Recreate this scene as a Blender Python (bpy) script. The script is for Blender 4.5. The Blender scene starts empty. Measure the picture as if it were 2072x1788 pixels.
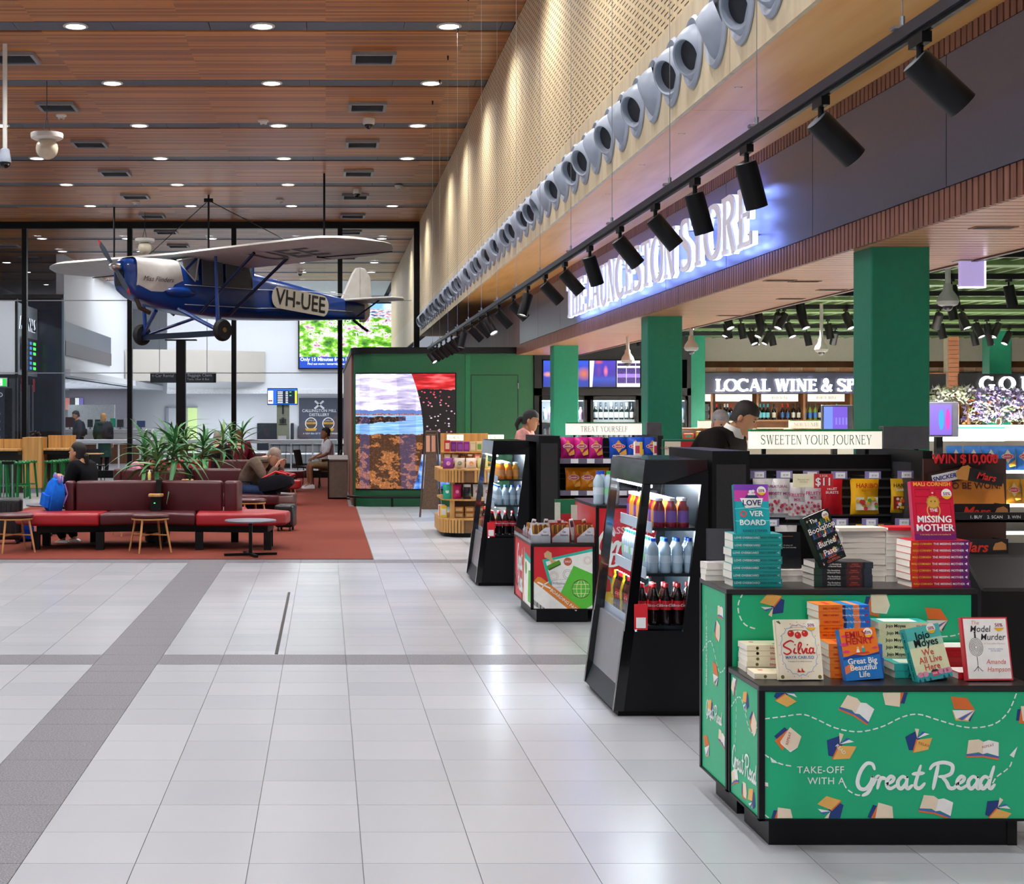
import bpy,bmesh,math,random
from mathutils import Vector,Matrix,Euler
PI=math.pi
R=math.radians
SC=bpy.context.scene
COL=SC.collection
random.seed(7)
F,H,VX,VY=3060.0,1.574,659.0,841.0
cam_data=bpy.data.cameras.new('camera')
cam=bpy.data.objects.new('camera',cam_data)
COL.objects.link(cam)
cam.location=(0,0,H)
cam.rotation_euler=(PI/2,0,0)
cam_data.sensor_fit='HORIZONTAL'
cam_data.sensor_width=36.0
cam_data.lens=F/2072*36.0
cam_data.shift_x=(1036-VX)/2072
cam_data.shift_y=(VY-894)/2072
cam_data.clip_end=300
SC.camera=cam
world=bpy.data.worlds.new('world')
SC.world=world
world.use_nodes=True
wb=world.node_tree.nodes['Background']
wb.inputs[0].default_value=(0.80,0.86,1.0,1)
wb.inputs[1].default_value=0.30
SC.view_settings.view_transform='Standard'
SC.view_settings.look='None'
SC.view_settings.exposure=0.40
SC.view_settings.gamma=1.0
SC.view_settings.use_curve_mapping=False
SC.cycles.use_denoising=True
SC.cycles.use_adaptive_sampling=True
SC.cycles.adaptive_threshold=0.18
SC.cycles.adaptive_min_samples=16
SC.cycles.max_bounces=6
SC.cycles.diffuse_bounces=2
SC.cycles.glossy_bounces=3
SC.cycles.transmission_bounces=4
SC.cycles.transparent_max_bounces=12
SC.cycles.sample_clamp_indirect=2.5
SC.cycles.caustics_reflective=False
SC.cycles.caustics_refractive=False
HALL_W=235.0
SHOP_W=110.0
def srgb(c):
 if isinstance(c,str):
  c=c.lstrip('#')
  c=[int(c[i:i+2],16)for i in(0,2,4)]
 out=[]
 for v in c[:3]:
  v=v/255.0
  out.append(v/12.92 if v<=0.04045 else((v+0.055)/1.055)**2.4)
 return tuple(out)+(1.0,)
MATS={}
def mat(name,col='#808080',rough=0.55,metal=0.0,var=0.10,nscale=18.0,emit=0.0,ecol=None,bump=0.0,spec=0.5,coat=0.0,trans=0.0,alpha=1.0):
 if name in MATS:
  return MATS[name]
 m=bpy.data.materials.new(name)
 m.use_nodes=True
 nt=m.node_tree
 b=nt.nodes['Principled BSDF']
 c=srgb(col)
 b.inputs['Roughness'].default_value=rough
 b.inputs['Metallic'].default_value=metal
 b.inputs['Specular IOR Level'].default_value=spec
 b.inputs['Coat Weight'].default_value=coat
 b.inputs['Transmission Weight'].default_value=trans
 b.inputs['Alpha'].default_value=alpha
 b.inputs['Base Color'].default_value=c
 if emit:
  b.inputs['Emission Color'].default_value=srgb(ecol or col)
  b.inputs['Emission Strength'].default_value=emit
 if var>0 or bump>0:
  tc=nt.nodes.new('ShaderNodeTexCoord')
  n=nt.nodes.new('ShaderNodeTexNoise')
  n.inputs['Scale'].default_value=nscale
  n.inputs['Detail'].default_value=3
  nt.links.new(tc.outputs['Object'],n.inputs['Vector'])
  if var>0:
   r=nt.nodes.new('ShaderNodeValToRGB')
   r.color_ramp.elements[0].position=0.3
   r.color_ramp.elements[1].position=0.7
   r.color_ramp.elements[0].color=tuple(v*(1-var)for v in c[:3])+(1,)
   r.color_ramp.elements[1].color=tuple(min(1,v*(1+var))for v in c[:3])+(1,)
   nt.links.new(n.outputs['Fac'],r.inputs[0])
   nt.links.new(r.outputs[0],b.inputs['Base Color'])
  if bump>0:
   bm_=nt.nodes.new('ShaderNodeBump')
   bm_.inputs['Strength'].default_value=bump
   bm_.inputs['Distance'].default_value=0.01
   nt.links.new(n.outputs['Fac'],bm_.inputs['Height'])
   nt.links.new(bm_.outputs[0],b.inputs['Normal'])
 MATS[name]=m
 return m
def C(col,rough=0.5,**k):
 col=col.lower()
 return mat('paint_'+col.lstrip('#')+'_%d'%int(rough*100)+('m' if k.get('metal')else '')+('e%d'%int(10*k.get('emit',0))if k.get('emit')else ''),col,rough,var=k.pop('var',0.05),**k)
class N:
 def __init__(self,name):
  self.m=bpy.data.materials.new(name)
  self.m.use_nodes=True
  self.t=self.m.node_tree
  self.b=self.t.nodes['Principled BSDF']
  MATS[name]=self.m
 def node(self,typ,ins=None,**props):
  n=self.t.nodes.new(typ)
  for k,v in props.items():
   setattr(n,k,v)
  for k,v in(ins or{}).items():
   self.put(n.inputs[k],v)
  return n
 def put(self,sock,v):
  if isinstance(v,bpy.types.NodeSocket):
   self.t.links.new(v,sock)
  else:
   sock.default_value=v
 def math(self,op,a,b=0.0,c=0.0,clamp=False):
  n=self.node('ShaderNodeMath',{0:a,1:b,2:c},operation=op)
  n.use_clamp=clamp
  return n.outputs[0]
 def obj(self):
  return self.node('ShaderNodeTexCoord').outputs['Object']
 def uv(self):
  return self.node('ShaderNodeTexCoord').outputs['UV']
 def gen(self):
  return self.node('ShaderNodeTexCoord').outputs['Generated']
 def geo(self):
  return self.node('ShaderNodeNewGeometry').outputs['Position']
 def xyz(self,v):
  return self.node('ShaderNodeSeparateXYZ',{0:v}).outputs
 def comb(self,x,y,z=0.0):
  return self.node('ShaderNodeCombineXYZ',{0:x,1:y,2:z}).outputs[0]
 def noise(self,vec,scale=5.0,detail=3.0,rough=0.5):
  return self.node('ShaderNodeTexNoise',{'Vector':vec,'Scale':scale,'Detail':detail,'Roughness':rough}).outputs['Fac']
 def ramp(self,fac,stops,interp='LINEAR'):
  n=self.node('ShaderNodeValToRGB',{0:fac})
  cr=n.color_ramp
  cr.interpolation=interp
  while len(cr.elements)<len(stops):
   cr.elements.new(0.5)
  for e,(p,c)in zip(cr.elements,stops):
   e.position=p
   e.color=srgb(c)if isinstance(c,str)else tuple(c)
  return n.outputs[0]
 def mix(self,fac,a,b,blend='MIX'):
  n=self.node('ShaderNodeMix',data_type='RGBA',blend_type=blend)
  for sock,v in((n.inputs[0],fac),(n.inputs[6],a),(n.inputs[7],b)):
   self.put(sock,srgb(v)if isinstance(v,str)else v)
  return n.outputs[2]
 def bump(self,h,strength=0.3,dist=0.01):
  n=self.node('ShaderNodeBump',{'Strength':strength,'Distance':dist,'Height':h})
  self.t.links.new(n.outputs[0],self.b.inputs['Normal'])
 def base(self,v):
  self.put(self.b.inputs['Base Color'],srgb(v)if isinstance(v,str)else v)
 def set(self,**k):
  for a,v in k.items():
   self.put(self.b.inputs[a.replace('_',' ')],v)
  return self
 def emission(self,col,strength):
  self.put(self.b.inputs['Emission Color'],srgb(col)if isinstance(col,str)else col)
  self.b.inputs['Emission Strength'].default_value=strength
  self.b.inputs['Base Color'].default_value=(0.01,0.01,0.01,1)
  self.b.inputs['Roughness'].default_value=0.25
def P(px,py,Y):
 return Vector(((px-VX)*Y/F,Y,H-(py-VY)*Y/F))
class MB:
 def __init__(self):
  self.v,self.f,self.uvs=[],[],None
 def add(self,vs,fs):
  o=len(self.v)
  self.v+=[Vector(p)for p in vs]
  self.f+=[tuple(i+o for i in f)for f in fs]
  return self
 def box(self,x0,x1,y0,y1,z0,z1):
  return self.add([(x0,y0,z0),(x1,y0,z0),(x1,y1,z0),(x0,y1,z0),(x0,y0,z1),(x1,y0,z1),(x1,y1,z1),(x0,y1,z1)],[(0,3,2,1),(4,5,6,7),(0,1,5,4),(1,2,6,5),(2,3,7,6),(3,0,4,7)])
 def bbox(self,x0,x1,y0,y1,z0,z1,r=0.01,seg=2):
  bm=bmesh.new()
  vs=[bm.verts.new(p)for p in[(x0,y0,z0),(x1,y0,z0),(x1,y1,z0),(x0,y1,z0),(x0,y0,z1),(x1,y0,z1),(x1,y1,z1),(x0,y1,z1)]]
  for f in[(0,3,2,1),(4,5,6,7),(0,1,5,4),(1,2,6,5),(2,3,7,6),(3,0,4,7)]:
   bm.faces.new([vs[i]for i in f])
  bmesh.ops.bevel(bm,geom=bm.edges[:],offset=r,segments=seg,affect='EDGES',profile=0.5)
  self.bm(bm)
  return self
 def bm(self,bm):
  bm.verts.index_update()
  self.add([v.co.copy()for v in bm.verts],[[v.index for v in f.verts]for f in bm.faces])
  bm.free()
 def prism(self,poly,d0,d1,axis='z',bevel=0.0,seg=2):
  def pt(p,d):
   return{'z':(p[0],p[1],d),'y':(p[0],d,p[1]),'x':(d,p[0],p[1])}[axis]
  n=len(poly)
  vs=[pt(p,d0)for p in poly]+[pt(p,d1)for p in poly]
  fs=[tuple(range(n))[::-1],tuple(range(n,2*n))]+[(i,(i+1)%n,n+(i+1)%n,n+i)for i in range(n)]
  bm=bmesh.new()
  bv=[bm.verts.new(p)for p in vs]
  for f in fs:
   bm.faces.new([bv[i]for i in f])
  bmesh.ops.recalc_face_normals(bm,faces=bm.faces[:])
  if bevel:
   bmesh.ops.bevel(bm,geom=bm.edges[:],offset=bevel,segments=seg,affect='EDGES',profile=0.5)
  self.bm(bm)
  return self
 def cyl(self,p0,p1,r0,r1=None,n=12,cap=True):
  r1=r0 if r1 is None else r1
  p0,p1=Vector(p0),Vector(p1)
  d=(p1-p0)
  d=d.normalized()if d.length else Vector((0,0,1))
  a=d.orthogonal().normalized()
  b=d.cross(a)
  vs=[]
  for p,r in((p0,r0),(p1,r1)):
   for i in range(n):
    t=2*PI*i/n
    vs.append(p+(a*math.cos(t)+b*math.sin(t))*r)
  fs=[(i,(i+1)%n,n+(i+1)%n,n+i)for i in range(n)]
  if cap:
   fs+=[tuple(range(n))[::-1],tuple(range(n,2*n))]
  return self.add(vs,fs)
 def tube(self,path,r,n=8,closed=False,cap=True,flat=None):
  path=[Vector(p)for p in path]
  m=len(path)
  rs=r if isinstance(r,(list,tuple))else[r]*m
  vs=[]
  up=None
  for i,p in enumerate(path):
   if closed:
    d=path[(i+1)%m]-path[i-1]
   else:
    d=path[min(i+1,m-1)]-path[max(i-1,0)]
   d.normalize()
   if up is None:
    up=d.orthogonal().normalized()
   else:
    up=(up-d*up.dot(d))
    up=up.normalized()if up.length>1e-6 else d.orthogonal().normalized()
   b=d.cross(up)
   for k in range(n):
    t=2*PI*k/n
    vs.append(p+(up*math.cos(t)+b*math.sin(t))*rs[i])
  fs=[]
  for i in range(m if closed else m-1):
   j=(i+1)%m
   for k in range(n):
    l=(k+1)%n
    fs.append((i*n+k,i*n+l,j*n+l,j*n+k))
  if not closed and cap:
   fs+=[tuple(range(n))[::-1],tuple(range((m-1)*n,m*n))]
  return self.add(vs,fs)
 def lathe(self,prof,n=16,c=(0,0,0),axis='z',cap=True):
  vs,fs=[],[]
  cx,cy,cz=c
  for r,z in prof:
   for i in range(n):
    t=2*PI*i/n
    a,b=r*math.cos(t),r*math.sin(t)
    vs.append({'z':(cx+a,cy+b,cz+z),'y':(cx+b,cy+z,cz+a),'x':(cx+z,cy+a,cz+b)}[axis])
  for j in range(len(prof)-1):
   for i in range(n):
    k=(i+1)%n
    fs.append((j*n+i,j*n+k,(j+1)*n+k,(j+1)*n+i))
  if cap:
   m=len(prof)-1
   if prof[0][0]>1e-5:
    fs.append(tuple(range(n))[::-1])
   if prof[m][0]>1e-5:
    fs.append(tuple(range(m*n,m*n+n)))
  return self.add(vs,fs)
 def ball(self,c,r,n=12,m=8,s=(1,1,1)):
  vs,fs=[],[]
  for j in range(m+1):
   a=PI*j/m
   for i in range(n):
    t=2*PI*i/n
    vs.append((c[0]+r*s[0]*math.sin(a)*math.cos(t),c[1]+r*s[1]*math.sin(a)*math.sin(t),c[2]+r*s[2]*math.cos(a)))
  for j in range(m):
   for i in range(n):
    k=(i+1)%n
    fs.append((j*n+i,(j+1)*n+i,(j+1)*n+k,j*n+k))
  return self.add(vs,fs)
 def poly(self,pts):
  return self.add(pts,[tuple(range(len(pts)))])
 def loft(self,rings,closed=True,cap=True):
  n=len(rings[0])
  vs=[p for r in rings for p in r]
  fs=[]
  for j in range(len(rings)-1):
   for i in range(n if closed else n-1):
    k=(i+1)%n
    fs.append((j*n+i,j*n+k,(j+1)*n+k,(j+1)*n+i))
  if cap and closed:
   m=len(rings)-1
   fs+=[tuple(range(n))[::-1],tuple(range(m*n,m*n+n))]
  return self.add(vs,fs)
 def move(self,M):
  self.v=[M@p for p in self.v]
  return self
 def mesh(self,name,material,smooth=False):
  me=bpy.data.meshes.new(name)
  me.from_pydata([tuple(p)for p in self.v],[],self.f)
  if material is not None:
   me.materials.append(material)
  if self.uvs:
   uvl=me.uv_layers.new(name='UVMap')
   for lp in me.loops:
    uvl.data[lp.index].uv=self.uvs[lp.vertex_index]
  bm=bmesh.new()
  bm.from_mesh(me)
  bmesh.ops.recalc_face_normals(bm,faces=bm.faces[:])
  if smooth:
   for fc in bm.faces:
    fc.smooth=True
   for e in bm.edges:
    if len(e.link_faces)==2 and e.calc_face_angle(0)>0.7:
     e.smooth=False
  bm.to_mesh(me)
  bm.free()
  return me
 def build(self,name,material,parent=None,smooth=False,world=False,**tags):
  if world and parent is not None:
   o=Vector(parent.location)
   self.v=[p-o for p in self.v]
  ob=link(name,self.mesh(name,material,smooth),parent)
  tag(ob,**tags)
  return ob
def link(name,data,parent=None,loc=None,rot=None):
 ob=bpy.data.objects.new(name,data)
 COL.objects.link(ob)
 if parent is not None:
  ob.parent=parent
 if loc is not None:
  ob.location=loc
 if rot is not None:
  ob.rotation_euler=rot
 return ob
def tag(ob,label=None,cat=None,group=None,kind=None):
 if label:ob['label']=label
 if cat:ob['category']=cat
 if group:ob['group']=group
 if kind:ob['kind']=kind
 return ob
def thing(name,label,cat,loc=(0,0,0),rz=0.0,group=None,rot=None):
 ob=link(name,None,None,loc,rot or(0,0,rz))
 ob.empty_display_size=0.1
 return tag(ob,label,cat,group)
def copy_tree(src,loc=None,rot=None,label=None,group=None,parent=None,scale=None):
 c=src.copy()
 COL.objects.link(c)
 c.parent=parent
 if loc is not None:c.location=loc
 if rot is not None:c.rotation_euler=rot
 if scale is not None:c.scale=scale
 if label:c['label']=label
 if group:c['group']=group
 for ch in src.children:
  d=ch.copy()
  COL.objects.link(d)
  d.parent=c
  for g in ch.children:
   e=g.copy()
   COL.objects.link(e)
   e.parent=d
 return c
ONES='first second third fourth fifth sixth seventh eighth ninth tenth eleventh twelfth thirteenth fourteenth fifteenth sixteenth seventeenth eighteenth nineteenth'.split()
TENS={2:'twenty',3:'thirty',4:'forty',5:'fifty',6:'sixty',7:'seventy'}
TENTH={2:'twentieth',3:'thirtieth',4:'fortieth',5:'fiftieth',6:'sixtieth',7:'seventieth'}
def nth(i):
 if i<20:return ONES[i-1]
 t,o=divmod(i,10)
 return TENTH[t]if o==0 else TENS[t]+'-'+ONES[o-1]
_TXT={}
def text_mesh(s,size,depth=0.0,bold=0.0,shear=0.0,align='CENTER',sx=1.0,space=1.0,res=2):
 key=(s,round(size,4),depth,bold,shear,align,sx,space)
 if key in _TXT:
  return _TXT[key].copy()
 cu=bpy.data.curves.new('t','FONT')
 cu.body=s
 cu.size=size
 cu.extrude=depth
 cu.offset=(bold if bold<=.013 else.006)*size
 cu.shear=shear
 cu.align_x=align
 cu.align_y='CENTER'
 cu.resolution_u=res
 cu.space_character=space
 ob=bpy.data.objects.new('t',cu)
 me=bpy.data.meshes.new_from_object(ob)
 bpy.data.objects.remove(ob)
 bpy.data.curves.remove(cu)
 if bold>.013:
  pv=[v.co.copy()for v in me.vertices];pf=[tuple(p.vertices)for p in me.polygons];n_=len(pv);d_=min(bold,.035)*size*.55
  allv=[(v.x+dx,v.y+dy,v.z+lz)for dx,dy,lz in((0,0,0),(-d_,d_*.5,.0001),(d_,-d_*.5,.0002),(-d_,-d_*.5,.0003),(d_,d_*.5,.0004))for v in pv]
  m2=bpy.data.meshes.new('t');m2 .from_pydata(allv,[],[tuple(i+k*n_ for i in f)for k in range(5)for f in pf]);me=m2
 if sx!=1.0:
  me.transform(Matrix.Diagonal((sx,1,1,1)))
 _TXT[key]=me
 return me.copy()
FACE={'-y':Matrix(((1,0,0),(0,0,-1),(0,1,0))),'+y':Matrix(((-1,0,0),(0,0,1),(0,1,0))),'-x':Matrix(((0,0,-1),(-1,0,0),(0,1,0))),'+x':Matrix(((0,0,1),(1,0,0),(0,1,0))),'+z':Matrix(((1,0,0),(0,1,0),(0,0,1))),'-z':Matrix(((1,0,0),(0,-1,0),(0,0,-1)))}
def place2d(M3,at):
 return Matrix.Translation(Vector(at))@M3 .to_4x4()
def text(name,s,size,material,parent=None,at=(0,0,0),face='-y',spin=0.0,**k):
 me=text_mesh(s,size,**k)
 M=place2d(FACE[face]if isinstance(face,str)else face,at)@Matrix.Rotation(spin,4,'Z')
 me.transform(M)
 me.materials.clear()
 me.materials.append(material)
 me.name=name
 return link(name,me,parent)
def ribbon(pts,w,closed=False):
 n=len(pts)
 ws=w if isinstance(w,(list,tuple))else[w]*n
 vs,fs=[],[]
 for i in range(n):
  a=pts[i-1]if(i>0 or closed)else pts[i]
  b=pts[(i+1)%n]if(i<n-1 or closed)else pts[i]
  d=Vector((b[0]-a[0],b[1]-a[1]))
  d=d.normalized()if d.length>1e-9 else Vector((1,0))
  nrm=Vector((-d.y,d.x))*ws[i]/2
  vs+=[(pts[i][0]+nrm.x,pts[i][1]+nrm.y,0),(pts[i][0]-nrm.x,pts[i][1]-nrm.y,0)]
 for i in range(n if closed else n-1):
  j=(i+1)%n
  fs.append((2*i,2*i+1,2*j+1,2*j))
 return vs,fs
def smooth_line(pts,k=6):
 out=[]
 n=len(pts)
 for i in range(n-1):
  p0,p1,p2,p3=pts[max(i-1,0)],pts[i],pts[i+1],pts[min(i+2,n-1)]
  for j in range(k):
   t=j/k
   out.append(tuple(0.5*((2*p1[a])+(-p0[a]+p2[a])*t+(2*p0[a]-5*p1[a]+4*p2[a]-p3[a])*t*t+(-p0[a]+3*p1[a]-3*p2[a]+p3[a])*t**3)for a in range(len(p1))))
 out.append(tuple(pts[-1]))
 return out
class Flat:
 def __init__(self):
  self.d={}
 def ink(self,m):
  return self.d.setdefault(m.name,(m,MB()))[1]
 def poly(self,pts,m,lift=0.0):
  self.ink(m).add([(p[0],p[1],lift)for p in pts],[tuple(range(len(pts)))])
  return self
 def rect(self,x0,x1,y0,y1,m,lift=0.0):
  return self.poly([(x0,y0),(x1,y0),(x1,y1),(x0,y1)],m,lift)
 def disc(self,x,y,r,m,lift=0.0,n=20,ry=None):
  return self.poly([(x+r*math.cos(2*PI*i/n),y+(ry or r)*math.sin(2*PI*i/n))for i in range(n)],m,lift)
 def line(self,pts,w,m,lift=0.0,smooth=0,closed=False):
  if smooth:
   pts=smooth_line(pts,smooth)
  vs,fs=ribbon(pts,w,closed)
  self.ink(m).add([(v[0],v[1],lift)for v in vs],fs)
  return self
 def dashes(self,pts,w,dash,gap,m,lift=0.0,smooth=8):
  pts=[Vector(p[:2])for p in smooth_line(pts,smooth)]
  acc,on,cur=0.0,True,[pts[0]]
  for a,b in zip(pts,pts[1:]):
   seg=(b-a).length
   pos=0.0
   while seg-pos>1e-9:
    need=(dash if on else gap)-acc
    step=min(need,seg-pos)
    pos+=step
    acc+=step
    q=a.lerp(b,pos/seg)
    if on:
     cur.append(q)
    if acc>=(dash if on else gap)-1e-9:
     if on and len(cur)>1:
      self.line([tuple(c)for c in cur],w,m,lift)
     on=not on
     acc=0.0
     cur=[q]
  return self
 def build(self,name,parent,at=(0,0,0),face='-y',spin=0.0,clip=None):
  M=place2d(FACE[face]if isinstance(face,str)else face,at)@Matrix.Rotation(spin,4,'Z')
  objs=[]
  for m,mb in self.d.values():
   if clip:
    mb=clip2d(mb,clip)
   if mb.f:
    objs.append(mb.move(M).build(name,m,parent))
  return objs
def clip2d(mb,box):
 x0,x1,y0,y1=box
 bm=bmesh.new()
 vs=[bm.verts.new(p)for p in mb.v]
 for f in mb.f:
  try:
   bm.faces.new([vs[i]for i in f])
  except ValueError:
   pass
 for co,no in(((x0,0,0),(-1,0,0)),((x1,0,0),(1,0,0)),((0,y0,0),(0,-1,0)),((0,y1,0),(0,1,0))):
  bmesh.ops.bisect_plane(bm,geom=bm.verts[:]+bm.edges[:]+bm.faces[:],plane_co=co,plane_no=no,clear_outer=True)
 out=MB()
 out.bm(bm)
 return out
def arc(cx,cy,rx,ry,a0,a1,n=14):
 return[(cx+rx*math.cos(R(a0+(a1-a0)*i/n)),cy+ry*math.sin(R(a0+(a1-a0)*i/n)))for i in range(n+1)]
def serif_glyph(ch,tk,tn,sf):
 S=[]
 def stem(x,w=tk,y0=0.0,y1=1.0,s0=True,s1=True,x1=None):
  S.append(([(x,y0),(x if x1 is None else x1,y1)],w))
  if s0:S.append(([(x-w/2-sf,y0+tn/2),(x+w/2+sf,y0+tn/2)],tn))
  if s1:S.append(([((x if x1 is None else x1)-w/2-sf,y1-tn/2),((x if x1 is None else x1)+w/2+sf,y1-tn/2)],tn))
 def line(a,b,w):S.append(([a,b],w))
 def curve(pts,w0,w1):
  n=len(pts)-1
  S.append((pts,[w0+(w1-w0)*math.sin(PI*i/n)for i in range(n+1)]))
 m=tk/2+sf
 if ch in 'TIHLEFND':
  pass
 if ch=='I':stem(m);w=2*m
 elif ch=='T':
  stem(.36,s1=False);line((0.0,1-tn/2),(.72,1-tn/2),tn);line((tn/2,1),(tn/2,.8),tn);line((.72-tn/2,1),(.72-tn/2,.8),tn);w=.72
 elif ch=='H':stem(m);stem(m+.48);line((m,.52),(m+.48,.52),tn);w=2*m+.48
 elif ch in 'EF':
  stem(m);line((m,1-tn/2),(m+.40,1-tn/2),tn);line((m+.40,1),(m+.40,.8),tn);line((m,.53),(m+.32,.53),tn);line((m+.32,.62),(m+.32,.44),tn)
  if ch=='E':line((m,tn/2),(m+.44,tn/2),tn);line((m+.44,0),(m+.44,.22),tn)
  w=m+.46
 elif ch=='L':stem(m);line((m,tn/2),(m+.42,tn/2),tn);line((m+.42,0),(m+.42,.24),tn);w=m+.44
 elif ch=='A':
  line((.06,0),(.38,1),tn);line((.38,1),(.70,0),tk);line((.17,.34),(.58,.34),tn);line((0,tn/2),(.16,tn/2),tn);line((.58,tn/2),(.80,tn/2),tn);w=.80
 elif ch=='N':
  stem(m*.8,tn);line((m*.8,1),(m*.8+.52,0),tk);stem(m*.8+.52,tn,s0=False);w=1.6*m+.52
 elif ch=='U':
  x0,x1=m,m+.46
  line((x0,1),(x0,.28),tk);curve(arc((x0+x1)/2,.28,.23,.28,180,360),tk,tn);S[-1]=(S[-1][0],[tk+(tn-tk)*i/14 for i in range(15)]);line((x1,.28),(x1,1),tn)
  line((x0-m,1-tn/2),(x0+m,1-tn/2),tn);line((x1-m*.8,1-tn/2),(x1+m*.8,1-tn/2),tn);w=2*m+.44
 elif ch in 'CG':
  p=arc(.42,.5,.40,.5-tn/2,42,318,22);curve(p,tn,tk*1.1);line((.72,.98),(.72,.74),tn);line((.72,.02),(.72,.2),tn)
  if ch=='G':stem(.70,tk,0.05,.44,s0=False)
  w=.80
 elif ch=='O':
  a=arc(.43,.5,.41,.5-tn/2,90,450,28);S.append((a,[tn+(tk*1.1-tn)*abs(math.sin(2*PI*i/28))for i in range(29)]));w=.86
 elif ch=='S':
  p=smooth_line([(.56,.80),(.47,.95),(.30,1-tn/2),(.13,.93),(.07,.77),(.14,.63),(.31,.53),(.50,.42),(.59,.26),(.52,.09),(.31,tn/2),(.12,.06),(.04,.22)],4)
  n=len(p)-1
  S.append((p,[tn+(tk*1.1-tn)*max(0,math.sin(PI*i/n))**2 for i in range(n+1)]));line((.56,.98),(.56,.76),tn);line((.05,.02),(.05,.25),tn);w=.64
 elif ch in 'RPDB':
  stem(m)
  if ch=='D':curve([(m,1-tn/2)]+arc(m+.14,.5,.44,.5-tn/2,90,-90,16)+[(m,tn/2)],tn,tk*1.1);w=m+.64
  else:
   curve([(m,1-tn/2)]+arc(m+.18,.76,.24,.24-tn/2,90,-90,12)+[(m,.52)],tn,tk)
   if ch=='R':line((m+.20,.52),(m+.46,0.0),tk);line((m+.40,tn/2),(m+.58,tn/2),tn);w=m+.58
   else:w=m+.48
 elif ch=='W':
  line((.08,1),(.30,0),tk);line((.30,0),(.50,1),tn);line((.50,1),(.72,0),tk);line((.72,0),(.94,1),tn)
  for x in(.08,.5,.94):line((x-.1,1-tn/2),(x+.1,1-tn/2),tn)
  w=1.02
 elif ch=='M':
  stem(.10,tn);line((.12,1),(.45,0),tk);line((.45,0),(.78,1),tn);stem(.80,tk);w=.95
 elif ch=='V':line((.08,1),(.37,0),tk);line((.37,0),(.66,1),tn);line((0,1-tn/2),(.2,1-tn/2),tn);line((.55,1-tn/2),(.75,1-tn/2),tn);w=.74
 elif ch=='Y':
  line((.07,1),(.36,.46),tk);line((.65,1),(.36,.46),tn);stem(.36,tk,0,.48,s1=False);line((0,1-tn/2),(.2,1-tn/2),tn);line((.54,1-tn/2),(.74,1-tn/2),tn);w=.72
 elif ch=='J':line((.28,1),(.28,.12),tk);curve(arc(.12,.12,.16,.18,0,-120,8),tk,tk*.8);line((.10,1-tn/2),(.46,1-tn/2),tn);w=.46
 elif ch=='&':
  p=smooth_line([(.74,.55),(.66,.30),(.48,.06),(.24,.0+tn/2),(.06,.18),(.14,.42),(.42,.64),(.46,.84),(.34,.98),(.22,.86),(.28,.66),(.50,.30),(.78,.02)],4)
  S.append((p,tk*.8));w=.84
 elif ch=='2':S.append((smooth_line([(.05,.75),(.25,.97),(.45,.75),(.05,.03),(.5,.03)],4),tn));w=.55
 else:w=.34
 return S,w
def serif_mesh(ch,size,tk,tn,sf,depth,width=1.0):
 S,w=serif_glyph(ch,tk,tn,sf)
 mb=MB()
 for i,(pts,ws)in enumerate(S):
  vs,fs=ribbon(pts,ws)
  n=len(vs)
  z=0.0004*(i%5)
  if depth:
   top=[(v[0]*size*width,v[1]*size,depth+z)for v in vs]
   bot=[(v[0]*size*width,v[1]*size,0.0)for v in vs]
   m=n//2
   loop=[2*k for k in range(m)]+[2*k+1 for k in range(m-1,-1,-1)]
   sides=[(loop[k],loop[(k+1)%n],loop[(k+1)%n]+n,loop[k]+n)for k in range(n)]
   mb.add(top+bot,fs+[tuple(j+n for j in f)[::-1]for f in fs]+sides)
  else:
   mb.add([(v[0]*size*width,v[1]*size,z)for v in vs],fs)
 return mb,w*size*width
def serif_text(name,s,size,material,parent,at,face='-y',tk=.16,tn=.05,sf=.07,depth=0.0,gap=.10,width=1.0,length=None,center=True,joined=True):
 glyphs,x=[],0.0
 for ch in s:
  if ch==' ':
   x+=.36*size
   continue
  mb,w=serif_mesh(ch,size,tk,tn,sf,depth,width)
  glyphs.append((ch,mb,x))
  x+=w+gap*size
 total=x-gap*size
 k=1.0 if length is None else length/total
 M=place2d(FACE[face],at)
 off=-total/2 if center else 0.0
 out=[]
 acc=MB()
 for ch,mb,gx in glyphs:
  mb.move(Matrix.Diagonal((k,1,1,1))@Matrix.Translation((gx+off,-size/2,0)))
  if joined:
   acc.add(mb.v,mb.f)
  else:
   out.append(mb.move(M).build(name,material,parent))
 if joined:
  out.append(acc.move(M).build(name,material,parent))
 return out
# surface materials
def wood_mat(name,stops,along='x',scale=6.0,stretch=30.0,rough=0.5,groove=0.0,gcol='#20120a',gw=0.12,bump=0.2):
 g=N(name)
 x,y,z=g.xyz(g.geo())
 ax={'x':(x,y,z),'y':(y,x,z),'z':(z,x,y)}[along]
 v=g.comb(g.math('MULTIPLY',ax[0],0.35),g.math('MULTIPLY',ax[1],stretch),g.math('MULTIPLY',ax[2],stretch))
 n=g.noise(v,scale*0.5,4)
 col=g.ramp(n,stops)
 h=n
 if groove:
  fr=g.math('FRACT',g.math('DIVIDE',ax[1]if along!='z' else g.math('ADD',x,y),groove))
  cell=g.math('FLOOR',g.math('DIVIDE',ax[1],groove))
  wn=g.node('ShaderNodeTexWhiteNoise',{'Vector':g.comb(cell,g.math('FLOOR',g.math('MULTIPLY',ax[0],0.55)),0.0)}).outputs['Value']
  col=g.mix(0.55,col,g.ramp(wn,stops),'MIX')
  gap=g.math('LESS_THAN',fr,gw)
  col=g.mix(gap,col,gcol)
  h=g.math('SUBTRACT',1.0,gap)
 g.base(col)
 g.set(Roughness=rough)
 g.bump(h,bump,0.004)
 return g.m
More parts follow.
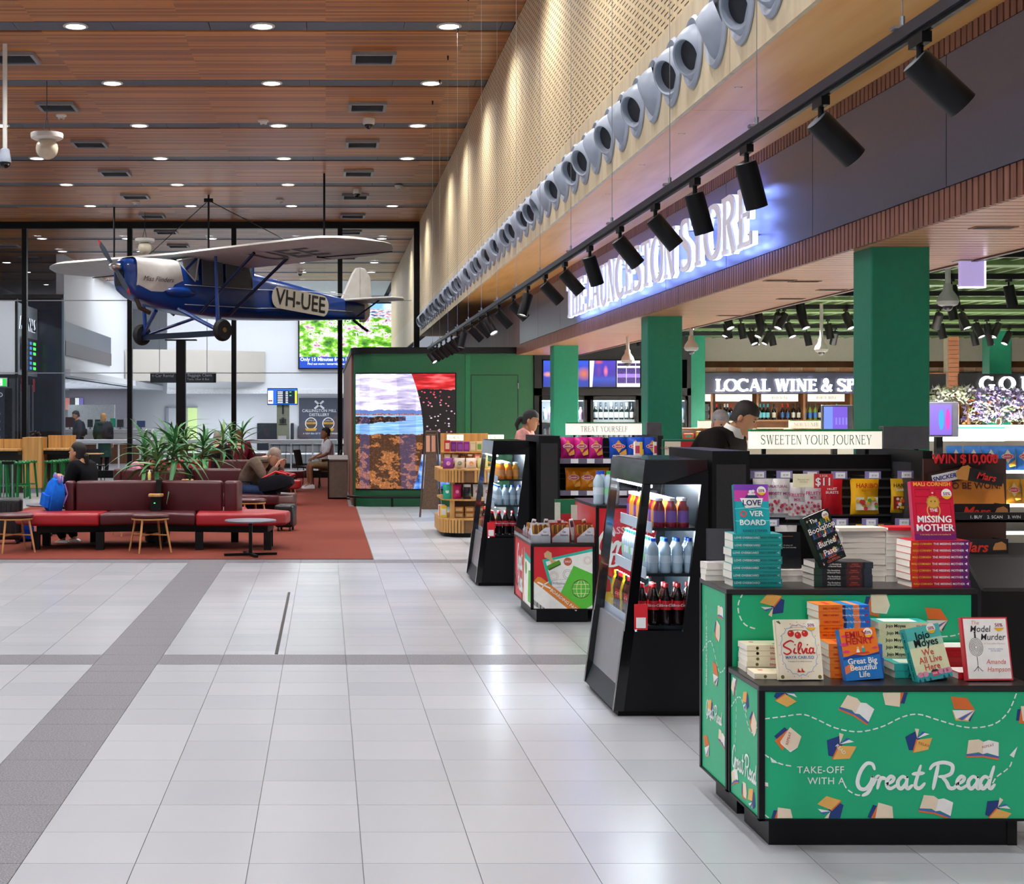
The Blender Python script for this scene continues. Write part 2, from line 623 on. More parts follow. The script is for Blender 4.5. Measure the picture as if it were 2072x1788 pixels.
M_CEIL=wood_mat('timber_slat_ceiling',[(0.25,'#74390f'),(0.5,'#b0651f'),(0.78,'#d68c3e')],'x',5,18,0.38,0.075,'#2a160c',0.16,0.35)
M_SHOPCEIL=wood_mat('timber_slat_pale',[(0.25,'#a86a48'),(0.5,'#c98a63'),(0.8,'#e0a57c')],'x',5,14,0.3)
M_PLY=wood_mat('plywood_orange',[(0.25,'#e09a48'),(0.5,'#f6b566'),(0.8,'#fcc880')],'y',3.0,4.0,0.45)
M_PLYPALE=wood_mat('plywood_pale',[(0.25,'#cdb894'),(0.5,'#dccaa8'),(0.8,'#e6d8b8')],'z',3.0,6.0,0.55)
M_OAK=wood_mat('oak_counter',[(0.25,'#a9793f'),(0.5,'#c79553'),(0.8,'#dcae6c')],'z',4.0,10.0,0.5)
M_SLAT=wood_mat('timber_slat_dark',[(0.25,'#6a4434'),(0.5,'#85584a'),(0.8,'#9c6c58')],'z',4.0,14.0,0.45)
M_BLACK=mat('black_metal','#08080a',0.42,0.0,0.1,spec=.25)
M_BLACKSAT=mat('black_satin','#0e0e10',0.5,0.0,0.1,spec=.25)
M_GAP=mat('shadow_gap','#060607',0.8,0.0,0.05)
M_STRIP=mat('ceiling_strip_grey','#4a5160',0.5,0.0,0.08)
M_WHITE=mat('white_paint','#e9ebee',0.55,0.0,0.02)
M_FASCIA=mat('fascia_charcoal','#5c5d70',0.3,0.0,0.05,40)
M_GREEN=mat('column_green','#0f7a5e',0.42,0.0,0.06)
M_DGREEN=mat('wall_green','#0a5230',0.45,0.0,0.05)
M_STEEL=mat('brushed_steel','#c4c8cc',0.3,1.0,0.08)
M_GREYM=mat('grey_powder_coat','#aab4c4',0.4,0.0,0.04)
M_DARKGREY=mat('dark_grey','#38383d',0.5,0.0,0.06)
M_WHITEPL=mat('white_plastic','#e8e6de',0.35,0.0,0.03)
M_LAMP=mat('lamp_lens','#ffffff',0.5,0,0,emit=8.0,ecol='#f4f6ff')
M_LAMP.cycles.emission_sampling='NONE'
g=N('floor_tile_pale');x,y,z=g.xyz(g.geo())
cell=g.comb(g.math('FLOOR',g.math('DIVIDE',g.math('SUBTRACT',x,.13),.4)),g.math('FLOOR',g.math('DIVIDE',g.math('SUBTRACT',y,5.32),.4)))
wn=g.node('ShaderNodeTexWhiteNoise',{'Vector':cell}).outputs['Value']
fine=g.noise(g.geo(),1.3,2)
t=g.math('ADD',g.math('MULTIPLY',wn,.7),g.math('MULTIPLY',fine,.3))
g.base(g.ramp(t,[(0.15,'#a7aab0'),(0.5,'#abaeb3'),(0.85,'#afb1b6')]))
g.set(Roughness=g.math('ADD',.24,g.math('MULTIPLY',wn,.02)))
M_TILE=g.m
g=N('floor_tile_granite')
sp=g.noise(g.geo(),130,2,0.8)
g.base(g.ramp(sp,[(0.33,'#36363c'),(0.47,'#6c6c72'),(0.55,'#7a7a80'),(0.7,'#a4a4a8')]))
g.set(Roughness=0.36)
M_GRANITE=g.m
g=N('carpet_terracotta')
v=g.geo()
n1=g.noise(v,240,2,0.8);n2=g.noise(v,2.2,3)
g.base(g.mix(g.math('MULTIPLY',n2,.5),g.ramp(n1,[(0.3,'#4a1607'),(0.5,'#76270d'),(0.72,'#983a16')]),'#6a220b'))
g.set(Roughness=0.95)
g.bump(n1,0.5,0.01)
M_CARPET=g.m
g=N('plywood_perforated');x,y,z=g.xyz(g.geo())
row=g.math('FLOOR',g.math('DIVIDE',z,.044))
sh=g.math('MULTIPLY',g.math('MODULO',row,2.0),.5)
fy=g.math('FRACT',g.math('ADD',g.math('DIVIDE',y,.20),sh))
fz=g.math('FRACT',g.math('DIVIDE',z,.044))
hole=g.math('MULTIPLY',g.math('LESS_THAN',fy,.62),g.math('MULTIPLY',g.math('GREATER_THAN',fz,.34),g.math('LESS_THAN',fz,.60)))
pn=g.noise(g.comb(g.math('MULTIPLY',y,5),g.math('MULTIPLY',z,.7)),3,3)
g.base(g.mix(hole,g.ramp(pn,[(0.25,'#d8bf92'),(0.5,'#e8d1a4'),(0.8,'#f2dfb8')]),'#2a1d10'))  # slots drawn dark in the colour for the shade inside deep holes
g.set(Roughness=0.6)
g.bump(g.math('SUBTRACT',1.0,hole),0.4,0.01)
M_PERF=g.m
def glass_mat(name,tint=(0.96,0.98,1.0),refl=0.07,rough=0.02):
 m=bpy.data.materials.new(name)
 m.use_nodes=True
 nt=m.node_tree
 nt.nodes.remove(nt.nodes['Principled BSDF'])
 tr=nt.nodes.new('ShaderNodeBsdfTransparent');tr.inputs[0].default_value=tint+(1,)
 gl=nt.nodes.new('ShaderNodeBsdfGlossy');gl.inputs['Roughness'].default_value=rough
 lw=nt.nodes.new('ShaderNodeLayerWeight');lw.inputs[0].default_value=0.25
 ma=nt.nodes.new('ShaderNodeMath');ma.operation='MULTIPLY_ADD';ma.inputs[1].default_value=0.3;ma.inputs[2].default_value=refl
 nt.links.new(lw.outputs['Fresnel'],ma.inputs[0])
 mx=nt.nodes.new('ShaderNodeMixShader')
 nt.links.new(ma.outputs[0],mx.inputs[0]);nt.links.new(tr.outputs[0],mx.inputs[1]);nt.links.new(gl.outputs[0],mx.inputs[2])
 nt.links.new(mx.outputs[0],nt.nodes['Material Output'].inputs[0])
 MATS[name]=m
 return m
M_GLASS=glass_mat('clear_glass',refl=0.025)
M_DGLASS=glass_mat('tinted_glass',(0.25,0.30,0.36),0.10)
M_ACRYL=glass_mat('clear_acrylic',(0.93,0.95,0.96),0.10)
# floor
XL=-15.0
floor=MB().box(XL,15,-9,72,-0.12,-0.004).build('floor',mat('tile_joint_grey','#6e6b69',0.8),kind='structure')
tile_me=MB().box(-.1985,.1985,-.1985,.1985,-.010,0).mesh('tile',M_TILE)
gran_me=MB().box(-.1985,.1985,-.1985,.1985,-.010,0).mesh('tile',M_GRANITE)
rest_t,rest_g=MB(),MB()
cells=[]
def rowspans():
 y=-8.0
 while y<2.8:
  yield(y,y+1.2,False);y+=1.22
 y=5.32-.4*6
 while y<9.3:
  yield(y,y+.4,False);y+=.4
 yield(9.32,9.57,False);yield(9.57,9.97,True)
 y=9.97
 while y<15.9:
  yield(y,y+.4,False);y+=.4
 yield(15.97,16.17,False);yield(16.17,16.57,True)
 y=16.57
 while y<38.4:
  yield(y,y+.4,False);y+=.4
 while y<72:
  yield(y,y+.8,False);y+=.8
SPANS=list(rowspans())
for(y0,y1,g_)in SPANS:
 k=int((XL+1.0-.13)/.4)
 yc=(y0+y1)/2
 while.13+.4*k<(2.9 if yc<40 else 2.4):
  x0=.13+.4*k
  gran=g_ or k==-4
  xc=x0+.2
  k+=1
  if 16.57<=yc<38.5 and-5.1<xc<.52:
   continue
  px=VX+xc*F/yc
  py=VY+H*F/yc
  vis=4.9<yc<16.2 and-60<px<2100 and not(yc>5.4 and xc>1.75)
  full=abs((y1-y0)-.4)<.01
  (cells if vis and full else[]).append((yc,xc,gran))if vis and full else(rest_g if gran else rest_t).box(x0+.0015,x0+.3985,y0+.0015,y1-.0015,-.010,0)
cells.sort()
for i,(yc,xc,gran)in enumerate(cells):
 if i<300:
  link('tile',gran_me if gran else tile_me,floor,(xc,yc,0))
 else:
  (rest_g if gran else rest_t).box(xc-.1985,xc+.1985,yc-.1985,yc+.1985,-.010,0)
rest_t.build('tile_field',M_TILE,floor,kind='stuff')
rest_g.build('granite_band',M_GRANITE,floor,kind='stuff')
MB().box(2.935,15,-2,38,-.010,0).build('shop_floor',mat('shop_floor_tile','#cfcdc8',0.35),floor)
MB().box(-.337,-.315,9.99,13.49,-.002,.002).build('drain_strip',mat('drain_metal','#3a3836',0.5,0.6),floor)
MB().prism([(-5.1,16.57),(.52,16.57),(.52,26.18),(.40,26.18),(.40,38.30),(-5.1,38.30)],-.003,.006,'z').build('carpet',M_CARPET,label='terracotta red carpet under the seating benches',cat='carpet')
# ceiling
CZ=6.49
ceiling=MB().box(XL,2.6,-9,72,CZ+.06,CZ+.16).build('ceiling',M_GAP,kind='structure')
for j in range(-9,11):
 y0=18.89+3.27*j
 if y0>52:break
 MB().box(XL,2.378,y0+.48,y0+3.27-.02,CZ,CZ+.05).build('ceiling_panel',M_CEIL,ceiling)
 sx=XL
 while sx<2.37:
  ex=min(sx+1.23,2.378)
  MB().box(sx+.004,ex-.004,y0+.05,y0+.455,CZ+.012,CZ+.03).build('ceiling_strip',M_STRIP,ceiling)
  sx+=1.23
MB().box(XL,2.378,54.87,72,CZ-.02,CZ+.06).build('white_ceiling_panel',M_WHITE,ceiling)
def downlight(loc,label,power,group):
 t=copy_tree(DL,loc,None,label,group)
 if loc[1]>43:return t
 ld=DLD
 sp_=bpy.data.objects.new('downlight_lamp',ld)
 COL.objects.link(sp_)
 sp_.parent=t
 sp_.location=(0,0,-.03)
 return t
DLD=bpy.data.lights.new('downlight_beam','SPOT')
DLD.energy=HALL_W;DLD.spot_size=R(150);DLD.spot_blend=0.85;DLD.shadow_soft_size=0.09;DLD.color=(0.98,0.985,1.0)
DL=thing('downlight','x','light',(0,0,0))
MB().lathe([(.16,0),(.16,-.012),(.125,-.016),(.12,0)],20).build('rim',M_WHITEPL,DL,True)
MB().lathe([(0,-.013),(.124,-.013),(.124,-.005),(0,-.005)],20).build('lens',M_LAMP,DL,True)
first=True
for j in range(-8,11):
 for k in range(4 if j<-3 else 5 if j<6 else 6):
  x,y=1.56-2.36*k,19.115+3.27*j
  if y>52 or(j==4 and k==0):continue
  px=VX+x*F/max(y,.1);py=VY-(CZ-H)*F/max(y,.1)
  if y>2 and not(-150<px<1200)and y>38:continue
  side=nth(k+1)+' from the perforated wall'
  lab='round ceiling downlight, %s, %s row %s'%(side,nth(j+1 if y<38 else j-5)if j>=0 else 'out of view overhead '+nth(-j),('behind the glass wall' if y>38 else 'from the front')if j>=0 else '')
  if j<0:lab='round ceiling downlight overhead, %s, row %s behind the first'%(side,nth(-j))
  downlight((x,y,CZ+.012),lab.strip(),1,'ceiling downlights in the timber hall ceiling')
for o in list(DL.children):bpy.data.objects.remove(o)
bpy.data.objects.remove(DL)
M_VENT=mat('vent_grey','#8c8d92',0.45,0.2,0.05)
M_VENTIN=mat('vent_inside','#2c2d30',0.8,0,0.05)
V0=thing('ceiling_vent','x','vent')
fr=MB()
for a,b,c_,d in((-.30,.30,-.30,-.25),(-.30,.30,.25,.30),(-.30,-.25,-.25,.25),(.25,.30,-.25,.25)):
 fr.box(a,b,c_,d,-.05,0)
fr.build('frame',M_VENT,V0)
MB().box(-.25,.25,-.25,.25,-.004,0).build('backing',M_VENTIN,V0)
for i in range(8):
 yv=-.22+i*.058
 MB().add([(-.25,yv,-.045),(.25,yv,-.045),(.25,yv+.03,-.006),(-.25,yv+.03,-.006)],[(0,1,2,3)]).build('louvre',M_VENT,V0)
used=False
for c_,xs in((('right hand'),.66),(('left hand'),-4.25),(('far left'),-9.15)):
 for j in range(0,9):
  y=20.7+3.27*j
  if xs<-9 and y<36:continue
  if abs(y-38.4)<1:pass
  lab='square louvred ceiling vent, %s of the %s column%s'%(nth(j+1),c_,' seen through the glass' if y>38.5 else '')
  if not used:
   V0 .location=(xs,y,CZ);V0['label']=lab;V0['group']='ceiling air vents';used=True
  else:
   copy_tree(V0,(xs,y,CZ),None,lab,'ceiling air vents')
# right wall, soffit, fascia
WX=2.378
SOZ=3.59
wall=MB().box(WX+.03,WX+.20,-6,54.9,SOZ+.03,CZ).build('wall_right',M_GAP,kind='structure')
y=-5.5
while y<54:
 y1=min(y+2.4,54.9)
 if y<38.5<y1-.01:y1=38.5
 MB().box(WX,WX+.03,y+.003,y1-.003,4.26,CZ).build('perforated_panel',M_PERF,wall)
 MB().box(WX,WX+.03,y+.003,y1-.003,SOZ,4.26).build('plywood_band_panel',M_PLYPALE,wall)
 y=y1
soffit=MB().box(WX+.03,3.34,-6,38.5,SOZ+.02,SOZ+.04).build('trim_1',M_GAP,kind='structure')
y=9.98-2.93*5
while y<38:
 MB().box(WX+.031,3.31,y+.003,min(y+2.93,38.4)-.003,SOZ,SOZ+.02).build('soffit_panel',M_PLY,soffit)
 y+=2.93
for px,py in((1495,176),(1380,270),(1300,333),(1230,392)):
 Y=(SOZ-H)*F/(VY-py);text('stencil_mark','2',.07,C('#3a2410'),soffit,((px-VX)*Y/F,Y,SOZ-.001),'-z',spin=PI/2)
FX=3.30
SHZ=2.62
fascia=MB().box(FX+.03,FX+.10,-4,38.4,SHZ+.006,SOZ+.019).build('wall_shop_front',M_GAP,kind='structure')
y=25.7-2.208*13
while y<25.6:
 MB().box(FX-.002,FX+.03,y+.005,y+2.208-.005,2.79,3.49).build('fascia_panel',M_FASCIA,fascia)
 y+=2.208
slat_lo=MB().box(0,.03,-.026,.026,SHZ,2.785).mesh('slat',M_SLAT)
slat_hi=MB().box(0,.03,-.026,.026,3.495,SOZ).mesh('slat',M_SLAT)
slat_full=MB().box(0,.03,-.026,.026,SHZ,SOZ).mesh('slat',M_SLAT)
rest=MB()
y,n_=6.2,0
while y<25.7:
 if n_<150:
  link('slat',slat_lo,fascia,(FX,y,0));link('slat',slat_hi,fascia,(FX,y,0))
 else:
  rest.box(FX,FX+.03,y-.026,y+.026,SHZ,2.785);rest.box(FX,FX+.03,y-.026,y+.026,3.495,SOZ)
 y+=.0705;n_+=1
while y<38.3:
 rest.box(FX,FX+.03,y-.026,y+.026,SHZ,SOZ);y+=.0705
y=6.2
while y>-3:
 y-=.0705;rest.box(FX,FX+.03,y-.026,y+.026,SHZ,2.785);rest.box(FX,FX+.03,y-.026,y+.026,3.495,SOZ)
rest.build('slat_run',M_SLAT,fascia,kind='stuff')
sof=MB().box(FX+.03,4.36,-3,26.2,SHZ+.02,SHZ+.06).build('ceiling_shop_entry',mat('soffit_backing','#3a2013',0.7),kind='structure')
sl=MB();y=-3
while y<26.1:
 sl.box(FX+.03,4.36,y,y+.115,SHZ,SHZ+.02);y+=.13
sl.build('soffit_slat_run',M_SHOPCEIL,sof,kind='stuff')
MB().box(4.345,4.385,-3,26.2,SHZ-.01,3.4).build('trim_2',mat('trim_brown','#4a2c20',0.5),kind='structure')
M_SLOT=mat('recess_copper','#6b3a1c',0.6)
for i,(px,py)in enumerate([(1628,569),(1578,567),(1600,604),(1760,586),(1495,638),(2010,460)]):
 Y=(SHZ-H)*F/(VY-py)
 X=min((px-VX)*Y/F,4.2)
 s=thing('recessed_slot','dark slot recess in the timber shop soffit, %s from the near end'%nth(i+1),'recess',(X,Y,SHZ),0,'soffit slot recesses')
 MB().box(-.12,.12,-.05,.05,-.004,.003).build('slot_rim',M_SLOT,s)
 MB().box(-.10,.10,-.035,.035,-.006,.0).build('slot_opening',M_GAP,s)
def column(x0,x1,y0,y1,z,label):
 c=thing('column',label,'column',((x0+x1)/2,(y0+y1)/2,0))
 MB().bbox(x0,x1,y0,y1,0.08,z,.008,1).build('shaft',M_GREEN,c,world=True)
 MB().box(x0-.01,x1+.01,y0-.01,y1+.01,0,.08).build('plinth',M_BLACKSAT,c,world=True)
 return c
column(3.383,3.748,9.38,9.70,SHZ+.03,'tall dark green square column nearest the camera behind the sweets shelf')
column(3.383,3.748,15.89,16.22,SHZ+.03,'green square column behind the first chips shelf sign')
column(3.39,3.76,22.5,22.85,SHZ+.03,'green square column closest to the green screen wall')
column(11.37,11.75,25.9,26.2,3.3,'green column far inside the shop behind the flowers')
column(6.33,6.75,26.9,27.2,3.3,'green pier at the corner where wine shelves begin')
# jet nozzles on the wall
def nozzle_proto(tilt_y,tilt_z):
 t=thing('air_nozzle','x','air nozzle')
 MB().lathe([(.15,-.002),(.235,-.002),(.235,-.012),(.215,-.028),(.195,-.022),(.17,-.002)],28,axis='x').build('flange',M_GREYM,t,True)
 M=Euler((0,tilt_y,tilt_z)).to_matrix().to_4x4()
 M=Matrix.Translation((.05,0,0))@M
 b=MB().lathe([(.188,.0),(.186,-.03),(.178,-.06),(.164,-.09),(.144,-.118),(.124,-.138),(.117,-.141),(.110,-.135),(.10,-.05)],28,axis='x',cap=False)
 b.move(M)
 for q in b.v:q.x=min(q.x,-.004)
 b.build('nozzle_cone',M_GREYM,t,True)
 MB().lathe([(0,-.085),(.112,-.085)],24,axis='x',cap=False).move(M).build('throat',mat('nozzle_throat','#2b2f36',0.6),t)
 return t
NZ=[nozzle_proto(R(-20),R(24)),nozzle_proto(R(-22),R(-22)),nozzle_proto(R(-26),R(6))]
order=[0,0,1,0,0,1,0,1,0,1,0,0,1,0,1,2]
seen=set()
for i in range(52):
 y=8.02+.578*i
 k=order[i%len(order)]
 lab='round grey air nozzle on the plywood band, %s from the near end'%nth(i+1)
 if k not in seen:
  seen.add(k);NZ[k].location=(WX-.001,y,3.92);NZ[k]['label']=lab;NZ[k]['group']='air nozzles along the wall'
 else:
  copy_tree(NZ[k],(WX-.001,y,3.92),None,lab,'air nozzles along the wall')
# hanging light track and spots
TX,TZ=1.67,2.655
track=thing('light_track','long black lighting track hung on thin wires before the shop','track',(TX,14,TZ))
MB().box(TX-.02,TX+.02,2.6,24.6,TZ,TZ+.035).build('rail',mat('track_blue_black','#20242e',0.35),track,world=True)
MB().box(TX-.008,TX+.008,2.6,24.6,TZ-.012,TZ-.001).build('conductor_slot',M_BLACK,track,world=True)
for k in range(15):
 y=2.9+1.48*k
 MB().cyl((TX,y,TZ+.05),(TX,y,CZ),.0016,n=5).build('hanging_wire',M_STEEL,track,world=True)
 MB().cyl((TX,y,TZ+.035),(TX,y,TZ+.075),.008,n=8).box(TX-.03,TX+.03,y-.02,y+.02,TZ+.036,TZ+.046).build('wire_clamp',M_STEEL,track,world=True)
 if k>3:MB().cyl((TX,y,CZ),(TX,y,CZ-.06),.014,.008,n=8).build('ceiling_hook',M_BLACK,track,world=True)
SPOTD=bpy.data.lights.new('track_spot_beam','SPOT')
SPOTD.energy=34.0;SPOTD.spot_size=R(52);SPOTD.spot_blend=0.8;SPOTD.shadow_soft_size=0.04;SPOTD.color=(1.0,0.96,0.90)
def spot_proto(tilt,turn,small=1.0,mt=M_BLACK):
 t=thing('track_spotlight','x','spotlight')
 MB().box(-.014,.014,-.05,.05,-.03,0).cyl((0,0,-.03),(0,0,-.085),.010,n=8).build('adapter',mt,t)
 M=Matrix.Translation((0,0,-.085))@Matrix.Rotation(turn,4,'Z')@Matrix.Rotation(-tilt,4,'Y')
 r,l=.044*small,.165*small
 MB().lathe([(0,.02),(r*.93,.02),(r,.01),(r,-l),(r*.9,-l),(r*.86,-l+.02),(0,-l+.02)],20).move(M).build('barrel',mt,t,True)
 MB().lathe([(0,-l+.012),(r*.84,-l+.012)],16).move(M).build('lens',mat('spot_lens','#ffffff',0.4,0,0,emit=9.0,ecol='#fffaf0'),t)
 MB().lathe([(0,.0205),(r*.9,.0205)],16).move(M).build('end_cap',mat('spot_endcap','#6d7378',0.5),t)
 return t,M
angs=[(47,0),(47,8),(20,30),(18,20),(40,0),(40,8),(22,30),(42,0),(44,5),(18,200),(44,0),(42,0),(34,-50),(44,0),(44,4),(15,200),(30,20),(44,0),(44,0),(44,5),(44,0),(44,0),(40,-40)]
ys=[4.25,5.1,6.0,6.84,7.66,8.58,9.56,10.56,11.5,12.5,13.46,14.6,15.6,16.4,17.3,18.25,19.2,20.1,21.0,21.9,22.7,23.5,24.3]
cache={}
for i,(y,(ti,tu))in enumerate(zip(ys,angs)):
 lab='black cylindrical spotlight on the hanging track, %s from the near end'%nth(i+1)
 if(ti,tu)not in cache:
  t,M=spot_proto(R(ti),R(tu));cache[(ti,tu)]=(t,M);t.location=(TX,y,TZ-.012);tag(t,lab,None,'spotlights on the hanging track')
 else:
  src,M=cache[(ti,tu)]
  t=copy_tree(src,(TX,y,TZ-.012),None,lab,'spotlights on the hanging track')
 lo=bpy.data.objects.new('spot_lamp',SPOTD);COL.objects.link(lo);lo.parent=t
 lo.matrix_local=M@Matrix.Translation((0,0,-.17))
# end glazing of the hall
GY=38.4
glaz=thing('window_1','black framed glass wall at the end of the hall','window',(-6,GY,0));glaz['kind']='structure';del glaz['category'];del glaz['label']
MX=[-13.0,-10.32,-7.64,-4.97,-2.33,.364]
for x in MX:
 MB().box(x-.06,x+.06,GY-.09,GY+.09,0,6.38).build('mullion',M_BLACK,glaz,world=True)
MB().box(2.235,WX-.002,GY-.09,GY+.09,2.66,CZ).build('jamb',M_BLACK,glaz,world=True)
MB().box(XL,2.3,GY-.10,GY+.10,6.32,CZ).build('head_rail',M_BLACK,glaz,world=True)
MB().box(XL,.45,GY-.08,GY+.08,0,.19).build('sill_rail',M_BLACK,glaz,world=True)
for a,b in zip([XL]+MX,MX+[2.24]):
 z0=.19 if b<1 else 2.66
 for z1,z2 in((.19,2.66),(2.66,4.50),(4.50,6.32)):
  if b>1 and z1<1:continue
  MB().box(a+.06,b-.06,GY-.006,GY+.006,z1+.006,z2-.006).build('pane',M_GLASS,glaz,world=True)
 for z in(2.66,4.50):
  if b>1 and z<3:continue
  MB().box(a+.06,b-.06,GY-.012,GY+.012,z-.012,z+.012).build('glazing_joint',M_STEEL,glaz,world=True)
# baggage hall behind the glass
MB().box(XL,2.6,70,70.3,0,CZ).build('wall_back',M_WHITE,kind='structure')
MB().box(-6.5,2.6,62,62.2,2.48,CZ).build('wall_bulkhead',M_WHITE,kind='structure')
MB().box(-6.5,2.6,61.9,62,2.48,2.66).build('trim_3',mat('trim_white','#f2f3f5',0.5),kind='structure')
lw=MB().box(-8.2,-7.96,46,62,2.75,CZ).build('wall_left',M_WHITE,kind='structure')
MB().box(-7.96,-7.92,46,55.8,3.42,4.45).build('dark_band_panel',mat('band_grey_blue','#4a5262',0.35),lw)
MB().box(-7.915,-7.905,46,55.8,3.42,3.86).build('lower_band_panel',mat('band_grey_brown','#46404a',0.4),lw)
MB().box(-12.5,-7.5,44.5,70,2.75,2.95).build('ceiling_counter',M_WHITE,kind='structure')
MB().box(XL,-12.4,38.6,70,0,CZ).build('wall_far_left',M_WHITE,kind='structure')
g=N('beige_bulkhead_curve');g.base('#d8d0c4');g.set(Roughness=.6)
pts=[(-7.9+5.4*i/16,61.9-2.2*math.cos(PI/2*i/16))for i in range(17)]
bw=MB().loft([[(p[0],p[1],2.95),(p[0],p[1],4.2),(p[0],p[1]+.15,4.2),(p[0],p[1]+.15,2.95)]for p in pts]);bw.build('wall_curved',g.m,smooth=True,kind='structure')
SL=thing('soffit_light','x','light')
MB().lathe([(.06,0),(.09,0),(.09,-.015),(.07,-.02),(.06,-.005)],14).build('rim',M_WHITEPL,SL,True)
MB().lathe([(0,-.012),(.066,-.012)],14).build('lens',M_LAMP,SL)
for i in range(11):
 p=(-9.0,52.5+1.6*i,2.75)
 lab='small soffit light above the service counter, %s from the nearest'%nth(i+1)
 if i==0:SL.location=p;tag(SL,lab,None,'soffit lights over the counter')
 else:copy_tree(SL,p,None,lab,'soffit lights over the counter')
for i in range(6):
 copy_tree(SL,(-10.4+.03*i,56.3+2.6*i,CZ-.02),None,'small light in the white far ceiling, %s from the timber edge'%nth(i+1),'lights in the white far ceiling',scale=(1.5,1.5,1))
for i in range(4):
 copy_tree(SL,(.9-.6*(i%2),57+2.6*i,CZ-.02),None,'small light in the white far ceiling by the wall, %s nearest'%nth(i+1),'lights in the white far ceiling',scale=(1.5,1.5,1))
AL=bpy.data.lights.new('baggage_hall_light','AREA');AL.shape='RECTANGLE';AL.size=9;AL.size_y=10;AL.energy=620;AL.color=(.95,.97,1.0)
ao=bpy.data.objects.new('baggage_hall_light',AL);COL.objects.link(ao);ao.location=(-3,64-8,CZ-.1)
AL2=bpy.data.lights.new('counter_hall_light','AREA');AL2 .shape='RECTANGLE';AL2 .size=3;AL2 .size_y=14;AL2 .energy=420;AL2 .color=(.95,.97,1.0)
ao=bpy.data.objects.new('counter_hall_light',AL2);COL.objects.link(ao);ao.location=(-10,58,2.72)
AL3=bpy.data.lights.new('claim_area_light','AREA');AL3 .shape='RECTANGLE';AL3 .size=7;AL3 .size_y=3;AL3 .energy=330;AL3 .color=(.95,.97,1.0)
ao=bpy.data.objects.new('claim_area_light',AL3);COL.objects.link(ao);ao.location=(-2.5,66,2.6)
hr=thing('handrail','white handrail with thin posts just behind the glass wall','handrail',(-3,39.3,0))
MB().bbox(-6.55,.3,39.27,39.33,.86,.96,.01,1).build('rail',M_WHITE,hr,world=True)
for k in range(13):
 x=-6.5+.56*k
 MB().box(x-.02,x+.02,39.28,39.32,0,.88).build('post',M_WHITE,hr,world=True)
ct=thing('service_counter','white service counter behind the standing travellers','counter',(-7.6,50,0))
MB().bbox(-8.9,-5.75,50,50.7,1.0,1.13,.01,1).build('worktop',M_WHITE,ct,world=True)
MB().box(-8.8,-5.85,50.08,50.65,0,.62).build('front_panel',wood_mat('counter_timber',[(0.25,'#7a4c3a'),(0.5,'#94614a'),(0.8,'#aa765c')],'z',4,10),ct,world=True)
MB().box(-8.85,-5.8,50.04,50.68,.62,1.0).build('apron',M_WHITE,ct,world=True)
MB().box(-8.8,-7.2,51.6,51.7,0,1.95).build('privacy_screen',mat('frosted_panel','#dfe6e8',0.4),label='frosted privacy screen standing behind the service counter',cat='screen')
for i,(px,w_,h_,colr)in enumerate([(141,.30,.34,'#5a2426'),(182,.18,.26,'#222226'),(197,.18,.26,'#222226'),(228,.18,.30,'#18c090'),(243,.22,.26,'#222226'),(263,.34,.30,'#d8dbe0'),(285,.28,.22,'#30508c')]):
 p=P(px,866,50.3)
 s=thing('counter_screen','small monitor on the white service counter, %s from the left end'%nth(i+1),'monitor',(p.x,50.35,1.131),0,'monitors on the service counter')
 MB().bbox(-w_/2,w_/2,-.015,.015,.06,.06+h_,.005,1).build('panel',C(colr),s)
 MB().box(-.05,.05,-.05,.05,0,.012).box(-.015,.015,-.01,.01,.01,.08).build('foot',M_BLACKSAT,s)
for i,(px0,px1,py0,py1,colr)in enumerate([(130,141,805,829,'#c8766a'),(152,160,805,829,'#efefef'),(161,168,805,829,'#7060b0'),(142,151,805,829,'#1c1c22')]):
 a,b=P(px0,py1,66),P(px1,py0,66)
 w=MB().box(a.x,b.x,66,66.05,a.z,b.z).build('advert_panel',C(colr),label='small lit advert behind the service counter, %s in its row'%nth(i+1),cat='poster',group='adverts behind the counter')
MB().box(-11.2,-8.45,66.1,66.3,0,2.75).build('wall_counter_back',mat('counter_back_grey','#5c5862',0.5),kind='structure')
pt=thing('arrivals_portal','dark glass arrivals portal with a lit sign on its side','portal',(-9.5,42.5,0))
M_PORT=mat('portal_dark','#0b1420',0.18,0.0,0.05)
MB().box(-12.4,-7.62,44,44.1,0,5.07).build('dark_panel',M_PORT,pt,world=True)
MB().box(-12.4,-7.62,43.9,44.12,4.98,5.10).build('top_rail',M_BLACKSAT,pt,world=True)
MB().box(-7.66,-7.60,43.9,44.12,0,5.10).build('edge_post',mat('post_grey','#4c5866',0.4),pt,world=True)
MB().box(-12.4,-8.42,41,41.1,2.70,4.7).build('white_panel',M_WHITE,pt,world=True)
MB().box(-12.4,-8.36,40.98,41.12,2.60,2.70).build('panel_rail',M_BLACK,pt,world=True)
MB().box(-8.42,-8.36,40.98,41.12,0,4.75).build('corner_post',M_BLACK,pt,world=True)
MB().box(-8.41,-8.37,41.12,43.9,2.70,4.66).build('sign_panel',mat('sign_grey_steel','#9aa2ac',0.35,0.3),pt,world=True)
text('sign_lettering','ARRIVALS',.50,C('#14161a'),pt,Vector((-8.35,42.5,4.12))-pt.location,'+x',bold=.012,space=1.05,depth=.01)
gl=text('sign_glow','ARRIVALS',.50,mat('sign_glow_white','#ffffff',0.5,0,0,emit=3.5,ecol='#dfeaff'),pt,Vector((-8.362,42.5,4.12))-pt.location,'+x',bold=.035,space=1.05)
fb=Flat()
dk,bl,gr=C('#0a0d1a'),mat('board_blue','#3c78c8',0.4,0,0,emit=1.0),mat('board_green','#40d050',0.4,0,0,emit=1.4)
fb.rect(-1.2,1.2,-.45,.45,dk)
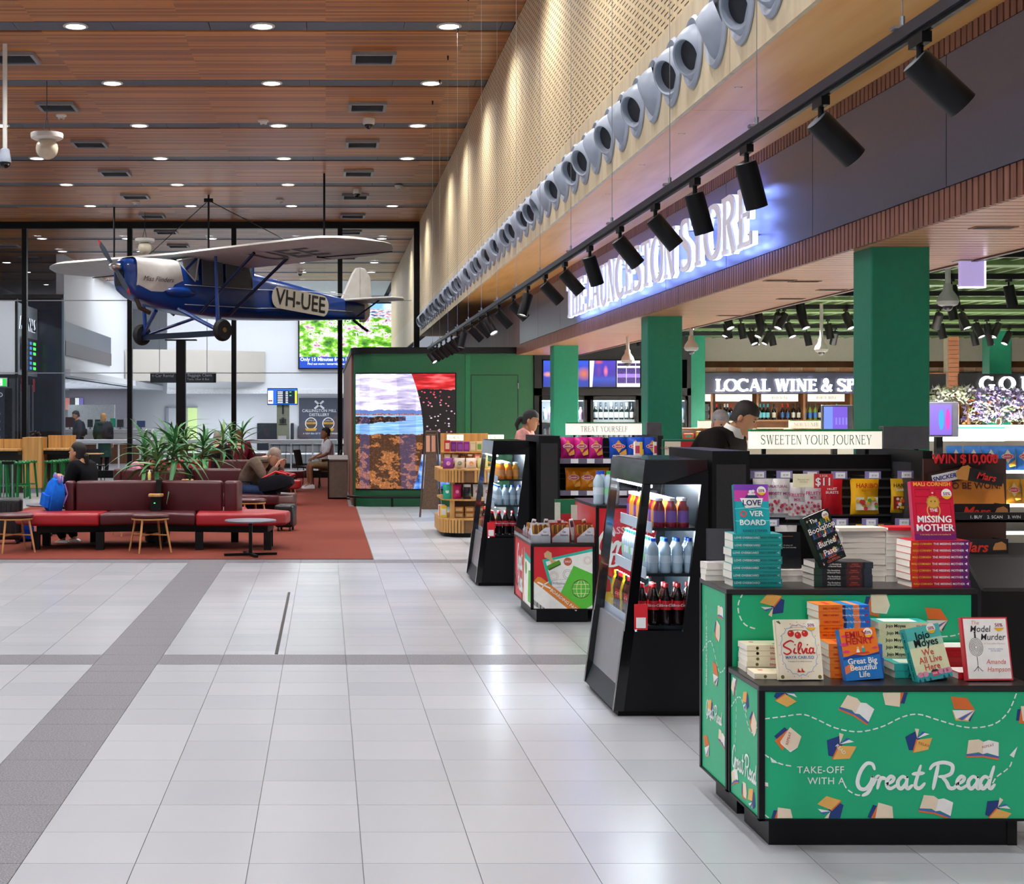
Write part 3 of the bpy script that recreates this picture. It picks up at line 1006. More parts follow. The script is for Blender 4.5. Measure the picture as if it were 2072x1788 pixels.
for r_ in range(6):
 y0=.33-r_*.14
 fb.rect(-.95,-.30,y0-.05,y0+.03,bl,.004);fb.rect(-.05,.25,y0-.05,y0+.03,bl,.004)
 if r_!=3:fb.rect(.45,.85,y0-.05,y0+.03,gr,.004)
for o in fb.build('flight_board',pt,Vector((-8.33,42.6,3.30))-pt.location,'+x'):pass
for k in range(4):
 x=-8.36
 MB().box(x-.02,x+.02,41.5+.55*k,41.54+.55*k,0,2.45).build('door_stile',M_STEEL,pt,world=True)
 if k!=2:MB().box(x+.02,x+.04,41.42+.55*k,41.62+.55*k,2.25,2.62).build('door_notice',C('#9c1c22'),pt,world=True)
MB().box(-12.4,-8.42,41.05,41.1,0,2.6).build('door_glass',M_DGLASS,pt,world=True)
ex=thing('exit_sign','green exit sign with arrow and running figure at the left edge','sign',(-8.9,40.9,2.36))
MB().box(-9.6,-8.62,40.88,40.96,2.36,2.60).build('housing',M_WHITEPL,ex,world=True)
MB().box(-9.55,-8.64,40.872,40.88,2.38,2.58).build('lit_face',mat('exit_green','#18a838',0.4,0,0,emit=1.3),ex,world=True)
fb=Flat();wi=mat('exit_white','#ffffff',0.4,0,0,emit=1.5)
fb.poly([(-.30,0),(-.22,.06),(-.22,.025),(-.12,.025),(-.12,-.025),(-.22,-.025),(-.22,-.06)],wi)
fb.rect(.10,.24,-.085,.085,wi);fb.line([(.17,.05),(.15,0),(.20,-.06)],.02,C('#127a2a'),.002);fb.disc(.175,.06,.014,C('#127a2a'),.002)
fb.build('sign_symbol',ex,(-8.98+8.9,40.868-40.9,.12),'-y')
cf=thing('drinks_poster','dark poster with mirrored grab and go lettering at left edge','poster',(-9.0,40.5,0))
MB().bbox(-9.6,-8.62,40.5,40.6,.9,2.33,.01,1).build('panel_body',mat('panel_navy','#101a2c',0.3),cf,world=True)
mir=FACE['-y']@Matrix.Diagonal((-1,1,1))
wt=mat('print_white','#eef0f4',0.5,0,0.02)
for k,(s_,z,sz)in enumerate([('GRAB',2.13,.17),('&',1.98,.13),('GO',1.84,.17)]):
 text('mirrored_lettering',s_,sz,wt,cf,(-8.86+9.0-(.05 if k else.0),-.004,z),mir,bold=.01)
for k in range(4):
 MB().box(-9.0,-8.72,40.494,40.50,1.60-.21*k,1.66-.21*k).build('brand_plate',wt,cf,world=True)
 text('brand_lettering','unesco',.075,wt,cf,(-8.88+9.0,-.004,1.53-.21*k),mir,bold=.008)
sg=thing('wayfinding_sign','black hanging sign for car rental and baggage claim','sign',(-4.7,50,2.65))
a,b=P(304,774,50),P(437,753,50)
MB().box(a.x,b.x,50,50.12,a.z,b.z).build('panel',C('#15171c',.4),sg,world=True)
for x in(a.x+.3,b.x-.3):
 MB().cyl((x,50.06,b.z),(x,50.06,CZ+.02),.012,n=6).build('hanger',M_STEEL,sg,world=True)
text('lettering','Car Rental',.14,wt,sg,P(333,760,49.99)-sg.location,'-y',bold=.006)
text('lettering','\u2190 ',.14,wt,sg,P(312,760,49.99)-sg.location,'-y')
text('lettering','Baggage Claim',.14,wt,sg,P(404,759,49.99)-sg.location,'-y',bold=.006)
text('lettering','Taxis, Uber & Bus',.10,wt,sg,P(401,767,49.99)-sg.location,'-y')
vs=thing('video_wall','large bright advertising screen high on the far wall','screen',(.9,61.8,3.5))
a,b=P(606,744,61.8),P(826,614,61.8)
MB().box(a.x-.06,b.x+.06,61.82,61.98,a.z-.06,b.z+.06).build('frame',M_BLACK,vs,world=True)
g=N('video_wall_picture');u=g.xyz(g.uv())
n1=g.noise(g.uv(),9,4,.6);n2=g.noise(g.uv(),3.5,3)
land=g.ramp(n1,[(.30,'#1c4a10'),(.42,'#4f9a18'),(.5,'#8fd030'),(.56,'#e8f0d8'),(.62,'#c890b0'),(.72,'#6a3040')])
sky=g.ramp(n2,[(.35,'#7fb8e8'),(.55,'#f4f8ff'),(.7,'#ffffff')])
mid=g.ramp(g.noise(g.comb(g.math('MULTIPLY',u[0],14),g.math('MULTIPLY',u[1],40)),1.0,2),[(.35,'#20407c'),(.5,'#e8ecf4'),(.65,'#c04848')])
v1=g.mix(g.math('GREATER_THAN',g.math('ADD',u[1],g.math('MULTIPLY',n2,.18)),.86),land,mid)
v2=g.mix(g.math('GREATER_THAN',g.math('ADD',u[1],g.math('MULTIPLY',n2,.12)),.96),v1,sky)
col=g.mix(g.math('LESS_THAN',u[1],.17),v2,'#1546b8')
g.emission(col,1.25)
sm=MB();sm.add([(a.x,61.81,a.z),(b.x,61.81,a.z),(b.x,61.81,b.z),(a.x,61.81,b.z)],[(0,1,2,3)]);sm.uvs=[(0,0),(1,0),(1,1),(0,1)]
sm.build('picture',g.m,vs,world=True)
we=mat('screen_white','#ffffff',0.4,0,0,emit=1.2)
text('screen_lettering','Only 15 Minutes from Launceston',.20,we,vs,P(676,727,61.78)-vs.location,'-y',bold=.012)
text('screen_lettering','Find out more : tamarridgehouse.com',.12,we,vs,P(668,736,61.78)-vs.location,'-y')
text('screen_lettering','One Destination + Two Cellar Doors',.24,we,vs,P(715,676,61.78)-vs.location,'-y',bold=.012)
text('screen_lettering','TamarRidge',.30,we,vs,P(764,653,61.78)-vs.location,'-y',bold=.012)
text('screen_lettering','Tasmania',.16,we,vs,P(751,662,61.78)-vs.location,'-y')
text('screen_lettering','HOUSE OF\nTHE TAMAR',.18,we,vs,P(690,655,61.78)-vs.location,'-y')
br=thing('baggage_carousel','low steel baggage carousel with slatted belt','carousel',(-1.6,47,0))
M_SLST=N('carousel_steel');xx=M_SLST.xyz(M_SLST.geo())
M_SLST.base(M_SLST.ramp(M_SLST.math('FRACT',M_SLST.math('MULTIPLY',xx[0],5.0)),[(0,'#6e7276'),(.12,'#c9cdd0'),(.9,'#b4b8bc'),(1,'#54585c')]));M_SLST.set(Roughness=.3,Metallic=.8)
MB().prism([(-2.55,45.6),(1.5,45.6),(1.5,47.0),(-2.55,47.0)],.10,.46,'z',.05,2).build('outer_apron',M_SLST.m,br,world=True)
MB().prism([(-1.7,46.1),(1.4,46.1),(1.4,48.9),(-1.7,48.9)],.46,.70,'z',.04,2).build('inner_apron',M_SLST.m,br,world=True)
MB().prism([(-2.6,45.55),(1.5,45.55),(1.5,47.1),(-2.6,47.1)],.0,.10,'z').build('plinth',M_BLACKSAT,br,world=True)
MB().prism([(-1.75,46.05),(1.4,46.05),(1.4,49),(-1.75,49)],.70,.73,'z').build('belt',mat('belt_grey','#9aa0a8',0.4),br,world=True)
MB().box(-2.6,-2.54,45.5,45.56,.1,.95).build('guard_post',C('#2c4a78'),br,world=True)
pl=thing('carousel_pillar','pale pillar numbered one with a suitcase symbol on the carousel','pillar',(-1.36,47.4,.731))
pl['kind']='thing'
a,b=P(560,905,47.3),P(585,819,47.3)
MB().bbox(a.x,b.x,47.3,47.6,.731,b.z+.02,.01,1).build('shaft',mat('pillar_sage','#a9ac92',0.6),pl,world=True)
text('numeral','1',.42,C('#15161a'),pl,P(572.5,829,47.28)-pl.location,'-y',bold=.015)
fb=Flat();bk=C('#15161a')
fb.rect(-.10,-.07,-.07,.07,bk);fb.rect(.07,.10,-.07,.07,bk);fb.rect(-.055,.055,-.07,.07,bk);fb.line([(-.03,.07),(-.03,.10),(.03,.10),(.03,.07)],.02,bk);fb.rect(-.13,.13,-.11,-.09,bk)
fb.build('suitcase_symbol',pl,P(572.5,852,47.28)-pl.location,'-y')
MB().box(-.13,.13,-.16,-.15,.05,.22).build('paper_notice',C('#f4f4f4'),pl)
fs=thing('flight_screen','blue flight information screen on the numbered pillar','screen',(-1.37,47.2,b.z))
a2,b2=P(541,819,47.2),P(602,785,47.2)
MB().bbox(a2 .x,b2 .x,47.2,47.28,a2 .z,b2 .z,.008,1).build('casing',M_BLACKSAT,fs,world=True)
w_,h_=(b2 .x-a2 .x)/2-.02,(b2 .z-a2 .z)/2-.02
fb=Flat();sb=mat('flight_blue','#1b5fc0',0.4,0,0,emit=1.1);sd=mat('flight_navy','#0c1c3c',0.4,0,0,emit=.6)
fb.rect(-w_,w_,-h_,h_,sd);fb.rect(-w_,w_,h_-.06,h_,sb,.002);fb.rect(-w_,-w_+.16,-h_+.02,h_-.06,we,.002);fb.rect(w_-.06,w_,-h_+.02,h_-.06,mat('flight_lime','#c8e82a',0.4,0,0,emit=1.2),.002)
fb.rect(-w_+.16,-w_+.27,-h_+.02,h_-.06,sb,.002);fb.rect(-w_,w_,-h_,-h_+.02,sb,.002)
for k in range(7):
 y0=h_-.10-k*.055
 fb.rect(-w_+.30,-w_+.46,y0-.012,y0+.012,we,.003);fb.rect(.10,.17,y0-.012,y0+.012,we,.003)
 if k in(0,2):fb.rect(.22,.28,y0-.012,y0+.012,mat('flight_green','#50e060',0.4,0,0,emit=1.2),.003)
 if k==5:fb.rect(-w_+.01,-w_+.14,y0-.02,y0+.02,C('#e03030'),.003)
fb.build('timetable',fs,Vector(((a2 .x+b2 .x)/2,47.195,(a2 .z+b2 .z)/2))-fs.location,'-y')
ad=thing('distillery_poster','large dark distillery poster with two gold medals','poster',(0,69.9,1.5))
a,b=P(605,887,69.9),P(700,805,69.9)
MB().box(a.x,b.x,69.86,69.98,a.z,b.z).build('board',mat('poster_slate','#3a3f54',0.4,0,.25,1.2),ad,world=True)
fb=Flat();hs=C('#5c4a4c')
fb.poly([(-1.0,-.9),(-1.0,-.4),(-.72,-.1),(-.44,-.45),(-.44,-.9)],C('#4a4450'))
fb.poly([(.35,-.9),(.35,-.35),(.75,.15),(1.05,-.1),(1.05,-.9)],hs)
fb.line([(-.22,.44),(.20,.80)],.09,wt,.003);fb.line([(-.20,.80),(.22,.44)],.09,wt,.003)
for x_ in(-.38,.42):
 fb.disc(x_,-.24,.28,wt,.003);fb.disc(x_,-.24,.24,C('#3c2c14'),.006);fb.rect(x_-.22,x_+.22,-.27,-.17,C('#e8a838'),.009);fb.poly([(x_-.28,-.46),(x_+.28,-.46),(x_+.22,-.58),(x_-.22,-.58)],C('#d8a030'),.009)
fb.build('print',ad,P(646,846,69.85)-ad.location,'-y')
text('lettering','CALLINGTON MILL\nDISTILLERY',.185,wt,ad,P(646,835,69.84)-ad.location,'-y',bold=.012)
text('lettering','A NEW ERA OF TASMANIAN WHISKY',.10,wt,ad,P(650,877,69.84)-ad.location,'-y',bold=.01)
for k,x_ in enumerate((-.38,.42)):
 text('medal_lettering','WHISKY',.10,C('#3c2c14'),ad,P(646,846,69.836)-ad.location+Vector((x_,0,-.22)),'-y',bold=.01)
 text('medal_lettering','ICONS OF',.08,wt,ad,P(646,846,69.836)-ad.location+Vector((x_,0,-.10)),'-y')
dkb=MB().bbox(P(520,0,69).x,P(560,0,69).x,69,69.99,.0,P(0,856,69).z,.02,1).build('baggage_hatch',C('#12161e',.3),label='dark rubber curtained baggage hatch left of the numbered pillar',cat='hatch')
dkc=MB().bbox(P(588,0,69).x,P(594,0,69).x,69,69.99,.0,P(0,856,69).z,.02,1).build('baggage_hatch',C('#12161e',.3),label='narrow dark opening on the right side of numbered pillar',cat='hatch')
dy=thing('door_1','x','x',(-6.2,69.9,0));dy['kind']='structure';del dy['label'];del dy['category']
MB().box(P(380,0,69.9).x,P(398,0,69.9).x,69.85,69.99,0,P(0,825,69.9).z).build('door_leaf',mat('door_lime_glass','#cfe89a',0.3,0,.05,emit=.4),dy,world=True)
MB().box(P(336,0,69.9).x,P(341,0,69.9).x,69.85,69.99,0,P(0,823,69.9).z).box(P(336,0,69.9).x,P(400,0,69.9).x,69.85,69.99,P(0,824,69.9).z,P(0,822,69.9).z).build('door_frame',M_GREYM,dy,world=True)
# green kiosk block with the curved LED screen
KX0,KX1,KY,KZ=.488,3.60,26.2,2.65
kiosk=thing('wall_kiosk','x','x',(2,KY,0));kiosk['kind']='structure';del kiosk['label'];del kiosk['category']
rr=.34
def kpath(off=0.0,n=12):
 r=rr+off
 return[(KX0+rr-r*math.cos(PI/2*i/n),KY+rr-r*math.sin(PI/2*i/n))for i in range(n+1)]
outl=kpath()+[(KX1,KY),(KX1,38.3),(KX0,38.3)]
MB().prism(outl,.0,KZ,'z').build('green_shell',M_DGREEN,kiosk,world=True)
MB().prism(kpath(.05)+[(KX1,KY-.05),(KX1,38.3),(KX0-.05,38.3)],KZ,KZ+.11,'z').build('black_cap',M_BLACK,kiosk,world=True)
for z in(.17,):
 MB().tube([(p[0],p[1],z)for p in kpath(.10)]+[(2.3,KY-.10,z)],.022,8).build('bumper_rail',M_BLACK,kiosk,world=True)
for p in((KX0+.02,KY+.02),(1.15,KY-.06),(2.2,KY-.06)):
 MB().cyl((p[0],p[1],0),(p[0],p[1],.18),.018,n=8).build('bumper_post',M_BLACK,kiosk,world=True)
for x in(2.52,3.33):
 MB().box(x-.006,x+.006,KY-.003,KY,.2,2.28).build('door_joint',M_GAP,kiosk,world=True)
MB().box(2.52,3.33,KY-.003,KY,2.275,2.287).build('door_joint',M_GAP,kiosk,world=True)
MB().box(3.325,3.345,KY-.025,KY,2.04,2.14).build('door_lock',M_STEEL,kiosk,world=True)
MB().box(2.42,2.50,KY-.012,KY,.2,KZ).build('cover_strip',mat('wall_green_light','#12633c',0.4),kiosk,world=True)
for k in range(44):
 y0=KY+rr+.1+k*.27
 if y0>38.2:break
 MB().box(KX0-.035,KX0-.005,y0,y0+.25,.02,KZ).build('cladding_board',M_SLAT,kiosk,world=True)
led=thing('led_screen','curved LED screen showing a lake landscape on the green wall','screen',(1.4,KY,.3))
g=N('led_landscape');u=g.xyz(g.uv());U,V=u[0],u[1]
nv=g.uv()
streak=g.noise(g.comb(g.math('MULTIPLY',U,3),g.math('MULTIPLY',V,22)),1.0,4,.6)
sky=g.ramp(streak,[(.32,'#8f84b0'),(.46,'#c9bedd'),(.56,'#f3ecfa'),(.66,'#ffffff')])
hill=g.ramp(g.noise(nv,60,4,.7),[(.35,'#4a2c34'),(.5,'#8a5a58'),(.65,'#c79a90')])
water=g.ramp(g.noise(g.comb(g.math('MULTIPLY',U,4),g.math('MULTIPLY',V,60)),1.0,3),[(.3,'#4f8fd0'),(.55,'#8fbce8'),(.75,'#b8d4f0')])
tree=g.ramp(g.noise(nv,46,6,.8),[(.40,'#060302'),(.48,'#30130a'),(.55,'#8a4016'),(.62,'#cf7c3c'),(.74,'#f0c090')])
n_e=g.math('MULTIPLY',g.math('SUBTRACT',g.noise(g.comb(g.math('MULTIPLY',U,9),0.0),1.0,4,.6),.5),.06)
vv=g.math('ADD',V,n_e)
c1=g.mix(g.math('GREATER_THAN',vv,.655),hill,'#5876b8')
c1=g.mix(g.math('GREATER_THAN',vv,.685),c1,sky)
c1=g.mix(g.math('LESS_THAN',V,.640),c1,water)
isl=g.math('MULTIPLY',g.math('LESS_THAN',vv,.628),g.math('GREATER_THAN',g.math('SUBTRACT',vv,g.math('MULTIPLY',U,.06)),.560))
isl=g.math('MULTIPLY',isl,g.math('LESS_THAN',U,.52))
c1=g.mix(isl,c1,g.ramp(g.noise(nv,34,3,.7),[(.4,'#0a0808'),(.55,'#2c1a14'),(.65,'#a05a30')]))
big=g.math('GREATER_THAN',g.math('ADD',g.noise(g.comb(g.math('MULTIPLY',U,7),g.math('MULTIPLY',V,13)),1.0,4,.65),g.math('MULTIPLY',V,.12)),.51)
tree=g.mix(g.math('MULTIPLY',big,.82),g.mix(.25,tree,'#e09858'),'#0c0604')
c1=g.mix(g.math('LESS_THAN',vv,.475),c1,tree)
pane_=g.math('MULTIPLY',g.math('GREATER_THAN',U,.06),g.math('LESS_THAN',U,.17))
pane2=g.math('MULTIPLY',g.math('GREATER_THAN',g.math('ADD',U,g.math('MULTIPLY',V,.05)),.48),g.math('LESS_THAN',U,.62))
c1=g.mix(g.math('MULTIPLY',g.math('MAXIMUM',pane_,pane2),.26),c1,'#4c5088')
dv=g.math('SUBTRACT',V,.48)
ub=g.math('SUBTRACT',.69,g.math('MULTIPLY',g.math('MULTIPLY',dv,dv),.42))
dots=g.node('ShaderNodeTexVoronoi',{'Vector':g.comb(g.math('ADD',g.math('MULTIPLY',U,20),g.math('MULTIPLY',V,16)),g.math('SUBTRACT',g.math('MULTIPLY',V,30),g.math('MULTIPLY',U,10))),'Scale':1.0}).outputs['Distance']
rdark=g.mix(g.math('LESS_THAN',dots,.22),'#0a0405',g.ramp(V,[(.45,'#8c2430'),(.6,'#d8d0e8'),(.78,'#e05060'),(.9,'#e03030')]))
rred=g.ramp(g.noise(g.comb(g.math('MULTIPLY',U,4),g.math('MULTIPLY',V,26)),1.0,2),[(.3,'#5a0408'),(.5,'#c01418'),(.68,'#f07070')])
rt=g.mix(g.math('GREATER_THAN',vv,.865),rdark,rred)
rt=g.mix(g.math('LESS_THAN',V,.30),rt,g.ramp(g.noise(nv,12,3),[(.35,'#10306c'),(.5,'#4f86d8'),(.62,'#a8b8d0')]))
g.emission(g.mix(g.math('GREATER_THAN',U,ub),c1,rt),1.15)
pp=kpath(.012)[4:]+[(KX0+rr+(2.24-KX0-rr)*i/8,KY-.012)for i in range(1,9)]
ls=[0.0]
for a,b in zip(pp,pp[1:]):ls.append(ls[-1]+math.dist(a,b))
sm=MB();sm.uvs=[]
for p,l in zip(pp,ls):
 sm.v+=[Vector((p[0],p[1],.31)),Vector((p[0],p[1],2.30))];sm.uvs+=[(l/ls[-1],0),(l/ls[-1],1)]
for i in range(len(pp)-1):sm.f.append((2*i,2*i+2,2*i+3,2*i+1))
sm.build('picture',g.m,led,True,True)
MB().loft([[(p[0],p[1]+.004,.285),(p[0],p[1]+.004,.31),(p[0],p[1]+.012,.31),(p[0],p[1]+.012,.285)]for p in pp]).build('lower_frame',M_BLACK,led,world=True)
MB().loft([[(p[0],p[1]+.004,2.30),(p[0],p[1]+.004,2.32),(p[0],p[1]+.012,2.32),(p[0],p[1]+.012,2.30)]for p in pp]).build('upper_frame',M_BLACK,led,world=True)
MB().box(2.24,2.262,KY-.016,KY-.001,.285,2.32).build('side_frame',M_BLACK,led,world=True)
gb=thing('litter_cabinet','brown grey slant-topped cabinet standing on carpet by the green wall','cabinet',(.23,28.7,.007))
MB().prism([(28.5,.03),(29.0,.02),(29.0,.80),(28.5,.73)],.05,.41,'x',.006,1).build('body',mat('cabinet_taupe','#6f6258',0.45,0,.1),gb,world=True)
MB().box(.04,.06,28.48,29.0,.007,.76).build('side_edge',M_BLACK,gb,world=True)
MB().prism([(28.48,.735),(29.02,.80),(29.02,.82),(28.48,.755)],.04,.42,'x').build('slant_top',mat('cabinet_grey_top','#8c8884',0.4),gb,world=True)
# shop shell
M_CREAM=mat('cream_panel','#f2ead8',0.5,0,.02)
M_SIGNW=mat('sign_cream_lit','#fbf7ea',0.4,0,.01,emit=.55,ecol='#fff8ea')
M_SAGE=mat('batten_green','#55703f',0.5,0,.08)
M_SLATE=mat('slate_fascia','#2f3140',0.4,0,.05)
M_SHELFW=mat('shelf_timber','#9c6a44',0.5,0,.15,6)
M_PERFBLK=N('perforated_black');xx=M_PERFBLK.xyz(M_PERFBLK.obj())
hz=M_PERFBLK.math('LESS_THAN',M_PERFBLK.node('ShaderNodeTexVoronoi',{'Vector':M_PERFBLK.obj(),'Scale':160.0}).outputs['Distance'],.32)
M_PERFBLK.base(M_PERFBLK.mix(hz,'#232325','#0a0a0b'));M_PERFBLK.set(Roughness=.5)
M_PERFBLK=M_PERFBLK.m
M_EMB=mat('brick_orange','#b0714f',0.7,0,.12,8)
sc_=MB().box(4.385,15,-3,30,3.38,3.45).build('ceiling_shop',M_CREAM,kind='structure')
bt=MB()
x=4.45
while x<14.8:
 bt.box(x,x+.045,4,29,3.06,3.16);x+=.21
bt.build('batten_run',M_SAGE,sc_,kind='stuff')
for k in range(9):
 y=9.2+2.2*k
 MB().box(4.45,14.8,y,y+.06,3.0,3.06).build('ceiling_track',M_BLACK,sc_)
 MB().box(4.45,14.8,y+.9,y+1.15,3.02,3.07).build('green_rail',M_SAGE,sc_)
MB().box(6.75,15,29.9,30,0,3.4).build('wall_wine',M_SHELFW,kind='structure')
MB().box(6.33,15,28.95,29.05,2.62,3.4).build('wall_wine_upper',M_CREAM,kind='structure')
MB().box(3.6,6.4,26.9,27,0,3.4).build('wall_fridge',M_BLACKSAT,kind='structure')
MB().box(14.9,15,-2,30,0,3.4).build('wall_shop_side',M_CREAM,kind='structure')
bb=thing('brick_beam','pale brick beam above the wine and spirits sign','beam',(10,28.9,2.45));bb['kind']='thing'
z0,z1=P(0,753,28.9).z,P(0,743,28.9).z
MB().box(6.75,14.9,28.9,29.0,z0,z1).build('mortar',mat('mortar_grey','#cbb9a6',0.8),bb,world=True)
bmes=[MB().box(-.112,.112,-.014,0,-(z1-z0)/2+.005,(z1-z0)/2-.005).mesh('brick',mat('brick_%d'%i,c,0.8,0,.12,14))for i,c in enumerate(('#d8a888','#c98e6c','#e2bda0'))]
for k in range(34):
 link('brick',bmes[(k*7)%3],bb,(6.87+.236*k-10,0,(z0+z1)/2-2.45))
bp=thing('brick_pier','orange brick pier between the dark sign panels','pier',(10.5,25.5,0));bp['kind']='thing'
a,b=P(1919,793,25.5),P(1941,748,25.5)
MB().box(a.x,b.x,25.52,25.7,0,2.9).build('mortar',MATS['mortar_grey'],bp,world=True)
bme=MB().box(-(b.x-a.x)/2,(b.x-a.x)/2,-.012,0,-.033,.033).mesh('brick',M_EMB)
for k in range(18):link('brick',bme,bp,((a.x+b.x)/2-10.5,.02,1.6+.075*k))
M_LETTER=mat('letter_face_glow','#f4f3f8',0.3,0,.02,emit=.25,ecol='#d8d4f0')  # faint lilac emission stands in for spotlight falling on the letter faces
M_LETGLOW=mat('letter_glow','#ffffff',0.5,0,0,emit=4.5,ecol='#7f98ff')
sign=thing('shop_name_sign','raised silver shop name letters with blue white glow on fascia','sign',(FX,15.59,3.08))
name='THE LAUNCESTON STORE'
items,xx=[],0.0
for ch in name:
 if ch==' ':xx+=.30*.45;continue
 S_,w_=serif_glyph(ch,.18,.075,.06);items.append((ch,xx));xx+=w_*.45+.09*.45
ln=19.94-11.24
kx=ln/xx
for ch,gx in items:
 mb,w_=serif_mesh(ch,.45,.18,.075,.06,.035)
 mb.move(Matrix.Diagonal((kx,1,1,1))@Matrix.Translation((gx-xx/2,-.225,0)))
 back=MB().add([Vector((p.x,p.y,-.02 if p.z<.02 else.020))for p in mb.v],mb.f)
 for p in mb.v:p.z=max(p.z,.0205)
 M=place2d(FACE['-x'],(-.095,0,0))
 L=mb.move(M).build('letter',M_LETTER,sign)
 back.move(M).build('letter_backlight',M_LETGLOW,L)
 for sz_ in(-.13,.13):MB().cyl((-.095,-(gx-xx/2+.12)*kx,sz_),(-.003,-(gx-xx/2+.12)*kx,sz_),.008,n=6).build('mounting_stud',M_STEEL,L)
M_LETGLOW.cycles.emission_sampling='FRONT'
ws=thing('wine_sign','white lit capitals on a slate band above the wine shelves','sign',(10,28.8,2.0))
a,b=P(1412,796,28.8),P(2072,754,28.8)
MB().box(a.x,14.8,28.8,28.88,a.z,b.z).build('fascia_board',M_SLATE,ws,world=True)
M_LITW=mat('letter_lit_white','#ffffff',0.4,0,0,emit=5.0,ecol='#f4f6ff')
p0=P(1448,779,28.77);p1=P(1652,779,28.77)
serif_text('letter','LOCAL WINE',.232,M_LITW,ws,Vector(((p0 .x+p1 .x)/2,28.77,p0 .z))-ws.location,'-y',.21,.09,.07,.03,.08,length=p1 .x-p0 .x,joined=False)
p0=P(1662,779,28.77)
serif_text('letter','& SPIRITS',.232,M_LITW,ws,Vector((p0 .x,28.77,p0 .z))-ws.location,'-y',.21,.09,.07,.03,.08,width=1.05,center=False,joined=False)
p0=P(1986,776,25.4)
gs=thing('gourmet_sign','white lit capitals on black board behind the purple flowers','sign',(12,25.45,2.1))
MB().box(P(1941,0,25.45).x,14.8,25.45,25.5,P(0,794,25.45).z,P(0,756,25.45).z).build('fascia_board',M_BLACKSAT,gs,world=True)
serif_text('letter','GOURMET',.24,M_LITW,gs,Vector((p0 .x,25.44,p0 .z))-gs.location,'-y',.21,.09,.07,.03,.5,width=1.1,center=False,joined=False)
gk=thing('dark_board','black blank fascia board just right of the tall green column','board',(10.2,25.6,2.1))
MB().box(P(1880,0,25.6).x,P(1918,0,25.6).x,25.6,25.66,P(0,797,25.6).z,P(0,756,25.6).z).build('panel',M_BLACKSAT,gk,world=True)
MB().box(P(1880,0,25.6).x,P(1918,0,25.6).x,25.58,25.67,P(0,756,25.6).z,P(0,754,25.6).z).build('top_edge',M_SHELFW,gk,world=True)
wsh=thing('wine_shelving','timber wine shelving bays along the far shop wall','shelving',(9,29.2,0))
zs=P(0,849,29.0).z
MB().box(6.75,14.8,28.95,29.5,zs-.03,zs).build('shelf_board',M_SHELFW,wsh,world=True)
MB().box(6.75,14.8,29.4,29.5,0,2.0).build('back_board',M_SHELFW,wsh,world=True)
MB().box(6.75,14.8,28.95,29.5,.2,zs-.5).build('lower_cabinet',M_CREAM,wsh,world=True)
for px in(1440,1533,1627.5,1722,1816,1910):
 p=P(px,0,28.95)
 MB().box(p.x-.02,p.x+.02,28.95,29.4,zs,2.0).build('divider',M_SHELFW,wsh,world=True)
for px,s_ in((1401,''),(1485,''),(1578,'RED WINE'),(1672,'WHITE WINE'),(1766,''),(1860,'')):
 p=P(px,804.5,28.9)
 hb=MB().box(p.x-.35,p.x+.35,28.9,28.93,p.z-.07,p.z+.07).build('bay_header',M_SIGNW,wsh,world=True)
 if s_:serif_text('bay_lettering',s_,.055,C('#9a9484'),wsh,Vector((p.x,28.895,p.z))-wsh.location,'-y',.13,.05,.05,0,.12)
def bottle_proto(kind,body,cap,label_col,h=.30,r=.037):
 t=thing('bottle','x','bottle')
 prof={'wine':[(r*.96,0),(r,.01),(r,h*.58),(r*.72,h*.68),(r*.40,h*.76),(r*.36,h*.92),(r*.42,h*.93),(r*.42,h)],'soda':[(r*.85,0),(r,.012),(r,h*.22),(r*.90,h*.32),(r,h*.46),(r*.98,h*.62),(r*.55,h*.84),(r*.38,h*.90),(r*.38,h)],'water':[(r*.85,0),(r,.012),(r*.92,h*.2),(r,h*.26),(r*.92,h*.5),(r,h*.56),(r,h*.72),(r*.6,h*.86),(r*.40,h*.92),(r*.40,h)],'juice':[(r*.95,0),(r,.01),(r,h*.66),(r*.8,h*.78),(r*.62,h*.84),(r*.62,h)]}[kind]
 MB().lathe(prof,12).build('glass_body',body,t,True)
 cr=prof[-1][0]*1.12
 MB().lathe([(cr,h*(.80 if kind=='wine' else.92)),(cr,h*1.012),(cr*.9,h*1.02),(0,h*1.02)],10).build('cap',cap,t,True)
 l0,l1={'wine':(.14,.46),'soda':(.38,.60),'water':(.30,.52),'juice':(.18,.58)}[kind]
 MB().lathe([(r*1.015,h*l0),(r*1.015,h*l1)],12,cap=False).build('label_band',label_col,t,True)
 return t
def put(proto,loc,label,group,used=set(),rot=None,scale=None):
 if proto.name not in used:
  used.add(proto.name);proto.location=loc
  if rot:proto.rotation_euler=rot
  if scale:proto.scale=scale
  tag(proto,label,None,group)
  return proto
 return copy_tree(proto,loc,rot,label,group,scale=scale)
dkg=mat('bottle_dark_glass','#0c1410',0.12,0,.05);lgg=mat('bottle_olive_glass','#6f8a3c',0.12,0,.05);redg=mat('bottle_brown_glass','#2a0e0a',0.12,0,.05)
WB={'teal':bottle_proto('wine',dkg,C('#28b0b8'),C('#7ed0d8')),'dark':bottle_proto('wine',dkg,C('#12141a'),C('#e8e2cc')),'red':bottle_proto('wine',redg,C('#d01c24'),C('#2c5a8c')),'green':bottle_proto('wine',lgg,C('#28402c'),C('#3a78c8')),'white':bottle_proto('wine',dkg,C('#e8e8ec'),C('#c8d8d8'))}
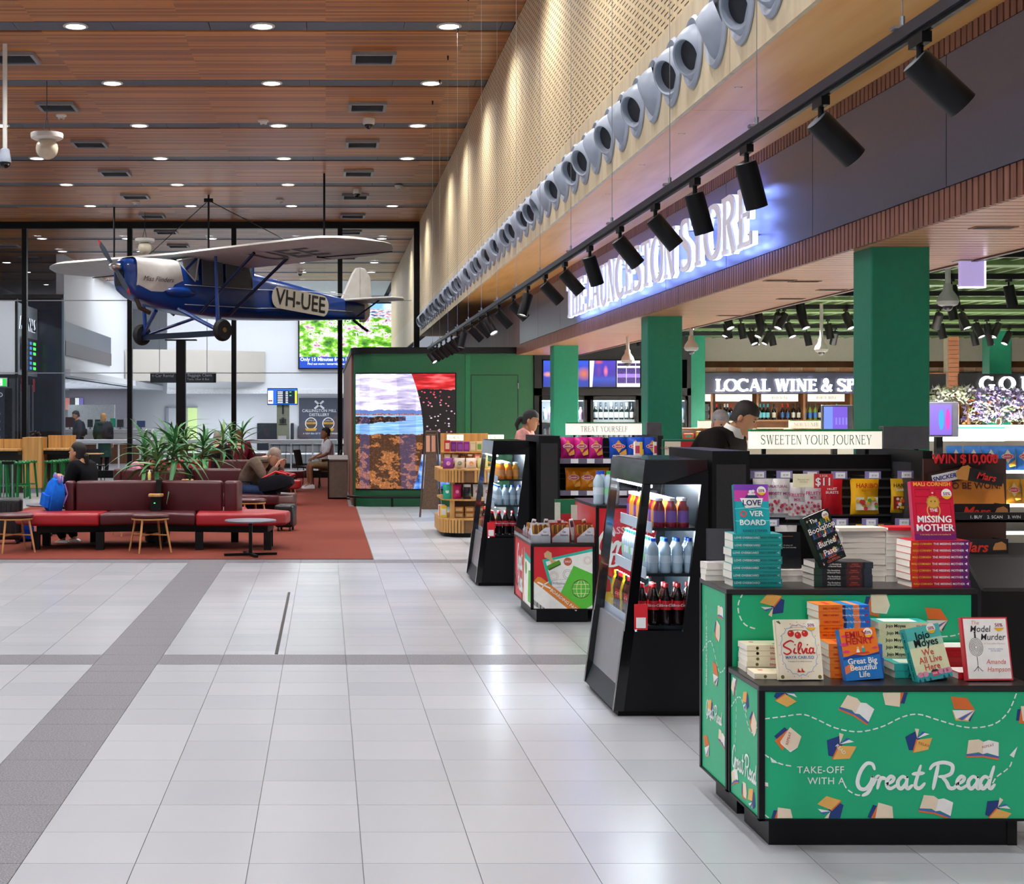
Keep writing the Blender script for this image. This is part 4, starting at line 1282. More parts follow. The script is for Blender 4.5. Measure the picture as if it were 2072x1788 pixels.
wines=[(1445,'dark'),(1450,'red'),(1458,'dark'),(1466,'white'),(1472,'white'),(1479,'red'),(1521,'teal'),(1528,'dark'),(1538,'teal'),(1545.5,'teal'),(1553.5,'teal'),(1566,'dark'),(1583,'red'),(1594,'red'),(1605.5,'dark'),(1616,'dark'),(1628,'green'),(1639,'green'),(1649.5,'green'),(1659,'dark'),(1670,'dark'),(1682,'red'),(1693,'teal')]
cnt={}
for px,k in wines:
 p=P(px,0,29.08);cnt[k]=cnt.get(k,0)+1
 put(WB[k],(p.x,29.08,zs),'wine bottle with %s cap, %s such from the left on the wine shelf'%({'teal':'teal','dark':'black','red':'red','green':'dark green','white':'white'}[k],nth(cnt[k])),'wine bottles on the far shelf')
for i,(z_,c_)in enumerate(((0,'#22262c'),(.155,'#2c3036'))):
 g_=thing('gift_box',('lower','upper')[i]+' dark gift box at the left end of the wine shelf','box',(P(1421,0,29.1).x,29.15,zs+z_),0,'dark gift boxes')
 MB().bbox(-.20,.20,-.12,.12,0,.15,.004,1).build('carton',C(c_),g_);MB().box(-.10,-.05,-.125,-.12,.04,.11).box(.10,.15,-.125,-.12,.03,.10).build('printed_panel',C('#d8dade'),g_)
fz=P(0,800,26.2).z
fx=[3.66,4.55,5.44,6.30]
screens=[(3.75,4.55,'blue screen with a blurred orange figure above the fridge'),(4.55,5.02,'blue purple screen with a drink carton above the fridges'),(5.02,5.44,'screen with three dark jars above the right fridge')]
zt0,zt1=P(0,785,26.1).z,P(0,727,26.1).z
fw=thing('fridge_surround','black surround framing the upright fridges and the screens above','surround',(5,26.3,0))
MB().box(3.61,6.32,26.15,26.3,zt1,2.95).box(3.61,6.32,26.15,26.3,fz,zt0).box(3.61,3.74,26.15,26.85,0,zt1).box(6.25,6.32,26.15,26.85,0,zt1).build('frame',M_BLACKSAT,fw,world=True)
def picture(name,fn,x0,x1,y,z0,z1,parent,strength=1.0):
 g=N(name);fn(g);
 sm=MB();sm.add([(x0,y,z0),(x1,y,z0),(x1,y,z1),(x0,y,z1)],[(0,1,2,3)]);sm.uvs=[(0,0),(1,0),(1,1),(0,1)]
 return sm.build('picture',g.m,parent,world=True)
def blob(g,cx,cy,rx,ry,U,V):
 dx=g.math('DIVIDE',g.math('SUBTRACT',U,cx),rx);dy=g.math('DIVIDE',g.math('SUBTRACT',V,cy),ry)
 return g.math('SUBTRACT',1.0,g.math('POWER',g.math('ADD',g.math('MULTIPLY',dx,dx),g.math('MULTIPLY',dy,dy)),.5),clamp=True)
def pic1(g):
 u=g.xyz(g.uv());c=g.ramp(u[1],[(0,'#1a3a9c'),(.3,'#2438a8'),(1,'#2850d0')])
 c=g.mix(blob(g,.40,.62,.16,.34,u[0],u[1]),c,'#ff8a3c');c=g.mix(blob(g,.10,.48,.12,.12,u[0],u[1]),c,'#ffa070');c=g.mix(blob(g,.9,.5,.2,.3,u[0],u[1]),c,'#d07020')
 g.emission(c,1.1)
def pic2(g):
 u=g.xyz(g.uv());c=g.ramp(u[1],[(0,'#141a6c'),(.3,'#2c48b8'),(.45,'#3a2a9c'),(1,'#4838b8')])
 c=g.mix(blob(g,.62,.6,.10,.24,u[0],u[1]),c,'#ff7a90');c=g.mix(blob(g,.35,.95,.2,.1,u[0],u[1]),c,'#d85820');c=g.mix(blob(g,.36,.62,.12,.3,u[0],u[1]),c,'#7038a0')
 left=g.math('LESS_THAN',g.math('ADD',u[0],g.math('MULTIPLY',u[1],-.08)),.10);c=g.mix(left,c,'#e8e8f4')
 g.emission(c,1.1)
def pic3(g):
 u=g.xyz(g.uv());band=g.math('FRACT',g.math('MULTIPLY',u[0],2.5))
 c=g.ramp(g.noise(g.comb(g.math('MULTIPLY',u[0],30),g.math('MULTIPLY',u[1],30)),1,2),[(.4,'#1c1440'),(.6,'#5a3c9c')])
 c=g.mix(g.math('MULTIPLY',g.math('GREATER_THAN',u[1],.36),g.math('LESS_THAN',u[1],.50)),c,'#9c7ad8')
 c=g.mix(g.math('LESS_THAN',u[1],.14),c,'#f0e8f4');c=g.mix(g.math('GREATER_THAN',u[1],.72),c,'#efe4f2');c=g.mix(g.math('MULTIPLY',g.math('GREATER_THAN',u[1],.80),g.math('LESS_THAN',u[1],.9)),c,'#3a2a5c')
 c=g.mix(g.math('LESS_THAN',band,.06),c,'#e8e0f4')
 g.emission(c,1.1)
for(x0,x1,lab),fn,nm in zip(screens,(pic1,pic2,pic3),('fridge_screen_blue','fridge_screen_purple','fridge_screen_jars')):
 s=thing('menu_screen',lab,'screen',((x0+x1)/2,26.14,zt0));MB().box(x0+.004,x1-.004,26.13,26.2,zt0+.01,zt1-.01).build('casing',M_BLACK,s,world=True)
 picture(nm,fn,x0+.01,x1-.01,26.125,zt0+.02,zt1-.02,s)
M_FRLIGHT=mat('fridge_light','#ffffff',0.5,0,0,emit=4.0,ecol='#e4f4ff')
M_FRIN=mat('fridge_inside','#dfe8ee',0.4,0,.02)
WAT={'clear':bottle_proto('water',mat('plastic_clear_blue','#c8e0ea',0.15,0,.05),C('#2050c8'),C('#e8f0f8'),.22,.034),'yellow':bottle_proto('water',mat('plastic_yellow','#e8e0a0',0.15,0,.05),C('#f0f0f0'),C('#f0d850'),.22,.034),'pink':bottle_proto('water',mat('plastic_pink','#e0c8d8',0.15,0,.05),C('#f0f0f0'),C('#d8a0c8'),.22,.034),'lime':bottle_proto('water',mat('plastic_lime','#bfe0a8',0.15,0,.05),C('#20a040'),C('#50b840'),.22,.034)}
rows=0
for q in range(3):
 x0,x1=fx[q]+.03,fx[q+1]-.03
 f_=thing('upright_fridge','tall black framed glass door fridge, %s from the green wall'%nth(q+1),'fridge',((x0+x1)/2,26.5,0),0,'upright fridges under the screens')
 MB().box(x0,x0+.05,26.15,26.8,0,fz-.01).box(x1-.05,x1,26.15,26.8,0,fz-.01).box(x0,x1,26.15,26.8,fz-.08,fz-.01).box(x0,x1,26.15,26.8,0,.15).build('cabinet',M_BLACK,f_,world=True)
 MB().box(x0+.05,x1-.05,26.75,26.8,.15,fz-.08).build('liner',M_FRIN,f_,world=True)
 MB().box(x0+.06,x1-.06,26.2,26.26,fz-.10,fz-.085).build('light_strip',M_FRLIGHT,f_,world=True)
 for z_ in(.35,.75,1.15,1.50):
  MB().box(x0+.05,x1-.05,26.25,26.75,z_-.02,z_).build('shelf',M_FRIN,f_,world=True)
  MB().box(x0+.05,x1-.05,26.245,26.25,z_-.045,z_+.01).build('price_rail',C('#f0f2f4'),f_,world=True)
 MB().box(x0+.05,x1-.05,26.155,26.165,.15,fz-.08).build('glass_door',M_GLASS,f_,world=True)
 fl=bpy.data.lights.new('fridge_lamp','AREA');fl.shape='RECTANGLE';fl.size=x1-x0-.15;fl.size_y=.05;fl.energy=6;fl.color=(.85,.95,1)
 fo=bpy.data.objects.new('fridge_lamp',fl);COL.objects.link(fo);fo.parent=f_;fo.location=(0,-.28,fz-.11);fo.rotation_euler=(R(20),0,0)
 for r_,z_ in((0,1.50),(1,1.15)):
  for c_ in range(8):
   kd=['wine','soda2','clear'][0]
   xx=x0+.12+c_*.09
   if q==1:pr,nm=WB['dark' if(c_%3)else 'white'],'dark bottle'
   elif q==0:pr,nm=WAT['pink' if c_%2 else 'clear'],'pale bottle'
   else:pr,nm=WAT[['yellow','yellow','pink','pink','pink','lime','lime','clear'][c_]],'soft drink bottle'
   put(pr,(xx,26.34,z_),'%s in the %s upright fridge, %s shelf, %s from its left'%(nm,nth(q+1),('top','second')[r_],nth(c_+1)),'bottles in the upright fridges')
def bag_mesh(w,h,t,m,seed=1,n=(8,10)):
 rnd=random.Random(seed)
 nx,nz=n
 vs,fs,half=[],[],(nx+1)*(nz+1)
 jit=[[rnd.uniform(-1,1)for _ in range(nz+1)]for _ in range(nx+1)]
 for s in(-1,1):
  for i in range(nx+1):
   for j in range(nz+1):
    u,v=i/nx,j/nz
    bul=(math.sin(PI*u)**.6)*(math.sin(PI*min(1,max(0,(v-.03)/.94)))**.55)
    pin=1-.07*math.sin(PI*v)
    wr=.12*jit[i][j]*(1-bul)
    vs.append(((u-.5)*w*pin,s*(t/2*bul*(1+.10*jit[i][j])+.0015)+wr*t*.25,v*h))
 for s in range(2):
  for i in range(nx):
   for j in range(nz):
    a=s*half+i*(nz+1)+j
    fs.append((a,a+nz+1,a+nz+2,a+1))
 for i in range(nx):
  for j in(0,nz):
   a=i*(nz+1)+j;fs.append((a,a+nz+1,a+nz+1+half,a+half))
 for j in range(nz):
  for i in(0,nx):
   a=i*(nz+1)+j;fs.append((a,a+1,a+1+half,a+half))
 mb=MB().add(vs,fs)
 return mb.mesh('bag_body',m,True)
M_RED=C('#c8182a');M_YEL=C('#f4c020')
def chip_bag(name,col,second,logo,w=.135,h=.20,t=.05,seed=1):
 tb=thing(name,'x','snack bag')
 link('bag_body',bag_mesh(w,h,t,mat('foil_'+col.lstrip('#'),col,0.28,0.15,.08,30),seed),tb)
 f_=Flat()
 f_.poly([(0,h*.30),(w*.26,0),(0,-h*.30),(-w*.26,0)],C(second))
 f_.poly([(.02*w,-h*.34),(.42*w,-h*.12),(.44*w,-h*.38),(.1*w,-h*.44)],C('#e8a840'),-.004)
 pts=[(w*.34*math.cos(2*PI*i/16),h*.095*math.sin(2*PI*i/16))for i in range(16)]
 f_.poly([(p[0]*1.08,p[1]*1.2)for p in pts],C('#ffffff'),.001)
 f_.poly(pts,M_RED,.002)
 f_.build('printed_design',tb,(0,-t*.52-.001,h*.55),'-y')
 text('brand_lettering',logo,h*.15,C('#ffffff'),tb,(0,-t*.52-.0045,h*.55),'-y',bold=.012)
 return tb
BAG={'pink':chip_bag('chip_bag','#e0208c','#f4b428',"Smith's",seed=1),'blue':chip_bag('chip_bag','#1450c8','#f4b428',"Smith's",w=.17,seed=2),'orange':chip_bag('chip_bag','#f08c14','#f8b030',"Smith's",w=.15,h=.21,seed=3),'yellow':chip_bag('chip_bag','#f2c80c','#f8dc30',"Smith's",seed=4),'sky':chip_bag('chip_bag','#3c86e0','#f4f0dc',"Smith's",w=.19,h=.27,t=.07,seed=5),'gold':chip_bag('chip_bag','#f0a828','#f8e0a0',"Smith's",w=.19,h=.27,t=.07,seed=6)}
def gondola(y0,y1,x0,x1,label,shelves,sign_px,words,tk):
 gd=thing('gondola_rack',label,'rack',((x0+x1)/2,(y0+y1)/2,0))
 ym=(y0+y1)/2
 for xa,xb in((x0,x0+.195),(x1-.05,x1)):
  MB().box(xa,xb,y0,y0+.16,0,1.33).box(xa,xb,y1-.16,y1,0,1.33).box(xa,xb,y0,y1,1.33,1.39).build('end_frame',M_BLACKSAT,gd,world=True)
 MB().box(x1-.045,x1-.005,y0+.01,y1-.01,.1,1.34).build('end_panel',mat('rack_end_grey','#2c2c30',0.45,0,.08),gd,world=True)
 MB().box(x0+.02,x0+.175,y0-.004,y0,.1,1.32).build('perforated_panel',M_PERFBLK,gd,world=True)
 MB().box(x0+.195,x1-.05,ym-.05,ym+.02,.1,1.36).build('back_panel',M_BLACKSAT,gd,world=True)
 for k in range(7):
  z_=1.27-k*.05
  MB().box(x0+.195,x1-.05,ym-.056,ym-.05,z_,z_+.012).build('slot_rail',M_DARKGREY,gd,world=True)
 MB().box(x0,x1,y0+.02,y1-.02,0,.12).build('kick_base',M_BLACKSAT,gd,world=True)
 for z_ in shelves:
  MB().box(x0+.2,x1-.05,y0+.04,ym-.05,z_-.02,z_).build('shelf',M_BLACKSAT,gd,world=True)
  MB().box(x0+.2,x1-.05,y0+.03,y0+.04,z_-.045,z_+.003).build('price_rail',mat('rail_grey','#6a6478',0.4),gd,world=True)
  for k in range(5):
   xx=x0+.30+k*.15
   MB().box(xx,xx+.07,y0+.026,y0+.03,z_-.042,z_).build('price_ticket',C('#f2f2f4'),gd,world=True)
 a,b=P(sign_px[0],sign_px[3],ym),P(sign_px[1],sign_px[2],ym)
 sgn=thing('header_sign','white header sign with green top edge reading '+words.lower(),'sign',((a.x+b.x)/2,ym,1.391))
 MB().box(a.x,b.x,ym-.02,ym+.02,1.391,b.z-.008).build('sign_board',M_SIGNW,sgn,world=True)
 MB().box(a.x-.002,b.x+.002,ym-.024,ym+.024,b.z-.012,b.z).build('green_edge',C('#149050'),sgn,world=True)
 for xx in(a.x+.08,b.x-.08):
  MB().box(xx-.01,xx+.01,ym-.01,ym+.01,1.361,1.40).build('sign_foot',M_BLACK,sgn,world=True)
 serif_text('lettering',words,.052 if tk<.2 else.05,C('#2e7a58'),sgn,Vector(((a.x+b.x)/2,ym-.0215,(1.391+b.z)/2-.004))-sgn.location,'-y',.10,.05,.04,0,.16,length=(b.x-a.x)*(.84 if len(words)>16 else.62))
 return gd
gondola(7.9,8.9,2.02,3.17,'black sweets rack with perforated end frame beside the near cooler',[],(1516,1782,868,912),'SWEETEN YOUR JOURNEY',.1)
gondola(13.98,14.9,1.97,3.12,'black chips rack with perforated end frame beside the far cooler',[1.176,.88,.60],(1145,1298,854,884),'TREAT YOURSELF',.1)
for i,(pa,pb,pt_,pbm,Y,sd)in enumerate([(1784,1877,862,908,8.6,'sweets'),(1308,1338,854,885,14.5,'chips')]):
 a,b=P(pa,pbm,Y),P(pb,pt_,Y)
 h_=thing('header_box','blank grey metal header box at the inner end of the %s rack'%sd,'header box',((a.x+b.x)/2,Y,a.z))
 MB().bbox(a.x,b.x,Y-.02,Y+.05,a.z,b.z,.004,1).build('casing',mat('header_grey','#55555c',0.4,.3,.1),h_,world=True)
 for xx in(a.x+.06,b.x-.06):MB().box(xx-.008,xx+.008,Y,Y+.02,1.36,a.z+.005).build('foot',M_BLACK,h_,world=True)
 MB().box(a.x,b.x,Y-.02,Y+.06,1.34,1.362).build('bracket',M_BLACK,h_,world=True)
cnt={}
def bags(kind,pxs,Y,z,where,rz=None):
 for i,px in enumerate(pxs):
  put(BAG[kind],(P(px,0,Y).x,Y,z),'%s chip bag, %s from the left on the %s'%({'sky':'sky blue','gold':'golden yellow'}.get(kind,kind),nth(i+1),where),kind+' chip bags',rot=(R(-6),0,R((rz or[0]*9)[i])))
bags('pink',(1149,1177,1206),14.13,1.177,'top shelf of the chips rack')
bags('blue',(1251,1286,1320),14.13,1.177,'top shelf of the chips rack',[4,-6,0])
bags('orange',(1160,1189,1218),14.13,.881,'middle shelf of the chips rack',[12,-10,6])
bags('yellow',(1148,1172,1200),14.13,.601,'lower shelf of the chips rack',[8,0,-5])
for i,px in enumerate((1290,1329)):
 c_=thing('carton','%s narrow cream and yellow carton in front of the blue chip bags'%('left','right')[i],'carton',(P(px,0,14.06).x,14.045,1.177),R(5-12*i),'cream cartons')
 MB().bbox(-.035,.035,-.022,.022,0,.155,.002,1).build('box',C('#f0e8dc'),c_);MB().box(.012,.036,-.0235,-.0225,.002,.153).build('yellow_panel',C('#f0c030'),c_);MB().box(-.03,.01,-.0235,-.0225,.05,.12).build('printed_panel',C('#c83858'),c_)
def sweet_bag(col,w,h,t,words,wcol,extra=None,seed=1):
 s=thing('sweets_bag','x','sweets bag')
 link('bag_body',bag_mesh(w,h,t,mat('foil_'+col.lstrip('#'),col,0.28,0.1,.08,30),seed),s,(0,0,-h))
 y_=-t*.5-.002
 if extra:extra(s,w,h,y_)
 for wd,sz,z_ in words:
  text('brand_lettering',wd,sz,C(wcol)if isinstance(wcol,str)else C(wcol[wd]),s,(0,y_-.003,-h*z_),'-y',bold=.02)
 MB().tube([(0,.20,.012),(0,-.01,.012),(0,-.03,.03)],.002,5).build('peg_hook',M_BLACK,s)
 return s
def window_print(c1,c2):
 def fn(s,w,h,y_):
  f_=Flat();f_.rect(-w*.40,w*.40,-h*.17,h*.20,C(c1));rnd=random.Random(int(w*1e4))
  for k in range(16):f_.disc(rnd.uniform(-.36,.36)*w,rnd.uniform(-.14,.16)*h,w*rnd.uniform(.05,.08),C(random.Random(k).choice(c2)),.0006*(k+1),10)
  f_.build('printed_sweets',s,(0,y_,-h*.72),'-y')
 return fn
SW={'haribo':sweet_bag('#f2b418',.155,.19,.045,[('HARIBO',.034,.20),('Starmix',.02,.33)],{'HARIBO':'#d02818','Starmix':'#e07818'},window_print('#f0e8d0',['#e04040','#f0c030','#f4f0e8','#60b040']),11),'gold':sweet_bag('#d8a818',.118,.185,.04,[('HARIBO',.027,.20),('Goldbears',.018,.32)],{'HARIBO':'#15151c','Goldbears':'#f4f4f0'},window_print('#8c1c14',['#e04040','#f0c030','#50a840','#f0e8d8']),12),'red':sweet_bag('#c81424',.125,.20,.045,[('FRUIT',.02,.30),('BURSTS',.02,.40)],'#f8f0e8',None,13),'fruity':sweet_bag('#f0ecec',.115,.20,.045,[('FRUITY',.026,.34),('MIX',.02,.46)],'#d03880',window_print('#f4ecec',['#c83848','#e08890','#b04068','#f0b0b8']),14),'natural':sweet_bag('#f4f2f0',.12,.21,.045,[('NATURAL',.02,.2),('FRUITY MIX',.022,.38)],'#a03878',window_print('#f6f0f0',['#c83848','#d87890','#b04068']),15)}
rack_y=8.20
def hang(k,px,py,nm,rz=0.0,yy=rack_y):
 p=P(px,py,yy)
 put(SW[k],(p.x,yy,p.z),nm,'sweets bags hung on the near rack',rot=(0,0,R(rz)))
hang('natural',1545,968,'white natural fruity sweets bag hung at the left end of rack',4)
hang('natural',1575,968,'white fruity sweets bag hung second from the left on the rack',-8)
hang('fruity',1611,976,'white sweets bag with pink print half behind the promotion card',-6)
hang('fruity',1642,972,'white fruity sweets bag hung directly left of the red bag',3)
hang('red',1681,966,'red sweets bag hung beside the red price card',-4)
hang('haribo',1750,968,'wide yellow orange sweets bag in the middle of the rack',5,8.17)
hang('haribo',1747,970,'wide yellow sweets bag behind the front one in the middle',9,8.215)
hang('gold',1824,968,'narrow golden sweets bag at the right end of the rack',-5)
hang('haribo',1760,1060,'wide yellow sweets bag in the lower row of the rack',3)
hang('red',1690,1062,'red sweets bag in the lower row of the rack',3)
hang('natural',1590,1062,'white sweets bag in the lower row of the rack',0)
hang('gold',1826,1062,'narrow golden sweets bag in the lower row of the rack',0)
for i,(px,py)in enumerate([(1534,960),(1587,960),(1641,960),(1698,961),(1766,961),(1832,960),(1560,1057),(1640,1057),(1700,1056),(1760,1056),(1827,1056)]):
 p=P(px,py,7.98)
 tk=thing('price_tag','plastic price tag holder on the sweets rack, %s of the %s row'%(nth(i+1 if i<6 else i-5),'upper' if i<6 else 'lower'),'price tag',(p.x,7.98,p.z),0,'price tags on the sweets rack')
 MB().box(-.042,.042,-.003,.0,-.02,.02).build('holder',C('#8d86b4',.3),tk);MB().box(-.02,.03,-.006,-.0035,-.016,.014).build('paper',C('#f4f4f6'),tk);MB().tube([(0,.0,.0),(0,.2,-.01)],.0025,5).build('peg_arm',M_BLACK,tk)
 text('price_lettering','$7.50',.012,C('#303038'),tk,(.006,-.0065,-.002),'-y')
pc=thing('promotion_card','cream and red price card reading eleven dollars on the sweets rack','card',tuple(P(1645,972,7.94)))
MB().box(-.105,.005,0,.002,-.035,.035).build('cream_half',C('#f4ecc8'),pc);MB().box(.005,.105,-.001,.001,-.04,.036).build('red_half',C('#d03038'),pc)
text('lettering','$11',.058,C('#ffffff'),pc,(.055,-.0025,-.008),'-y',bold=.02);text('lettering','2 FOR',.016,C('#ffffff'),pc,(.055,-.0025,.024),'-y');text('lettering','Buy any two\nand save',.012,C('#a09878'),pc,(-.05,-.002,0),'-y')
MB().tube([(0,.002,0),(0,.25,0)],.003,5).build('card_arm',M_BLACK,pc)
rk=thing('gondola_rack','white fronted souvenir rack across the middle of the shop','rack',(5.6,20,0))
MB().box(4.7,6.75,20,20.6,0,1.39).build('body',M_CREAM,rk,world=True)
MB().box(4.65,6.8,19.96,20.64,1.39,1.41).build('top_board',M_SHELFW,rk,world=True)
for z_ in(.5,.9,1.25):MB().box(4.7,6.75,19.9,20.0,z_,z_+.02).build('shelf',M_SHELFW,rk,world=True)
for i,(pa,pb,s_)in enumerate([(1412,1526,'GIFTS'),(1597,1664,'SOUVENIR')]):
 a,b=P(pa,868,20.1),P(pb,850,20.1)
 h_=thing('header_sign','small cream header sign with green edge on the souvenir rack, %s one'%('left','right')[i],'sign',((a.x+b.x)/2,20.1,1.411))
 MB().box(a.x,b.x,20.08,20.12,1.411,b.z).build('sign_board',M_SIGNW,h_,world=True);MB().box(a.x,b.x,20.075,20.125,b.z-.01,b.z).build('green_edge',C('#149050'),h_,world=True)
 if i:serif_text('lettering',s_,.05,C('#9aa08c'),h_,Vector(((a.x+b.x)/2,20.078,1.46))-h_.location,'-y',.12,.05,.05,0,.2)
cols=['#c84830','#e8c060','#f0e8dc','#3c7858','#d88848','#8c5a3c','#e0d0b0','#b04060']
for i in range(12):
 c_=thing('gift_carton','small gift carton on the souvenir rack shelf, %s from the left'%nth(i+1),'carton',(4.78+.165*i,19.945,1.271),0,'gift cartons on the souvenir rack')
 hh=.07+.03*(i%3)
 MB().bbox(-.06,.06,-.035,.035,0,hh,.003,1).build('carton_body',C(cols[i%8]),c_);MB().box(-.04,.04,-.0365,-.0355,hh*.3,hh*.75).build('printed_panel',C(cols[(i+3)%8]),c_)
scr_g=[]
for i,(pa,pb,pt_,pbm,Y,lab)in enumerate([(1664,1718,819,871,17.6,'purple blue checkout screen left of the near green column'),(1878,1930,813,884,14.0,'lilac checkout screen right of the near green column')]):
 a,b=P(pa,pbm,Y),P(pb,pt_,Y)
 s=thing('checkout_screen',lab,'screen',((a.x+b.x)/2,Y,0))
 dp=.30
 MB().bbox(a.x,b.x,Y,Y+.06,a.z,b.z,.006,1).bbox(b.x-.01,b.x+.045,Y,Y+dp,a.z,b.z,.006,1).build('casing',mat('screen_grey','#4a4a54',0.4),s,world=True)
 MB().box((a.x+b.x)/2-.03,(a.x+b.x)/2+.03,Y+.03,Y+.09,.02,a.z+.05).box((a.x+b.x)/2-.15,(a.x+b.x)/2+.15,Y-.1,Y+.2,0,.02).build('stand',M_BLACKSAT,s,world=True)
 def pf(g,i=i):
  u=g.xyz(g.uv())
  if i==0:
   c=g.mix(g.math('GREATER_THAN',u[0],.38),'#7a94f0','#7a5ad8')
   bx=g.math('MULTIPLY',g.math('GREATER_THAN',g.math('FRACT',g.math('MULTIPLY',u[0],7)),.45),g.math('LESS_THAN',g.math('ABSOLUTE',g.math('SUBTRACT',u[1],.35)),.16))
   c=g.mix(g.math('MULTIPLY',bx,g.math('GREATER_THAN',u[0],.42)),c,'#8c80f0')
  else:
   c=g.ramp(u[1],[(0,'#8c6ae0'),(1,'#9a80e8')])
   c=g.mix(g.math('GREATER_THAN',blob(g,.52,.5,.14,.40,u[0],u[1]),.15),c,'#40b0f0');c=g.mix(g.math('GREATER_THAN',blob(g,.82,.5,.12,.40,u[0],u[1]),.15),c,'#e040c0')
  g.emission(c,.9)
 picture('checkout_picture_%d'%i,pf,a.x+.015,b.x-.02,Y-.003,a.z+.02,b.z-.02,s)
fr_=thing('gondola_rack','white topped chips rack under the purple flowers','rack',(8.0,17,0))
zt=P(0,860,16.6).z
MB().box(6.6,9.2,16.6,17.4,zt-.02,zt).build('top_board',mat('lilac_top','#efe2f2',0.4,0,.02),fr_,world=True)
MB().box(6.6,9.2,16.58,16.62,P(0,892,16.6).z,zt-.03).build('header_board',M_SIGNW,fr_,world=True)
MB().box(6.6,9.2,16.575,16.625,zt-.035,zt-.02).build('green_edge',C('#149050'),fr_,world=True)
MB().box(6.6,9.2,17.0,17.4,0,zt-.03).build('back_panel',M_CREAM,fr_,world=True)
for z_ in(P(0,952,16.6).z,P(0,1020,16.6).z,.3):MB().box(6.6,9.2,16.6,17.0,z_-.03,z_).build('shelf',mat('shelf_white','#e8e4e8',0.4,0,.02),fr_,world=True)
MB().box(P(2039,0,16.5).x,P(2079,0,16.5).x,16.56,16.57,P(0,890,16.5).z,P(0,863,16.5).z).build('pink_card',C('#e87878'),fr_,world=True)
text('lettering','2 FOR $9',.035,C('#ffffff'),fr_,P(2066,878,16.5)+Vector((0,.05,0))-fr_.location,'-y',bold=.01)
bags('sky',(1933,1969,2004,2038,2073),16.75,P(0,952,16.6).z+.001,'shelf under the flowers',[6,-4,3,-6,0])
bags('gold',(1945,1980,2015,2050,2085),16.75,P(0,1020,16.6).z+.001,'lower shelf under the flowers',[-6,4,0,6,-4])
fl=thing('flower_arrangement','purple and white blossom arrangement with timber frame on the rack','flowers',(7.7,17,zt))
for(px0,px1,py0,py1)in((1880,1960,797,800),(1880,2052,797,800),(2018,2022,797,858),(2046,2049,797,858),(1958,1961,799,858),(2018,2049,826,829)):
 a,b=P(px0,py1,16.9),P(px1,py0,16.9)
 MB().box(a.x,b.x,16.88,16.92,max(a.z,zt),b.z).build('frame_bar',C('#a87c50'),fl,world=True)
def petals(cols_,n_,zone,size,nm,seed):
 rnd=random.Random(seed)
 for q,col in enumerate(cols_):
  mb=MB()
  for _ in range(n_):
   px,py=rnd.uniform(*zone[:2]),rnd.uniform(*zone[2:])
   c_=P(px,py,16.9)+Vector((0,rnd.uniform(-.14,.14),0))
   if c_.z<zt+.03:c_.z=zt+.03
   for _k in range(5):
    d=Vector((rnd.gauss(0,1),rnd.gauss(0,1),rnd.gauss(0,1))).normalized();e=d.orthogonal().normalized();s_=size*rnd.uniform(.7,1.3)
    mb.add([c_,c_+d*s_*.5+e*s_*.3,c_+d*s_,c_+d*s_*.5-e*s_*.3],[(0,1,2,3)])
  mb.build(nm,C(col,.6),fl,world=True)
petals(['#c8b8ea','#a890dc','#e4dcf6'],110,(1955,2085,785,850),.045,'purple_blossom',3)
petals(['#f4f2e4','#e8ecc0'],60,(1880,1960,785,812),.06,'white_blossom',4)
petals(['#f2f0e8','#d8dca0'],45,(1960,2085,815,858),.05,'white_blossom',5)
petals(['#7a9a5a','#c87838'],22,(1890,2085,800,858),.05,'leaf_spray',6)
SHD=bpy.data.lights.new('shop_spot_beam','SPOT');SHD.energy=SHOP_W*3;SHD.spot_size=R(105);SHD.spot_blend=.8;SHD.shadow_soft_size=.05;SHD.color=(1.0,.97,.93)
SPR=[spot_proto(R(a),R(b),1.25)for a,b in((12,0),(30,200),(28,-60),(35,90))]
shop_spots=[(1535,690,0),(1594,690,2),(1632,681,0),(1411,695,1),(1470,705,0),(1557,712,1),(1575,703,3),(1499,733,0),(1518,712,2),(1468,728,2),(1479,727,1),(1525,727,0),(1587,728,1),(1675,738,0),(1690,720,3),(1711,720,2),(1545,690,1),(1903,660,0),(1946,640,0),(1997,668,0),(2000,700,0),(1945,700,2),(2020,708,1),(2042,706,1),(1900,715,3),(1270,712,2),(1290,715,0),(1620,700,2),(1975,715,2)]
seen=set()
for i,(px,py,k)in enumerate(shop_spots):
 Y=(3.0-H-.16)*F/(VY-py)
 Y=9.2+2.2*min(5+i%3,round((Y-9.2)/2.2))+.03
 X=max((px-VX)*Y/F,4.5)
 t,M=SPR[k]
 lab='black spotlight under the green shop ceiling, %s of those in the shop'%nth(i+1)
 if k not in seen:seen.add(k);t.location=(X,Y,3.004);tag(t,lab,None,'shop ceiling spotlights')
 else:t=copy_tree(t,(X,Y,3.004),None,lab,'shop ceiling spotlights')
 lo=bpy.data.objects.new('shop_lamp',SHD);COL.objects.link(lo);lo.parent=t;lo.matrix_local=M@Matrix.Translation((0,0,-.215))
for i,(x_,y_)in enumerate([(4.6,7.4),(4.6,10.5),(5.2,13),(6.5,15),(7.9,14.5),(7.2,25),(9,25),(10.5,24),(5,23.5),(5.6,17),(9.5,19.5),(7.1,15.6),(7.7,15.6),(7.4,18)]):  # extra spots added to brighten the shop, the last ones over the flowers
 t,M=SPR[0]
 yy=9.2+2.2*round((y_-9.2)/2.2)+.03
 t=copy_tree(t,(x_+.05,yy,3.004),None,'added black spotlight pointing down over shop aisles and flowers, %s nearest'%nth(i+1),'added shop ceiling spotlights over the aisles')
 lo=bpy.data.objects.new('shop_lamp',SHD);COL.objects.link(lo);lo.parent=t;lo.location=(0,0,-.30)
